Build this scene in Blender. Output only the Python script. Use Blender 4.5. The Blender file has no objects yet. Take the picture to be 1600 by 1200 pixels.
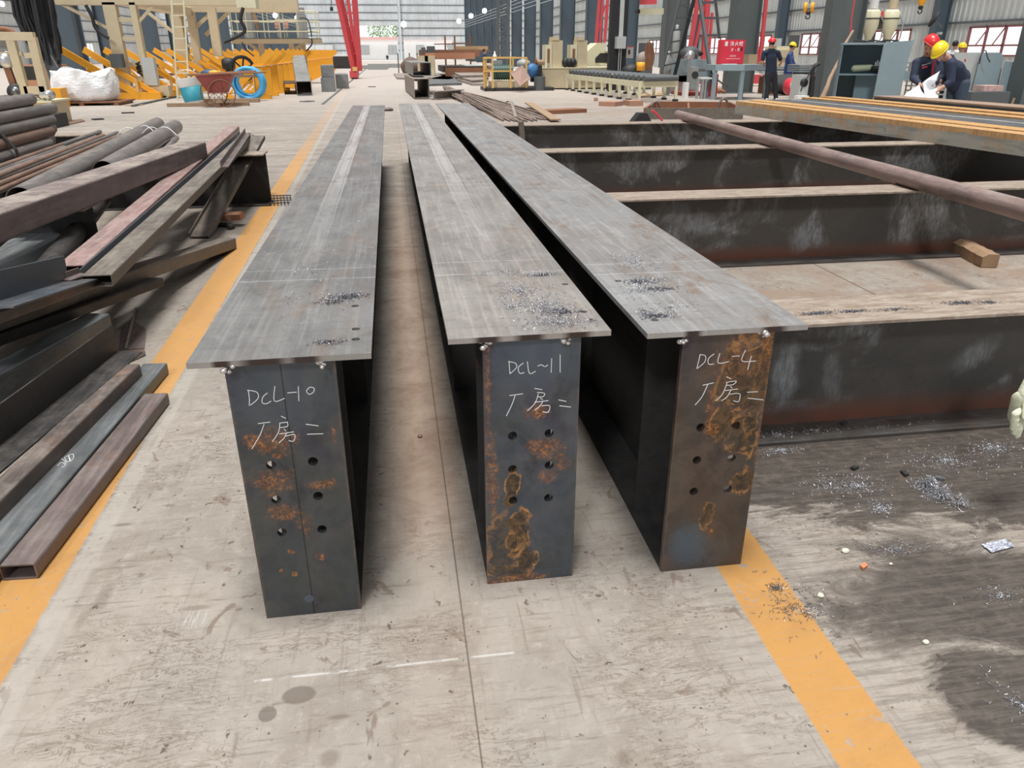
import bpy, bmesh, math, random
from mathutils import Vector, Matrix, Quaternion
random.seed(7)
SC = bpy.context.scene
COL = SC.collection
PI = math.pi
# ------------------------------------------------------------------ camera model (image 1600x1200)
FPX, HC = 1173.2, 1.42
CAMR = Matrix(((0.98876132, 0.06312572, 0.13552192),
               (-0.14947709, 0.40065208, 0.90395493),
               (-0.00276567, 0.91405309, -0.40558513)))
def ray(x, y):
    return CAMR @ Vector(((x-800)/FPX, (600-y)/FPX, 1.0))
def G(x, y, z=0.0):
    v = ray(x, y); t = (z-HC)/v.z
    return Vector((v.x*t, v.y*t, z))
def AY(x, y, Y):
    v = ray(x, y); t = Y/v.y
    return Vector((v.x*t, Y, HC+v.z*t))
def AX(x, y, X):
    v = ray(x, y); t = X/v.x
    return Vector((X, v.y*t, HC+v.z*t))
def V(*a): return Vector(a)

# ------------------------------------------------------------------ node helper
class NB:
    def __init__(s, name):
        s.m = bpy.data.materials.new(name); s.m.use_nodes = True
        s.t = s.m.node_tree; s.t.nodes.clear()
        s.out = s.t.nodes.new('ShaderNodeOutputMaterial')
        s.b = s.t.nodes.new('ShaderNodeBsdfPrincipled')
        s.t.links.new(s.b.outputs[0], s.out.inputs[0])
        s._oc = None
    def n(s, ty, **k):
        nd = s.t.nodes.new(ty)
        for a, b in k.items(): setattr(nd, a, b)
        return nd
    def put(s, sock, v):
        if v is None: return
        if isinstance(v, bpy.types.NodeSocket): s.t.links.new(v, sock)
        else:
            if isinstance(v, (tuple, list)) and len(v) == 3 and sock.type == 'RGBA': v = (*v, 1)
            sock.default_value = v
    def oc(s):
        if s._oc is None: s._oc = s.n('ShaderNodeTexCoord').outputs['Object']
        return s._oc
    def gen_random(s):
        return s.n('ShaderNodeObjectInfo').outputs['Random']
    def M(s, op, a, b=None, c=None, clamp=False):
        nd = s.n('ShaderNodeMath', operation=op); nd.use_clamp = clamp
        for i, v in enumerate((a, b, c)):
            if v is not None: s.put(nd.inputs[i], v)
        return nd.outputs[0]
    def add(s, a, b): return s.M('ADD', a, b)
    def sub(s, a, b): return s.M('SUBTRACT', a, b)
    def mul(s, a, b, clamp=False): return s.M('MULTIPLY', a, b, clamp=clamp)
    def inv(s, a): return s.M('SUBTRACT', 1.0, a, clamp=True)
    def mx(s, a, b): return s.M('MAXIMUM', a, b)
    def mn(s, a, b): return s.M('MINIMUM', a, b)
    def rng(s, v, lo, hi, a=0.0, b=1.0):
        nd = s.n('ShaderNodeMapRange', interpolation_type='SMOOTHSTEP')
        s.put(nd.inputs['Value'], v); nd.inputs['From Min'].default_value = lo; nd.inputs['From Max'].default_value = hi
        nd.inputs['To Min'].default_value = a; nd.inputs['To Max'].default_value = b
        return nd.outputs[0]
    def mix(s, f, a, b, bt='MIX'):
        nd = s.n('ShaderNodeMix', data_type='RGBA', blend_type=bt); nd.clamp_factor = True
        s.put(nd.inputs[0], f); s.put(nd.inputs[6], a); s.put(nd.inputs[7], b)
        return nd.outputs[2]
    def sc(s, vec, k, off=(0, 0, 0), rot=(0, 0, 0)):
        nd = s.n('ShaderNodeMapping'); s.put(nd.inputs['Vector'], vec)
        nd.inputs['Scale'].default_value = k if isinstance(k, tuple) else (k, k, k)
        nd.inputs['Location'].default_value = off; nd.inputs['Rotation'].default_value = rot
        return nd.outputs[0]
    def noise(s, vec, scale, detail=4, rough=0.6, dist=0.0):
        nd = s.n('ShaderNodeTexNoise'); s.put(nd.inputs['Vector'], vec)
        nd.inputs['Scale'].default_value = scale; nd.inputs['Detail'].default_value = detail
        nd.inputs['Roughness'].default_value = rough; nd.inputs['Distortion'].default_value = dist
        return nd.outputs[0]
    def vor(s, vec, scale, feat='F1'):
        nd = s.n('ShaderNodeTexVoronoi', feature=feat); s.put(nd.inputs['Vector'], vec)
        nd.inputs['Scale'].default_value = scale
        return nd.outputs['Distance']
    def sep(s, vec):
        nd = s.n('ShaderNodeSeparateXYZ'); s.put(nd.inputs[0], vec)
        return nd.outputs
    def blob(s, x, y, cx, cy, rx, ry, soft=0.3, ang=0.0, warp=None):
        dx, dy = s.sub(x, cx), s.sub(y, cy)
        c, sn = math.cos(ang), math.sin(ang)
        u = s.add(s.mul(dx, c/rx), s.mul(dy, sn/rx)); w = s.add(s.mul(dx, -sn/ry), s.mul(dy, c/ry))
        d = s.M('SQRT', s.add(s.mul(u, u), s.mul(w, w)))
        if warp is not None: d = s.add(d, warp)
        return s.rng(d, 1-soft, 1+soft, 1, 0)
    def line(s, v, c, w, soft=None):
        d = s.M('ABSOLUTE', s.sub(v, c))
        soft = soft or w*0.6
        return s.rng(d, max(w-soft, 0), w+soft, 1, 0)
    def bump(s, h, strength=0.3, dist=0.01):
        nd = s.n('ShaderNodeBump'); nd.inputs['Strength'].default_value = strength; nd.inputs['Distance'].default_value = dist
        s.put(nd.inputs['Height'], h); s.t.links.new(nd.outputs[0], s.b.inputs['Normal'])
    def done(s, col, rough=0.6, metal=0.0, spec=0.5):
        s.put(s.b.inputs['Base Color'], col); s.put(s.b.inputs['Roughness'], rough); s.put(s.b.inputs['Metallic'], metal)
        s.put(s.b.inputs['Specular IOR Level'], spec)
        return s.m

def paint(name, col, rough=0.5, metal=0.0, var=0.12, dirt=0.25, dirtcol=(0.09, 0.07, 0.055), scale=3.0):
    n = NB(name); v = n.oc()
    a = n.noise(v, scale, 5, 0.65); b = n.noise(v, scale*6, 4, 0.7)
    c = n.mix(n.mul(n.rng(a, .35, .7), var*2), col, tuple(x*0.75 for x in col))
    c = n.mix(n.mul(n.rng(b, .58, .75), dirt), c, dirtcol)
    return n.done(c, rough, metal)

def flat(name, col, rough=0.6, metal=0.0, emit=0.0):
    n = NB(name)
    if emit:
        n.put(n.b.inputs['Emission Color'], col); n.b.inputs['Emission Strength'].default_value = emit
    return n.done((*col,), rough, metal)

def steel(name, col, col2, rust=(0.20, 0.085, 0.04), rust_amt=0.2, rough=0.5, metal=0.35, axis='y', scale=1.0, dust=0.15, dustcol=(0.36, 0.32, 0.28), seed=0.0):
    """mill-scale steel: long rolling streaks, brownish patches, dust"""
    n = NB(name); v = n.oc()
    r = n.gen_random()
    cm = n.n('ShaderNodeVectorMath', operation='ADD'); n.put(cm.inputs[0], v)
    cb = n.n('ShaderNodeCombineXYZ'); n.put(cb.inputs[0], n.mul(r, 31.0)); n.put(cb.inputs[1], n.mul(r, 57.0)); cb.inputs[2].default_value = seed
    n.put(cm.inputs[1], cb.outputs[0]); v = cm.outputs[0]
    k = {'x': (1.2, 14, 14), 'y': (14, 1.2, 14), 'z': (14, 14, 1.2)}[axis]
    st = n.noise(n.sc(v, k), 2.0*scale, 6, 0.7)
    bl = n.noise(v, 2.2*scale, 6, 0.7, 0.6)
    fi = n.noise(v, 60*scale, 3, 0.7)
    c = n.mix(n.rng(bl, .32, .68), col, col2)
    c = n.mix(n.mul(n.rng(st, .4, .72), .55), c, tuple(min(x*1.7, 1) for x in col))
    c = n.mix(n.mul(n.rng(fi, .55, .75), .35), c, tuple(x*.5 for x in col))
    c = n.mix(n.mul(n.rng(n.noise(v, 1.3*scale, 7, .75, 1.0), .62-rust_amt*.25, .72), .75), c, rust)
    gn = n.n('ShaderNodeNewGeometry').outputs['Normal']; upf = n.rng(n.sep(gn)[2], .3, .95, .25, 2.2)
    c = n.mix(n.mul(n.mul(n.rng(n.noise(v, 4*scale, 5, .8), .42, .7), dust), upf, clamp=True), c, dustcol)
    n.bump(n.add(fi, st), .12, .004)
    return n.done(c, n.rng(st, .3, .7, rough-.1, rough+.12), metal)

# ------------------------------------------------------------------ mesh builder
def frame(d, up=None):
    d = d.normalized(); up = up or V(0, 0, 1)
    if abs(d.dot(up.normalized())) > .995: up = V(0, 1, 0)
    s = d.cross(up).normalized(); u = s.cross(d).normalized()
    return s, u
class MB:
    def __init__(s): s.v = []; s.f = []; s.sm = []
    def _add(s, vs, fs, smooth=False):
        o = len(s.v); s.v += [Vector(a) for a in vs]
        s.f += [tuple(i+o for i in f) for f in fs]; s.sm += [smooth]*len(fs)
        return s
    def box(s, c, size, rot=None):
        c = Vector(c); h = Vector(size)/2
        vs = [Vector((x*h.x, y*h.y, z*h.z)) for z in (-1, 1) for y in (-1, 1) for x in (-1, 1)]
        if rot is not None: vs = [rot @ a for a in vs]
        return s._add([a+c for a in vs], [(0, 2, 3, 1), (4, 5, 7, 6), (0, 1, 5, 4), (2, 6, 7, 3), (0, 4, 6, 2), (1, 3, 7, 5)])
    def span(s, a, b):
        a = Vector(a); b = Vector(b)
        return s.box((a+b)/2, [max(abs(b[i]-a[i]), 1e-4) for i in range(3)])
    def bar(s, p0, p1, w, h, up=None):
        p0, p1 = Vector(p0), Vector(p1); sd, u = frame(p1-p0, up)
        return s.prism([(-w/2, -h/2), (w/2, -h/2), (w/2, h/2), (-w/2, h/2)], p0, p1, up)
    def prism(s, prof, p0, p1, up=None, smooth=False, cut0=None):
        p0, p1 = Vector(p0), Vector(p1); sd, u = frame(p1-p0, up); n = len(prof)
        vs = [p0+sd*a+u*b for a, b in prof]+[p1+sd*a+u*b for a, b in prof]
        fs = [(i, (i+1) % n, n+(i+1) % n, n+i) for i in range(n)]
        s._add(vs, fs, smooth)
        s._add(vs, [tuple(range(n))[::-1], tuple(range(n, 2*n))])
        return s
    def hollow(s, w, h, t, p0, p1, up=None, r=None, seg=3):
        """rectangular hollow section, open ends"""
        p0, p1 = Vector(p0), Vector(p1); sd, u = frame(p1-p0, up); r = r if r is not None else t*1.6
        def loop(w, h, r):
            o = []
            for cx, cy, a0 in ((w/2-r, h/2-r, 0), (-w/2+r, h/2-r, 90), (-w/2+r, -h/2+r, 180), (w/2-r, -h/2+r, 270)):
                for k in range(seg+1):
                    a = math.radians(a0+90*k/seg); o.append((cx+r*math.cos(a), cy+r*math.sin(a)))
            return o
        A, B = loop(w, h, r), loop(w-2*t, h-2*t, max(r-t, .001)); n = len(A)
        vs = [p0+sd*a+u*b for a, b in A]+[p1+sd*a+u*b for a, b in A]+[p0+sd*a+u*b for a, b in B]+[p1+sd*a+u*b for a, b in B]
        fs = []
        for i in range(n):
            j = (i+1) % n
            fs += [(i, j, n+j, n+i), (2*n+j, 2*n+i, 3*n+i, 3*n+j), (j, i, 2*n+i, 2*n+j), (n+i, n+j, 3*n+j, 3*n+i)]
        return s._add(vs, fs)
    def tube(s, p0, p1, r, seg=16, r1=None, caps=True, smooth=True):
        p0, p1 = Vector(p0), Vector(p1); sd, u = frame(p1-p0); r1 = r if r1 is None else r1
        vs = []
        for p, q in ((p0, r), (p1, r1)):
            vs += [p+(sd*math.cos(2*PI*i/seg)+u*math.sin(2*PI*i/seg))*q for i in range(seg)]
        s._add(vs, [(i, (i+1) % seg, seg+(i+1) % seg, seg+i) for i in range(seg)], smooth)
        if caps: s._add(vs, [tuple(range(seg))[::-1], tuple(range(seg, 2*seg))])
        return s
    def pipe(s, p0, p1, r, t, seg=20):
        p0, p1 = Vector(p0), Vector(p1); sd, u = frame(p1-p0); q = []
        for p, a in ((p0, r), (p1, r), (p0, r-t), (p1, r-t)):
            q += [p+(sd*math.cos(2*PI*i/seg)+u*math.sin(2*PI*i/seg))*a for i in range(seg)]
        n = seg; fs = []; fe = []
        for i in range(n):
            j = (i+1) % n
            fs += [(i, j, n+j, n+i), (2*n+j, 2*n+i, 3*n+i, 3*n+j)]; fe += [(j, i, 2*n+i, 2*n+j), (n+i, n+j, 3*n+j, 3*n+i)]
        s._add(q, fs, True); s._add(q, fe); return s
    def path(s, pts, r, seg=8, closed=False, smooth=True, flat=None):
        pts = [Vector(p) for p in pts]; n = len(pts); vs = []; prev = None
        for i, p in enumerate(pts):
            a = pts[(i-1) % n] if (closed or i > 0) else p; b = pts[(i+1) % n] if (closed or i < n-1) else p
            d = (b-a); d = d.normalized() if d.length > 1e-9 else V(0, 0, 1)
            if prev is None: sd, u = frame(d)
            else:
                u = prev-d*prev.dot(d); u = u.normalized() if u.length > 1e-6 else frame(d)[1]; sd = d.cross(u)
            prev = u
            rr = r[i] if isinstance(r, (list, tuple)) else r
            fl = flat or 1
            vs += [p+(sd*math.cos(2*PI*k/seg)+u*math.sin(2*PI*k/seg)*fl)*rr for k in range(seg)]
        m = n if closed else n-1; fs = []
        for i in range(m):
            for k in range(seg):
                a, b = i*seg+k, i*seg+(k+1) % seg; c, d = ((i+1) % n)*seg+(k+1) % seg, ((i+1) % n)*seg+k
                fs.append((a, b, c, d))
        s._add(vs, fs, smooth)
        if not closed: s._add(vs, [tuple(range(seg))[::-1], tuple(range((n-1)*seg, n*seg))])
        return s
    def ball(s, c, r, seg=14, rings=9, rot=None):
        c = Vector(c); r = Vector(r) if not isinstance(r, (int, float)) else V(r, r, r); vs = [V(0, 0, -1)]
        for i in range(1, rings):
            a = -PI/2+PI*i/rings
            vs += [V(math.cos(a)*math.cos(2*PI*k/seg), math.cos(a)*math.sin(2*PI*k/seg), math.sin(a)) for k in range(seg)]
        vs.append(V(0, 0, 1)); L = len(vs)-1
        vs = [V(a.x*r.x, a.y*r.y, a.z*r.z) for a in vs]
        if rot is not None: vs = [rot @ a for a in vs]
        fs = [(0, 1+(k+1) % seg, 1+k) for k in range(seg)]
        for i in range(rings-2):
            for k in range(seg):
                a = 1+i*seg; fs.append((a+k, a+(k+1) % seg, a+seg+(k+1) % seg, a+seg+k))
        a = 1+(rings-2)*seg; fs += [(a+k, a+(k+1) % seg, L) for k in range(seg)]
        return s._add([q+c for q in vs], fs, True)
    def cap(s, p0, r0, p1, r1, seg=14, fl=(1, 1), up=None):
        """tapered capsule"""
        p0, p1 = Vector(p0), Vector(p1); d = (p1-p0); L = d.length; dn = d.normalized() if L > 1e-6 else V(0, 0, 1)
        sd, u = frame(dn, up); rows = []
        for k in range(1, 5):
            a = -PI/2+PI/2*k/4; rows.append((p0+dn*r0*math.sin(a), r0*math.cos(a)))
        for k in range(0, 4):
            a = PI/2*k/4; rows.append((p1+dn*r1*math.sin(a), r1*math.cos(a)))
        vs = [p0-dn*r0]; n = len(rows)
        for p, r in rows: vs += [p+sd*math.cos(2*PI*i/seg)*r*fl[0]+u*math.sin(2*PI*i/seg)*r*fl[1] for i in range(seg)]
        vs.append(p1+dn*r1); fs = [(0, 1+(i+1) % seg, 1+i) for i in range(seg)]
        for j in range(n-1):
            for i in range(seg):
                a = 1+j*seg; fs.append((a+i, a+(i+1) % seg, a+seg+(i+1) % seg, a+seg+i))
        a = 1+(n-1)*seg; fs += [(a+i, a+(i+1) % seg, len(vs)-1) for i in range(seg)]
        return s._add(vs, fs, True)
    def lathe(s, prof, c, seg=24, axis=None):
        c = Vector(c); ax = (axis or V(0, 0, 1)).normalized(); sd, u = frame(ax)
        vs = []
        for r, z in prof: vs += [c+ax*z+(sd*math.cos(2*PI*i/seg)+u*math.sin(2*PI*i/seg))*r for i in range(seg)]
        fs = []
        for j in range(len(prof)-1):
            for i in range(seg): fs.append((j*seg+i, j*seg+(i+1) % seg, (j+1)*seg+(i+1) % seg, (j+1)*seg+i))
        return s._add(vs, fs, True)
    def poly(s, pts, th=0.0, nrm=None):
        """flat polygon given thickness along nrm"""
        pts = [Vector(p) for p in pts]; n = len(pts)
        if nrm is None: nrm = (pts[1]-pts[0]).cross(pts[2]-pts[0]).normalized()
        if th:
            vs = pts+[p+nrm*th for p in pts]
            return s._add(vs, [tuple(range(n))[::-1], tuple(range(n, 2*n))]+[(i, (i+1) % n, n+(i+1) % n, n+i) for i in range(n)])
        return s._add(pts, [tuple(range(n))])
    def build(s, name, mat, parent=None, label=None, cat=None, group=None, kind=None, origin=None, bevel=0, mods=None):
        me = bpy.data.meshes.new(name)
        if parent is not None:
            mi = gl(parent).inverted(); vs = [mi @ v for v in s.v]; loc = None
        else:
            if kind == 'structure' and origin is None: loc = V(0, 0, 0)
            elif origin is not None: loc = Vector(origin)
            else:
                xs = [v.x for v in s.v]; ys = [v.y for v in s.v]
                loc = V((min(xs)+max(xs))/2, (min(ys)+max(ys))/2, min(v.z for v in s.v))
            vs = [v-loc for v in s.v]
        me.from_pydata([tuple(v) for v in vs], [], s.f)
        me.polygons.foreach_set('use_smooth', s.sm)
        bm = bmesh.new(); bm.from_mesh(me); bmesh.ops.recalc_face_normals(bm, faces=bm.faces); bm.to_mesh(me); bm.free()
        o = bpy.data.objects.new(name, me); COL.objects.link(o)
        if parent is not None: o.parent = parent
        else: o.location = loc
        me.materials.append(mat)
        if bevel:
            b = o.modifiers.new('bevel', 'BEVEL'); b.width = bevel; b.segments = 2; b.limit_method = 'ANGLE'
        tag(o, label, cat, group, kind)
        return o
def gl(o):
    m = Matrix.LocRotScale(o.location, o.rotation_euler, o.scale)
    return gl(o.parent) @ m if o.parent else m
def tag(o, label=None, cat=None, group=None, kind=None):
    if label: o['label'] = label
    if cat: o['category'] = cat
    if group: o['group'] = group
    if kind: o['kind'] = kind
    return o
def thing(name, label, cat, loc=(0, 0, 0), rz=0.0, group=None):
    o = bpy.data.objects.new(name, None); COL.objects.link(o); o.empty_display_size = .1
    o.location = loc; o.rotation_euler = (0, 0, rz)
    return tag(o, label, cat, group)
def kids(o): return [c for c in ALLK(o)]
def ALLK(o): return list(o.children)
def dup(root, loc, rz=None, label=None, group=None):
    r = root.copy(); COL.objects.link(r); r.location = loc
    if rz is not None: r.rotation_euler = (0, 0, rz)
    if label: r['label'] = label
    if group: r['group'] = group
    for ch in list(root.children):
        c = ch.copy(); COL.objects.link(c); c.parent = r
        for g in list(ch.children):
            d = g.copy(); COL.objects.link(d); d.parent = c
    return r
ORD = ['nearest', 'second nearest', 'third nearest', 'fourth nearest', 'fifth nearest', 'sixth nearest', 'seventh nearest', 'eighth nearest',
       'ninth nearest', 'tenth nearest', 'eleventh nearest', 'twelfth nearest', 'thirteenth nearest', 'fourteenth nearest', 'fifteenth nearest',
       'sixteenth nearest', 'seventeenth nearest', 'eighteenth nearest', 'nineteenth nearest', 'twentieth nearest'] + [str(k)+'th nearest' for k in range(21, 60)]
def H_prof(h, b, tw, tf):
    """I section profile, v up"""
    return [(-b/2, 0), (b/2, 0), (b/2, tf), (tw/2, tf), (tw/2, h-tf), (b/2, h-tf), (b/2, h), (-b/2, h), (-b/2, h-tf), (-tw/2, h-tf), (-tw/2, tf), (-b/2, tf)]
def plate_with_holes(outer, holes, th, seg=20):
    """2D outline with round holes -> MB verts in local u,v,w (w from 0 to th)"""
    cu = bpy.data.curves.new('tmp', 'CURVE'); cu.dimensions = '2D'; cu.fill_mode = 'BOTH'; cu.extrude = th/2
    def sp(pts):
        q = cu.splines.new('POLY'); q.points.add(len(pts)-1)
        for i, (a, b) in enumerate(pts): q.points[i].co = (a, b, 0, 1)
        q.use_cyclic_u = True
    sp(outer)
    for (cx, cy, r) in holes: sp([(cx+r*math.cos(2*PI*k/seg), cy+r*math.sin(2*PI*k/seg)) for k in range(seg)])
    ob = bpy.data.objects.new('tmp', cu); COL.objects.link(ob)
    dg = bpy.context.evaluated_depsgraph_get(); dg.update()
    me = bpy.data.meshes.new_from_object(ob.evaluated_get(dg))
    vs = [v.co.copy() for v in me.vertices]; fs = [tuple(p.vertices) for p in me.polygons]
    bpy.data.objects.remove(ob); bpy.data.curves.remove(cu); bpy.data.meshes.remove(me)
    return [V(v.x, v.y, v.z+th/2) for v in vs], fs
# ------------------------------------------------------------------ floor
def floor_mat():
    n = NB('concrete_floor'); v = n.oc(); x, y, z = n.sep(v)
    big = n.noise(v, .55, 6, .65, .5); mid = n.noise(v, 3.0, 7, .72, .6); fin = n.noise(v, 22, 6, .75)
    c = n.mix(n.rng(big, .35, .65), (.345, .307, .265), (.272, .248, .220))
    c = n.mix(n.mul(n.rng(mid, .40, .66), .6), c, (.20, .165, .135))
    c = n.mix(n.mul(n.rng(fin, .48, .70), .45), c, (.41, .37, .33))
    # brushed / dragged scratches in two directions
    s1 = n.noise(n.sc(v, (3, 34, 1), rot=(0, 0, .35)), 1.6, 6, .75, .3)
    s2 = n.noise(n.sc(v, (30, 2.0, 1), rot=(0, 0, .12)), 1.6, 6, .75, .3)
    c = n.mix(n.mul(n.rng(s1, .53, .67), .55), c, (.15, .115, .09))
    c = n.mix(n.mul(n.rng(s2, .55, .69), .48), c, (.17, .13, .105))
    c = n.mix(n.mul(n.rng(n.noise(n.sc(v, (26, 3, 1), off=(3, 1, 0)), 2.2, 5, .75), .62, .74), .45), c, (.50, .47, .44))
    # thin crack-like scuffs
    cr = n.noise(n.sc(v, (3.0, 9.0, 1)), 2.6, 8, .72, 1.6)
    crm = n.mul(n.line(cr, .5, .011, .010), n.rng(n.noise(v, 2.4, 3, .6), .46, .58))
    c = n.mix(n.mul(crm, .75), c, (.10, .065, .048))
    # brown oil blots
    bl = n.noise(n.sc(v, (7.0, 5.0, 1)), 1.5, 7, .62, .8)
    c = n.mix(n.mul(n.rng(bl, .615, .66), .6), c, (.13, .085, .062))
    b2 = n.noise(n.sc(v, (16.0, 13.0, 1), off=(9, 4, 0)), 1.5, 5, .6, .3)
    c = n.mix(n.mul(n.rng(b2, .655, .68), .8), c, (.07, .045, .035))
    sp = n.vor(v, 34); spm = n.mx(n.mul(n.rng(sp, .07, .15, 1, 0), n.rng(n.noise(v, 5, 3, .6), .50, .62)), n.rng(n.noise(n.sc(v, (1.6, 1, 1), rot=(0, 0, .7)), 85, 3, .6), .68, .72))
    c = n.mix(n.mul(spm, .8), c, (.05, .035, .028))
    wp = n.mul(n.sub(mid, .5), 1.6)
    for (px, py, rx, ry, a) in ((468, 1086, .040, .028, .0), (418, 1116, .020, .022, .3)):
        g = G(px, py); c = n.mix(n.mul(n.blob(x, y, g.x, g.y, rx, ry, .12, a, n.mul(wp, .35)), .75), c, (.125, .10, .082))
    for (px, py, rx, ry, k) in ((305, 950, .035, .01, .45), (160, 935, .02, .055, .4), (530, 1120, .03, .008, .6), (515, 1185, .02, .02, .5), (975, 1185, .016, .022, .45), (190, 820, .03, .008, .6), (240, 690, .008, .06, .5), (130, 965, .012, .05, .3)):
        g = G(px, py); c = n.mix(n.mul(n.blob(x, y, g.x, g.y, rx, ry, .5, 0, wp), k), c, (.12, .08, .06))
    # white chalk line, dashed
    g0, g1 = G(400, 1064), G(800, 1020); sl = (g1.y-g0.y)/(g1.x-g0.x)
    ln = n.line(n.sub(y, n.mul(x, sl)), g0.y-g0.x*sl, .0035, .003)
    ln = n.mul(n.mul(ln, n.mul(n.rng(x, g0.x-.01, g0.x, 0, 1), n.rng(x, g1.x, g1.x+.01, 1, 0))), n.rng(n.noise(v, 14, 4, .7), .42, .56))
    c = n.mix(n.mul(ln, .55), c, (.62, .62, .61))
    for (px, py, rx, ry) in ((300, 968, .04, .035), (845, 1008, .02, .008), (285, 945, .01, .03), (1030, 1005, .014, .008)):
        g = G(px, py); c = n.mix(n.mul(n.mul(n.blob(x, y, g.x, g.y, rx, ry, .6), n.rng(n.noise(n.sc(v, (60, 5, 1)), 2, 4, .7), .48, .66)), .5), c, (.60, .60, .62))
    # rust tint in the lane between the long beams and the floor between the trestles
    lane = n.mul(n.rng(x, -.14, -.02, 0, 1), n.rng(x, .10, .2, 1, 0))
    c = n.mix(n.mul(n.mul(lane, n.mul(n.rng(y, 1.7, 2.4, .12, 1.0), n.rng(y, 5, 9.2, 1.0, .2))), .7), c, n.mix(n.rng(mid, .42, .7), (.36, .26, .19), (.22, .135, .09)))
    tre = n.mul(n.rng(x, 1.1, 1.5), n.rng(y, 2.6, 3.4))
    c = n.mix(n.mul(n.mul(tre, n.rng(n.noise(v, 1.4, 5, .7, .8), .42, .62)), .6), c, (.235, .15, .10))
    # dark swarf dirt area on the right
    w2 = n.mul(n.sub(n.noise(n.sc(v, (1.3, 3.0, 1), rot=(0, 0, .25)), 2.2, 7, .75, .7), .5), 2.4)
    d = n.mx(n.mx(n.blob(x, y, 2.05, 2.25, 1.0, .42, .25, .0, n.mul(w2, .6)), n.mul(n.blob(x, y, 1.42, 1.12, .22, .16, .35, -.9, n.mul(w2, .6)), .95)), n.mul(n.blob(x, y, 1.75, 1.45, .45, .24, .5, -.3, w2), .85))
    d = n.mx(d, n.mul(n.blob(x, y, 1.45, 1.55, .40, .22, .5, .4, w2), .55))
    d = n.mul(n.rng(d, .12, .62), n.rng(s1, .25, .6, .8, 1.0))
    c = n.mix(n.mul(d, .96), c, n.mix(n.rng(fin, .45, .72), (.036, .028, .023), (.085, .067, .055)))
    brush = n.mul(n.blob(x, y, 1.5, 1.5, .7, .7, .5), n.rng(n.noise(n.sc(v, (3, 40, 1), rot=(0, 0, -.3)), 1.3, 5, .7, .3), .47, .60))
    c = n.mix(n.mul(brush, .5), c, (.12, .098, .082))
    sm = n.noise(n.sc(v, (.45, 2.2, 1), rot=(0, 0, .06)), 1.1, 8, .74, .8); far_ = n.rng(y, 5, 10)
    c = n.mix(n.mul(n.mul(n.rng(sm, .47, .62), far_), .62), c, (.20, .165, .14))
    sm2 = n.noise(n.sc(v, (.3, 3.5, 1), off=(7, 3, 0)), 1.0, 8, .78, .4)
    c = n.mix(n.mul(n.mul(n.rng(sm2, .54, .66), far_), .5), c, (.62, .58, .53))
    # expansion joints
    j = n.mx(n.line(y, 5.95, .008, .005), n.line(y, 8.9, .012, .008)); j = n.mx(j, n.line(y, 14.2, .02, .012)); j = n.mx(j, n.line(y, 20.5, .03, .02))
    j = n.mx(j, n.mx(n.line(x, .105, .0022, .0015), n.line(x, 2.96, .006, .004)))
    c = n.mix(n.mul(j, .75), c, (.07, .055, .045))
    # the two yellow lane lines
    edge = n.mul(n.sub(fin, .5), .018)
    xl = n.add(n.sub(x, n.mul(n.sub(y, 2.0), -.0235)), edge)
    yl = n.mul(n.rng(xl, -1.232, -1.224, 0, 1), n.rng(xl, -1.052, -1.044, 1, 0))
    xr = n.add(n.sub(x, n.mul(n.sub(y, 1.05), .016)), edge)
    yr = n.mul(n.rng(xr, .866, .874, 0, 1), n.rng(xr, 1.04, 1.048, 1, 0))
    yr = n.mul(yr, n.rng(y, 2.35, 2.5, 1, 0))
    yl = n.mul(yl, n.rng(y, 9.0, 16.0, 1, .35))
    ym = n.mx(yl, yr)
    wear = n.mx(n.rng(n.noise(n.sc(v, (1, 1, 1), off=(5, 5, 0)), 17, 6, .72), .61, .65), n.mul(spm, .9))
    wear = n.mx(wear, n.mul(n.rng(n.noise(n.sc(v, (3, 60, 1), rot=(0, 0, .5)), 1.6, 5, .75), .55, .68), .45))
    yc = n.mix(n.rng(mid, .4, .7), (.45, .235, .068), (.36, .185, .058))
    yc = n.mix(n.mul(n.rng(y, 1.4, 3.5), .45), yc, (.52, .29, .11))
    c = n.mix(n.mul(ym, n.M('SUBTRACT', 1.0, n.mul(wear, .85))), c, yc)
    halo = n.mul(n.rng(xl, -1.045, -1.03, 0, 1), n.rng(xl, -.985, -.965, 1, 0))
    c = n.mix(n.mul(halo, .35), c, (.43, .40, .36))
    # far floor paler: distant glare mixed into the colour
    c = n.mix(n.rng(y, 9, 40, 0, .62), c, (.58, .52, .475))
    n.bump(n.add(n.mul(fin, .6), n.add(n.mul(s1, .5), n.mul(crm, -1.0))), .25, .004)
    ro = n.rng(mid, .3, .7, .42, .62)
    return n.done(c, ro, 0.0, .5)
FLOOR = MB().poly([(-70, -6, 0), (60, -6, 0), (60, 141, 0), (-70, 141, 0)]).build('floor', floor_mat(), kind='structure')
yard_m = paint('yard_concrete', (.75, .74, .72), .8)
MB().poly([(-120, 141, -.02), (120, 141, -.02), (120, 260, -.02), (-120, 260, -.02)]).build('trim_yard', yard_m, kind='structure')

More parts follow.
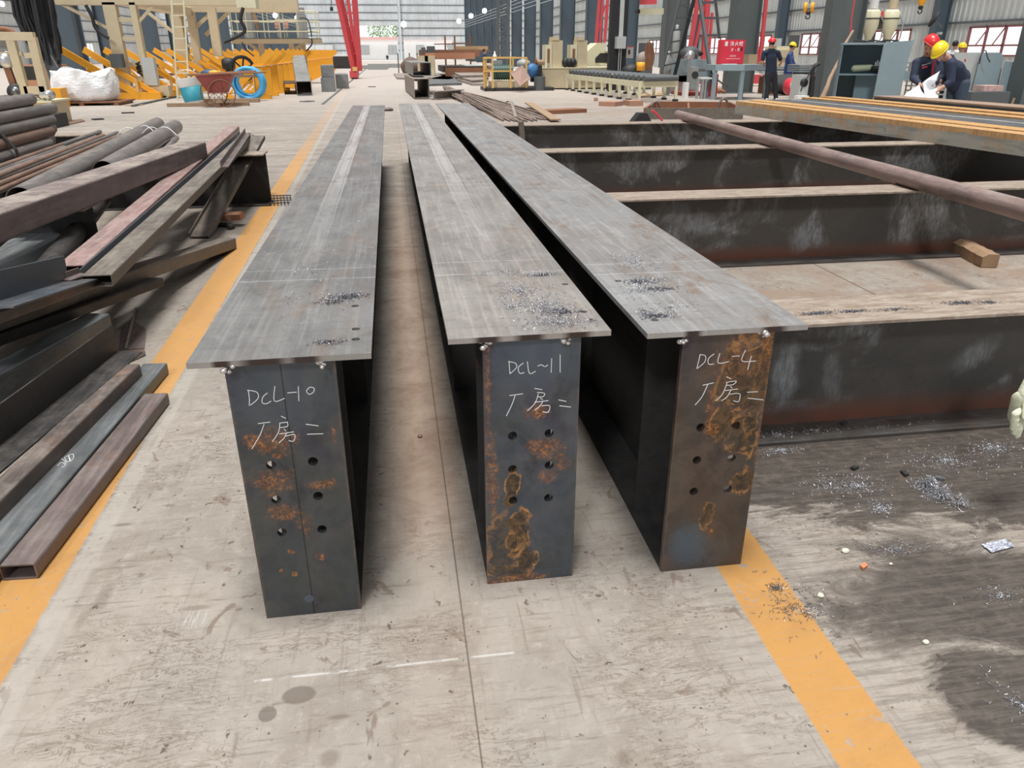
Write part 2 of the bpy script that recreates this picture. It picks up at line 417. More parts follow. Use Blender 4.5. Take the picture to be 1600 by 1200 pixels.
# ------------------------------------------------------------------ the three long crane beams
def flange_mat(name, c0, c1, brown, centre, chalk, rail, yfront=-.04, scorch=()):
    n = NB(name); v = n.oc(); x, y, z = n.sep(v)
    st = n.noise(n.sc(v, (40, 1.1, 1)), 1.3, 7, .72, .1); cross = n.noise(n.sc(v, (2.0, 26, 1)), 1.3, 6, .72, .2)
    bl = n.noise(n.sc(v, (2.5, 1.2, 1)), 1.4, 6, .68, .5); fi = n.noise(v, 70, 4, .75)
    c = n.mix(n.rng(bl, .35, .65), c0, c1)
    c = n.mix(n.mul(n.rng(st, .45, .7), .5), c, tuple(a*1.55 for a in c0))
    c = n.mix(n.mul(n.rng(cross, .52, .7), .42), c, tuple(a*.55 for a in c0))
    c = n.mix(n.mul(n.rng(n.noise(n.sc(v, (3, 1, 1), off=(4, 7, 2)), 1.7, 7, .75, .8), .5, .68), brown), c, (.25, .165, .115))
    c = n.mix(n.mul(n.rng(fi, .55, .72), .35), c, tuple(a*.5 for a in c0))
    # bright polished band with two ridges where the web sits below
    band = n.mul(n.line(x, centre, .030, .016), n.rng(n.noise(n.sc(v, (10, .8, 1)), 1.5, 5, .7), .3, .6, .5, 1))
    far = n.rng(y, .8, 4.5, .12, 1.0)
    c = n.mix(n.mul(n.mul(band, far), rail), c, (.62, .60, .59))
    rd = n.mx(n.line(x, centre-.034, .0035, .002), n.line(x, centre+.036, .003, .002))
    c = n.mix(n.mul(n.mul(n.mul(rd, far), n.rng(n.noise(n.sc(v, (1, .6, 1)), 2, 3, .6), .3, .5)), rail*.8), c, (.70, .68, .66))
    dk = n.mx(n.line(x, centre-.018, .003, .003), n.mx(n.line(x, centre+.052, .004, .004), n.line(x, .165, .003, .003)))
    dk = n.mx(dk, n.line(x, -.17, .003, .003))
    c = n.mix(n.mul(n.mul(dk, far), .4), c, (.10, .09, .085))
    tick = n.mul(n.line(n.noise(n.sc(v, (2.5, 1.6, 1), off=(3, 8, 1)), 3.0, 6, .7, 2.0), .5, .004, .003), n.rng(n.noise(v, 2.3, 2, .5), .54, .60))
    c = n.mix(n.mul(tick, .45), c, (.62, .61, .60))
    dim = n.noise(n.sc(v, (5, 3, 1), off=(1, 2, 7)), 1.6, 7, .75, .9)
    c = n.mix(n.mul(n.rng(dim, .52, .70), .6), c, tuple(a*.42 for a in c0))
    c = n.mix(n.mul(n.rng(dim, .47, .30), .4), c, tuple(min(a*1.5, 1) for a in c0))
    # cross chalk lines
    ch = None
    for cy, sk in chalk:
        l = n.line(n.add(y, n.mul(x, sk)), cy, .0016, .0012); ch = l if ch is None else n.mx(ch, l)
    c = n.mix(n.mul(n.mul(ch, n.rng(n.noise(v, 16, 4, .7), .35, .6, .25, 1)), .75), c, (.80, .80, .82))
    # scattered chalk ticks / weld sparks
    dots = n.mul(n.rng(n.vor(n.sc(v, (1, 1, 1)), 9), .03, .06, 1, 0), n.rng(n.noise(v, 3, 2, .5), .5, .55))
    c = n.mix(n.mul(dots, .7), c, (.82, .82, .84))
    fe = n.rng(y, yfront+.0004, yfront+.0008, 1, 0)
    c = n.mix(n.mul(fe, .6), c, (.34, .32, .30))
    for sx_, sw_ in scorch: c = n.mix(n.mul(n.mul(fe, n.line(n.add(x, n.mul(n.sub(bl, .5), .05)), sx_, sw_, sw_*.5)), .95), c, (.03, .015, .012))
    n.bump(n.add(n.mul(fi, .6), cross), .10, .003)
    return n.done(c, n.rng(bl, .3, .7, .24, .40), .35, .5)

def endplate_mat(name, base, base2, rust, seam=None, bluish=None, tan=()):
    n = NB(name); v = n.oc(); x, y, z = n.sep(v)
    bl = n.noise(v, 5.5, 6, .62, .9); fi = n.noise(v, 90, 3, .7); w = n.noise(v, 14, 6, .7, .6); wp = n.mul(n.sub(n.noise(v, 26, 7, .78, .8), .5), 4.2)
    c = n.mix(n.rng(bl, .38, .62), base, base2)
    tint = n.noise(n.sc(v, (1, 1, .6), off=(3, 1, 5)), 4.2, 4, .55, 1.4)
    c = n.mix(n.mul(n.rng(tint, .50, .66), .6), c, (.045, .040, .062)); c = n.mix(n.mul(n.rng(tint, .48, .32), .55), c, (.060, .068, .060))
    c = n.mix(n.mul(n.rng(n.noise(n.sc(v, (1, 1, .5), off=(8, 1, 2)), 6.5, 5, .6, 1.0), .52, .70), .55), c, (.018, .018, .019))
    edge_ = n.mx(n.rng(n.M('ABSOLUTE', x), .119, .126), n.rng(z, .748, .756)); c = n.mix(n.mul(n.mul(edge_, n.rng(w, .4, .6)), .5), c, (.20, .13, .09))
    sw = n.noise(v, 4.0, 3, .5, 2.5)
    c = n.mix(n.mul(n.line(sw, .5, .05, .05), .25), c, tuple(a*1.7 for a in base))
    c = n.mix(n.mul(n.rng(fi, .55, .75), .3), c, tuple(a*.55 for a in base))
    if bluish:
        for (bx, bz, rx, rz, k) in bluish: c = n.mix(n.mul(n.blob(x, z, bx, bz, rx, rz, .5, 0, n.mul(wp, .5)), k), c, (.085, .115, .15))
    for (bx, bz, rx, rz, k) in tan:      # watery tide marks
        m = n.blob(x, z, bx, bz, rx, rz, .35, -.12, n.mul(n.sub(n.noise(v, 11, 5, .65, 1.2), .5), 3.0))
        c = n.mix(n.mul(m, k), c, n.mix(n.rng(n.noise(v, 22, 5, .7, 1.5), .4, .62), (.045, .032, .022), (.14, .085, .04)))
        c = n.mix(n.mul(n.mul(n.line(m, .5, .22, .2), n.rng(w, .4, .6)), k), c, (.50, .25, .09))
    for (bx, bz, rx, rz, k) in rust:
        m = n.mul(n.blob(x, z, bx, bz, rx, rz, .45, 0, wp), n.rng(n.noise(v, 110, 5, .85), .44, .56))
        c = n.mix(n.mul(m, k), c, n.mix(n.rng(n.noise(v, 45, 3, .6), .4, .6), (.20, .07, .022), (.50, .20, .055)))
    if seam is not None:
        c = n.mix(n.mul(n.line(n.add(x, n.mul(n.sub(w, .5), .004)), seam, .0014, .001), .8), c, (.012, .012, .012))
    n.bump(n.add(fi, w), .08, .003)
    return n.done(c, n.rng(bl, .3, .7, .34, .5), .35, .5)

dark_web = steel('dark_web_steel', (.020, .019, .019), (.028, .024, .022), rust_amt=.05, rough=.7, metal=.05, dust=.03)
chalk_m = flat('chalk', (.80, .80, .80), .9)
bright_m = flat('bright_swarf', (.36, .36, .385), .42, .55)
dark_sw = flat('dark_swarf', (.16, .16, .18), .35, .7)
weld_m = flat('weld_bead', (.55, .53, .52), .35, .7)
burn_m = flat('scorched_steel', (.02, .013, .011), .8)

def poly_px(crop, strokes):
    ox, oy, s = crop
    return [[(ox+x/s, oy+y/s) for x, y in st] for st in strokes]
def densify(pts, k=4):
    pts = [Vector(p) for p in pts]; o = []
    n = len(pts)
    if n < 3: return pts
    for i in range(n-1):
        p0 = pts[max(i-1, 0)]; p1 = pts[i]; p2 = pts[i+1]; p3 = pts[min(i+2, n-1)]
        for j in range(k):
            t = j/k
            o.append(.5*((2*p1)+(p2-p0)*t+(2*p0-5*p1+4*p2-p3)*t*t+(3*p1-p0-3*p2+p3)*t**3))
    o.append(pts[-1]); return o
def chalk_strokes(name, parent, strokes, fn, r=.0011):
    m = MB()
    for st in strokes:
        pts = densify([fn(*p) for p in st])
        m.path(pts, r, 5, smooth=False)
    return m.build(name, chalk_m, parent)

CRB = [  # name, flange x0,x1, front y, plate x0,x1, plate y, y end
    dict(fx=(-.497, -.083), yf=1.665, px=(-.426, -.171), yp=1.703, ye=10.60),
    dict(fx=(.101, .513), yf=1.728, px=(.189, .442), yp=1.754, ye=10.86),
    dict(fx=(.595, 1.024), yf=1.690, px=(.706, .957), yp=1.731, ye=10.80)]
def loc_px(b, cx, pts):  # pixel blobs on the end plate -> local
    o = []
    for (px, py, rx, rz, k) in pts:
        p = AY(px, py, b['yp']); o.append((p.x-cx, p.z, rx, rz, k))
    return o
fl_mats = [
    flange_mat('long_beam_flange_left', (.26, .255, .25), (.165, .162, .16), .55, -.012, [(.62, .02), (.74, .02), (2.5, .03), (2.64, .03), (4.3, .02), (4.42, .02), (6.2, .02)], .9, -.038, [(-.125, .02), (-.03, .05), (.065, .03)]),
    flange_mat('long_beam_flange_middle', (.37, .345, .32), (.245, .228, .212), .5, -.010, [(.55, .02), (.70, .02), (2.3, .02), (2.42, .02), (4.0, .02), (5.6, .02)], .8, -.026, [(-.12, .03), (-.01, .035), (.11, .03)]),
    flange_mat('long_beam_flange_right', (.36, .36, .36), (.27, .25, .24), .85, .06, [(.62, .02), (.50, .02), (2.2, .02), (2.38, .02), (3.7, .02), (5.4, .02)], .15, -.041, [(-.12, .02), (.10, .03)])]
b0, b1, b2 = CRB
pl_mats = [
    endplate_mat('end_plate_left', (.050, .055, .062), (.085, .082, .076), loc_px(b0, -.2985, [(395, 690, .02, .02, .9), (430, 690, .04, .03, .75), (425, 752, .045, .03, .7), (505, 757, .035, .013, .8), (438, 800, .03, .022, .7), (455, 862, .009, .007, 1), (502, 871, .010, .009, 1), (440, 892, .006, .006, 1), (459, 898, .008, .008, 1), (415, 703, .012, .012, 1), (435, 712, .016, .008, 1), (475, 815, .018, .04, .45), (522, 680, .004, .02, .8)]), seam=.0, bluish=loc_px(b0, -.2985, [(440, 620, .13, .10, .35)])),
    endplate_mat('end_plate_middle', (.055, .065, .082), (.090, .092, .102), loc_px(b1, .3155, [(838, 645, .03, .018, .9), (852, 700, .04, .03, .9), (853, 745, .025, .018, .55), (878, 722, .018, .022, .5), (770, 750, .015, .1, .8), (795, 905, .12, .012, .9), (762, 600, .006, .25, .7)]), bluish=loc_px(b1, .3155, [(840, 560, .11, .08, .5)]), tan=loc_px(b1, .3155, [(800, 765, .018, .05, .95), (808, 830, .030, .07, .95), (825, 875, .026, .035, .9), (785, 850, .045, .09, .5), (790, 895, .07, .02, .6)])),
    endplate_mat('end_plate_right', (.065, .052, .047), (.11, .085, .068), loc_px(b2, .8315, [(1112, 670, .025, .015, .9), (1205, 540, .02, .04, .8), (1165, 560, .08, .06, .4), (1110, 830, .01, .012, .9), (1195, 650, .012, .2, .7), (1110, 640, .012, .06, .7)]), bluish=loc_px(b2, .8315, [(1075, 850, .05, .07, .75), (1120, 860, .05, .05, .25)]), tan=loc_px(b2, .8315, [(1160, 590, .07, .10, .8), (1125, 655, .03, .05, .8), (1165, 680, .04, .06, .75), (1160, 755, .035, .045, .8), (1105, 805, .018, .035, .7), (1190, 600, .02, .16, .7)]))]
HOLES = [[(424, 727), (489, 721), (432, 781), (497, 775), (441, 832), (503, 827)],
         [(801, 681), (858, 677), (801, 733), (858, 727), (802, 782), (857, 778)],
         [(1095, 668), (1150, 665), (1089, 719), (1143, 716), (1084, 768), (1137, 764)]]
FHOLES = [[(555, 478), (556, 514), (556, 530)], [(883, 444), (912, 487), (924, 500)], [(966, 439), (1006, 486), (1023, 500)]]
LAB = ['left of the three long steel crane beams, its end plate chalked DCL-10', 'middle of the three long steel crane beams, its end plate chalked DCL-11', 'right of the three long steel crane beams, brown stained end plate chalked DCL-4']
BEAMS = []
for i, b in enumerate(CRB):
    cx = (b['px'][0]+b['px'][1])/2; L = b['ye']-b['yp']
    t = thing('crane_girder', LAB[i], 'girder', (cx, b['yp'], 0)); BEAMS.append(t)
    HT = .757
    # end plate with real bolt holes
    hol = []
    for (px, py) in HOLES[i]:
        p = AY(px, py, b['yp']); hol.append((p.x-cx, p.z, .0125))
    hw = (b['px'][1]-b['px'][0])/2
    vs, fs = plate_with_holes([(-hw, 0.0), (hw, 0.0), (hw, HT), (-hw, HT)], hol, .016)
    m = MB(); m._add([V(cx+v.x, b['yp']+.016-v.z, v.y) for v in vs], fs); m.build('end_plate', pl_mats[i], t)
    # top flange with holes
    cxf = (b['fx'][0]+b['fx'][1])/2; hf = (b['fx'][1]-b['fx'][0])/2; hol = []
    for (px, py) in FHOLES[i]:
        p = G(px, py, .775); hol.append((p.x-cxf, p.y-b['yf'], .0105))
    vs, fs = plate_with_holes([(-hf, 0), (hf, 0), (hf, b['ye']-b['yf']), (-hf, b['ye']-b['yf'])], hol, .014)
    m = MB(); m._add([V(cxf+v.x, b['yf']+v.y, .761+v.z) for v in vs], fs); m.build('top_flange', fl_mats[i], t, bevel=.001)
    MB().span((cx-.005, b['yp']+.017, .013), (cx+.005, b['ye']-.02, .7605)).build('web', dark_web, t)
    MB().span((cx-hw+.001, b['yp']+.017, .0), (cx+hw-.001, b['ye']-.02, .0125)).build('bottom_flange', dark_web, t)
    k = 0; y = b['yp']+.30
    while y < b['ye']-.3:
        m = MB(); m.span((cx-.115, y, .013), (cx-.0055, y+.010, .760)); m.build('stiffener', dark_web, t)
        m = MB(); m.span((cx+.0055, y, .013), (cx+.115, y+.010, .760)); m.build('stiffener', dark_web, t)
        y += 1.05
    MB().span((cx-hw, b['ye']-.019, 0), (cx+hw, b['ye']-.004, HT)).build('end_plate', dark_web, t)
    # tack welds and scorch under the flange edge
    spots = {0: [(352, 562), (500, 556)], 1: [(760, 531), (888, 522)], 2: [(1073, 516), (1200, 511)]}[i]
    for (px, py) in spots:
        m = MB(); mb = MB(); p = AY(px, py, b['yf']-.002); p.z = .7565; p.y = b['yf']+.006
        for q in range(7):
            a = p+V(random.uniform(-.013, .013), random.uniform(-.006, .02), random.uniform(-.012, .006)); r = random.uniform(.0035, .0075)
            m.ball(a, (r*1.3, r, r), 8, 5)
        mb.span((p.x-.03, b['yp']-.001, .7572), (p.x+.03, b['yp']+.014, .7608))
        m.build('tack_weld', weld_m, t); mb.build('scorch_mark', burn_m, t)

F4 = (280, 480, 2.353); F5 = (640, 440, 2.5); F6 = (960, 440, 2.5)
S1 = [[(254, 305), (258, 335), (258, 362)], [(250, 305), (285, 312), (290, 335), (262, 360)], [(325, 315), (308, 330), (305, 350), (320, 355), (338, 345)], [(352, 290), (350, 345), (388, 335)],
      [(398, 315), (432, 312)], [(438, 290), (440, 345)], [(497, 298), (482, 294), (468, 308), (478, 320), (494, 312), (497, 298)],
      [(290, 428), (335, 422)], [(312, 430), (297, 470), (268, 520)], [(375, 400), (392, 409)], [(368, 426), (400, 422)], [(398, 424), (398, 438), (370, 443)], [(370, 428), (365, 460), (342, 495)],
      [(385, 448), (393, 455)], [(368, 466), (422, 458)], [(395, 462), (385, 482), (366, 499)], [(392, 474), (425, 468), (420, 492), (402, 490)], [(465, 430), (512, 436)], [(470, 467), (530, 465)]]
S2 = [[(388, 310), (390, 335), (392, 360)], [(385, 312), (412, 318), (418, 335), (392, 360)], [(445, 318), (425, 335), (430, 358), (448, 355)], [(460, 312), (468, 358), (492, 350)],
      [(500, 330), (515, 325), (528, 332), (540, 325)], [(555, 300), (553, 355)], [(588, 285), (588, 355)], [(390, 445), (443, 438)], [(412, 445), (400, 480), (378, 525)],
      [(488, 417), (518, 422)], [(498, 433), (526, 436), (522, 449), (498, 450)], [(503, 438), (490, 475), (460, 505)], [(510, 455), (520, 461)], [(488, 471), (542, 465)], [(520, 470), (505, 490), (488, 502)], [(515, 485), (547, 485), (541, 510), (520, 508)],
      [(582, 462), (612, 468)], [(585, 485), (630, 490)]]
S3 = [[(335, 285), (328, 315), (322, 340)], [(333, 285), (355, 290), (352, 315), (322, 340)], [(390, 282), (368, 300), (368, 322), (388, 322)], [(412, 280), (405, 318), (448, 312)], [(460, 292), (490, 290)],
      [(512, 268), (498, 310), (552, 310)], [(535, 290), (520, 345)], [(345, 405), (388, 395)], [(365, 402), (342, 450), (315, 482)], [(438, 372), (456, 380)], [(436, 394), (475, 388), (464, 402), (438, 405)],
      [(440, 396), (422, 440), (395, 466)], [(452, 409), (460, 415)], [(430, 426), (482, 419)], [(455, 424), (440, 450), (418, 466)], [(450, 440), (489, 438), (485, 468), (465, 465)], [(518, 432), (560, 430)], [(520, 455), (582, 462)]]
for t, b, F, S in zip(BEAMS, CRB, (F4, F5, F6), (S1, S2, S3)):
    chalk_strokes('chalk_lettering', t, poly_px(F, S), lambda x, y, b=b: AY(x, y, b['yp']-.0006))
# filled hole disc on the left plate
p = AY(483, 935, CRB[0]['yp']); MB().tube((p.x, CRB[0]['yp']-.0015, p.z), (p.x, CRB[0]['yp']+.001, p.z), .0125, 24).build('plug_weld', flat('plug_grey', (.10, .12, .15), .4, .5), BEAMS[0])

# ------------------------------------------------------------------ swarf (drill shavings)
def swarf(name, label, spots, mat, z=0.0, size=(.003, .011), parent=None, tall=0.0):
    """spots: (x, y, rx, ry, n)"""
    m = MB()
    for (cx, cy, rx, ry, n) in spots:
        for k in range(int(n*1.7)):
            a = random.random()*2*PI; q = random.gauss(0, .62)
            x = cx+math.cos(a)*rx*q; y = cy+math.sin(a)*ry*q
            if z > .7 and not any(f_['fx'][0]+.012 < x < f_['fx'][1]-.012 and y > f_['yf']+.012 for f_ in CRB): continue
            if .4 < z < .6 and not (2.43 < y < 2.70): continue
            if 0 < z < .1 and not (2.43 < y < 2.54): continue
            if z == 0 and y > 2.39: continue
            L = random.uniform(*size); r = random.uniform(.0009, .0022); th = random.uniform(.00028, .00048)
            hd = random.random()*2*PI; tilt = random.uniform(-.3, .9) if tall else random.uniform(-.1, .25)
            d = V(math.cos(hd)*math.cos(tilt), math.sin(hd)*math.cos(tilt), math.sin(tilt)); sd, u = frame(d)
            hh = tall*max(0, 1-abs(q)*1.3)*random.random()
            b = V(x, y, z+r+th+hh+max(0, -d.z*L)); tw = random.uniform(1, 3.2)*PI; np_ = 9; ph = random.random()*6
            pts = [b+d*L*j/(np_-1)+(sd*math.cos(ph+tw*j/(np_-1))+u*math.sin(ph+tw*j/(np_-1)))*r for j in range(np_)]
            m.path(pts, th*1.6, 3, smooth=False)
    return m.build(name, mat, None, label, 'metal shavings', kind='stuff')
def sp(px, py, rx, ry, n, z): g = G(px, py, z); return (g.x, g.y, rx, ry, n)
ZT = .7752
swarf('metal_shavings', 'bright curled drill shavings scattered over the end of the middle crane beam', [sp(815, 455, .07, .10, 150, ZT), sp(850, 480, .09, .12, 260, ZT), sp(872, 505, .09, .05, 220, ZT), sp(835, 430, .07, .02, 90, ZT), sp(800, 480, .03, .03, 30, ZT), sp(790, 425, .12, .05, 30, ZT)], bright_m, ZT)
swarf('metal_shavings', 'dark curls of swarf lying among bright ones on the middle crane beam', [sp(880, 488, .05, .03, 110, ZT), sp(845, 430, .05, .015, 60, ZT)], dark_sw, ZT)
swarf('metal_shavings', 'dark heap of drill shavings beside the hole at the right edge of the left crane beam', [sp(545, 464, .05, .022, 170, ZT), sp(520, 472, .05, .03, 70, ZT), sp(512, 535, .04, .02, 50, ZT)], dark_sw, ZT)
swarf('metal_shavings', 'few bright shavings sprinkled on the left crane beam', [sp(535, 462, .06, .03, 60, ZT), sp(515, 470, .05, .03, 30, ZT), sp(500, 440, .12, .3, 26, ZT), sp(480, 420, .10, .8, 26, ZT)], bright_m, ZT)
swarf('metal_shavings', 'bright shavings scattered on the right crane beam flange', [sp(1015, 440, .06, .06, 130, ZT), sp(990, 410, .07, .12, 110, ZT), sp(1010, 490, .05, .03, 50, ZT), sp(1000, 455, .1, .08, 60, ZT), sp(1050, 480, .1, .06, 40, ZT)], bright_m, ZT)
swarf('metal_shavings', 'dark ring of shavings around a drilled hole on the right crane beam', [sp(995, 440, .04, .02, 90, ZT), sp(1030, 452, .05, .02, 80, ZT), sp(1025, 495, .06, .02, 80, ZT)], dark_sw, ZT)
swarf('metal_shavings', 'bright heap of tangled drill shavings on the dark dirty floor', [sp(1450, 762, .045, .035, 420, 0), sp(1470, 778, .05, .03, 200, 0), sp(1500, 790, .05, .02, 70, 0)], bright_m, 0, (.008, .024), tall=.045)
swarf('metal_shavings', 'loose shavings scattered over the dirty floor around the bright heap', [sp(1375, 795, .05, .05, 120, 0), sp(1340, 760, .12, .10, 220, 0), sp(1220, 705, .08, .03, 120, 0), sp(1550, 700, .10, .05, 160, 0), sp(1480, 720, .35, .12, 320, 0), sp(1400, 860, .15, .05, 80, 0), sp(1560, 930, .1, .05, 70, 0), sp(1590, 1100, .05, .1, 60, 0), sp(1290, 760, .12, .10, 100, 0)], bright_m, 0, (.004, .012))
swarf('metal_shavings', 'thin dark shavings scattered over the right yellow floor line', [sp(1215, 920, .05, .04, 40, 0), sp(1240, 950, .10, .06, 40, 0), sp(1260, 960, .15, .14, 50, 0)], dark_sw, 0, (.006, .02))

# ------------------------------------------------------------------ trestle beams on the right
trestle_m = steel('trestle_web_steel', (.075, .068, .062), (.052, .046, .042), rust=(.15, .062, .038), rust_amt=.25, rough=.5, metal=.3, axis='x', dust=.10, dustcol=(.26, .25, .25))
def trestle_web_mat(nm='trestle_worn_web', wipes=()):
    n = NB(nm); v = n.oc(); r = n.gen_random(); x, y, z = n.sep(v)
    cb = n.n('ShaderNodeCombineXYZ'); n.put(cb.inputs[0], n.mul(r, 40.0)); n.put(cb.inputs[2], n.mul(r, 9.0)); cm = n.n('ShaderNodeVectorMath', operation='ADD')
    n.put(cm.inputs[0], v); n.put(cm.inputs[1], cb.outputs[0]); w = cm.outputs[0]
    bl = n.noise(w, 1.6, 6, .65, .6); fi = n.noise(w, 45, 4, .75)
    c = n.mix(n.rng(bl, .35, .65), (.056, .055, .053), (.082, .075, .068))
    c = n.mix(n.mul(n.rng(fi, .5, .75), .4), c, (.025, .023, .022))
    c = n.mix(n.mul(n.rng(z, .03, .15, 1, 0), n.rng(bl, .3, .6, .45, 1.0)), c, (.15, .062, .040))
    sc_ = n.mul(n.rng(n.noise(w, 1.7, 4, .6, .8), .48, .63), n.rng(n.noise(n.sc(w, (14, 14, 5), rot=(0, .35, 0)), 3, 7, .85), .30, .75))
    c = n.mix(n.mul(n.mul(sc_, n.rng(z, .05, .15)), .8), c, (.40, .42, .44))
    for (bx, bz, rx, rz, k_, an) in wipes:
        st_ = n.noise(n.sc(v, (26, 26, 4)), 4, 6, .8)
        m_ = n.mul(n.blob(x, z, bx, bz, rx, rz, .55, an, n.mul(n.sub(n.noise(v, 12, 4, .6), .5), 1.6)), n.rng(st_, .32, .68, .25, 1.0)); c = n.mix(n.mul(m_, k_), c, (.30, .32, .34))
    n.bump(fi, .15, .004)
    return n.done(c, n.rng(bl, .3, .7, .35, .55), .35, .5)
trestle_w = trestle_web_mat()
def dust_top():
    n = NB('dusty_flange'); v = n.oc(); a = n.noise(n.sc(v, (3, 14, 1)), 2, 6, .7, .4); b = n.noise(v, 30, 4, .7)
    c = n.mix(n.rng(a, .35, .65), (.36, .30, .245), (.22, .165, .125)); c = n.mix(n.mul(n.rng(b, .5, .7), .4), c, (.45, .41, .36))
    return n.done(c, .6, .1)
dust_m = dust_top()
def trestle(name, label, xl, xr, y, h=.5, bw=.30, group=None, web=None):
    t = thing(name, label, 'girder', ((xl+xr)/2, y+bw/2, 0), 0, group)
    MB().span((xl, y, 0), (xr, y+bw, .014)).build('bottom_flange', trestle_m, t, bevel=.002)
    MB().span((xl, y+bw/2-.006, .014), (xr, y+bw/2+.006, h-.014)).build('web', web or trestle_w, t)
    m = MB().span((xl, y, h-.014), (xr, y+bw, h)); m.build('top_flange', dust_m, t, bevel=.002)
    return t
TY = [2.415, 4.95, 7.62, 10.55]
TN = ['nearest of the four dusty I beams laid crosswise right of the crane beams', 'second I beam from the camera of the four laid crosswise right of the crane beams', 'third I beam from the camera of the four laid crosswise right of the crane beams', 'farthest of the four I beams laid crosswise right of the crane beams']
for y, l, x0, x1 in zip(TY, TN, (1.12, 1.18, 1.20, 1.22), (7.2, 8.6, 9.0, 9.0)):
    wp_ = {2.415: [(1228, 585, .05, .12, .85, 0), (1300, 590, .035, .10, .4, .2), (1525, 555, .10, .05, .5, .5)], 4.95: [(1250, 372, .07, .09, .6, .3), (1100, 350, .10, .06, .45, -.5), (1060, 335, .08, .08, .3, 0)]}.get(y)
    tw_ = trestle_web_mat('trestle_worn_web_%d' % int(y), [(AY(a_, b_, y+.144).x-(x0+x1)/2, AY(a_, b_, y+.144).z, c_, d_, e_, f_) for a_, b_, c_, d_, e_, f_ in wp_]) if wp_ else None
    tr = trestle('trestle_girder', l, x0, x1, y, web=tw_)
# vertical strip plate standing on the farthest one
swarf('metal_shavings', 'shavings swept in a line along the top of the nearest crosswise I beam', [sp(1275, 490, .07, .02, 160, .5), sp(1330, 487, .06, .02, 120, .5), sp(1400, 484, .08, .02, 70, .5), sp(1500, 474, .07, .02, 140, .5), sp(1545, 473, .05, .02, 60, .5)], dark_sw, .5002)
swarf('metal_shavings', 'bright shavings lying on the lower flange of the nearest crosswise I beam', [(1.45, 2.47, .12, .03, 60), (1.62, 2.48, .12, .03, 40), (1.9, 2.47, .2, .03, 20)], bright_m, .0145)
# ------------------------------------------------------------------ left pile of tubes, angles and pipes
st_purple = steel('tube_purple_brown', (.175, .135, .128), (.12, .095, .09), rust_amt=.1, rough=.48, metal=.3, dust=.25, dustcol=(.26, .23, .21))
st_grey = steel('tube_blue_grey', (.15, .16, .165), (.10, .108, .112), rust_amt=.02, rough=.45, metal=.35, dust=.2, dustcol=(.26, .26, .26))
st_rusty = steel('tube_rust_patched', (.12, .095, .085), (.085, .07, .065), rust=(.36, .16, .07), rust_amt=.45, rough=.5, metal=.25, dust=.2)
st_dark = steel('tube_dark', (.045, .042, .042), (.03, .028, .028), rust_amt=.1, rough=.5, metal=.3, dust=.08)
st_tan = steel('tube_dusty_tan', (.26, .22, .19), (.19, .16, .14), rust_amt=.1, rough=.6, metal=.1, dust=.5, dustcol=(.36, .32, .28))
st_pink = steel('tube_pinkish', (.30, .19, .175), (.22, .15, .14), rust_amt=.05, rough=.5, metal=.2, dust=.3, dustcol=(.42, .35, .33))
st_olive = steel('angle_olive_brown', (.165, .14, .115), (.115, .10, .088), rust_amt=.15, rough=.5, metal=.25, dust=.25)
st_pipe = steel('pipe_grey_brown', (.20, .18, .17), (.14, .125, .12), rust_amt=.15, rough=.42, metal=.35, dust=.2)
st_piper = steel('pipe_rust_brown', (.20, .12, .085), (.14, .09, .07), rust=(.30, .13, .06), rust_amt=.4, rough=.5, metal=.2)
st_blue = steel('angle_blue_steel', (.075, .095, .12), (.11, .105, .105), rust=(.16, .09, .07), rust_amt=.12, rough=.42, metal=.4, dust=.1)
def one(name, label, cat, m, mat, group=None, **k): 
    o = m.build(name, mat, None, label, cat, group, **k); o['kind'] = 'thing'; return o
def rhs(label, p0, p1, w, h, mat, t=.005, name='steel_box_tube'):
    return one(name, label, 'steel tube', MB().hollow(w, h, t, p0, p1), mat)
def angle(label, p0, p1, mat, legv, legh, t=.008, side=1, name='steel_angle', lip=0):
    """L section: vertical leg at the origin side, horizontal leg to +side; optional down-turned lip"""
    s = side
    prof = [(0, 0), (s*legh, 0), (s*legh, t), (s*t, t), (s*t, legv), (0, legv)]
    if lip: prof = [(0, 0), (s*(legh-t), 0), (s*(legh-t), -lip), (s*legh, -lip), (s*legh, t), (s*t, t), (s*t, legv), (0, legv)]
    if s < 0: prof = prof[::-1]
    return one(name, label, 'angle steel', MB().prism(prof, p0, p1), mat, bevel=.0015)
# floor level
L1 = rhs('purple-brown box tube lying on the floor, open end beside the yellow line', (-1.167, 1.985, .027), (-1.100, 3.19, .027), .102, .052, st_purple)
L2 = rhs('blue-grey box tube with a small chalk mark, lying on the floor along the purple-brown one', (-1.305, 1.45, .029), (-1.198, 3.545, .029), .112, .056, st_grey)
chalk_strokes('chalk_lettering', L2, [[(640*0+a/4, 640+b/4) for a, b in s] for s in ([(358, 352), (385, 330), (410, 345), (388, 362)], [(385, 305), (405, 322), (415, 335)], [(402, 300), (425, 290), (440, 318), (420, 325), (402, 300)], [(428, 285), (455, 278), (460, 300), (440, 322), (428, 285)])], lambda x, y: G(x, y, .0575), .0009)
MB().span
rhs('rust-stained box tube in the low left row, third from the yellow line', (-1.40, 1.75, .058), (-1.255, 3.40, .058), .085, .115, st_rusty)
angle('dark angle steel with a thin rust-bright upright edge, behind the rust-stained box tube', (-1.565, 2.05, .11), (-1.365, 3.57, .11), st_dark, .145, .12)
rhs('dark box tube with dusty grey top behind the upright angle steel', (-1.86, 2.3, .12), (-1.50, 3.80, .12), .12, .24, st_grey)
one('steel_plate', 'small rusty plate lying on the floor beside the end of the low box tubes', 'steel plate', MB().poly([G(187, 549), G(226, 547), G(228, 556), G(206, 566), G(180, 560)], .006, V(0, 0, 1)), st_rusty)
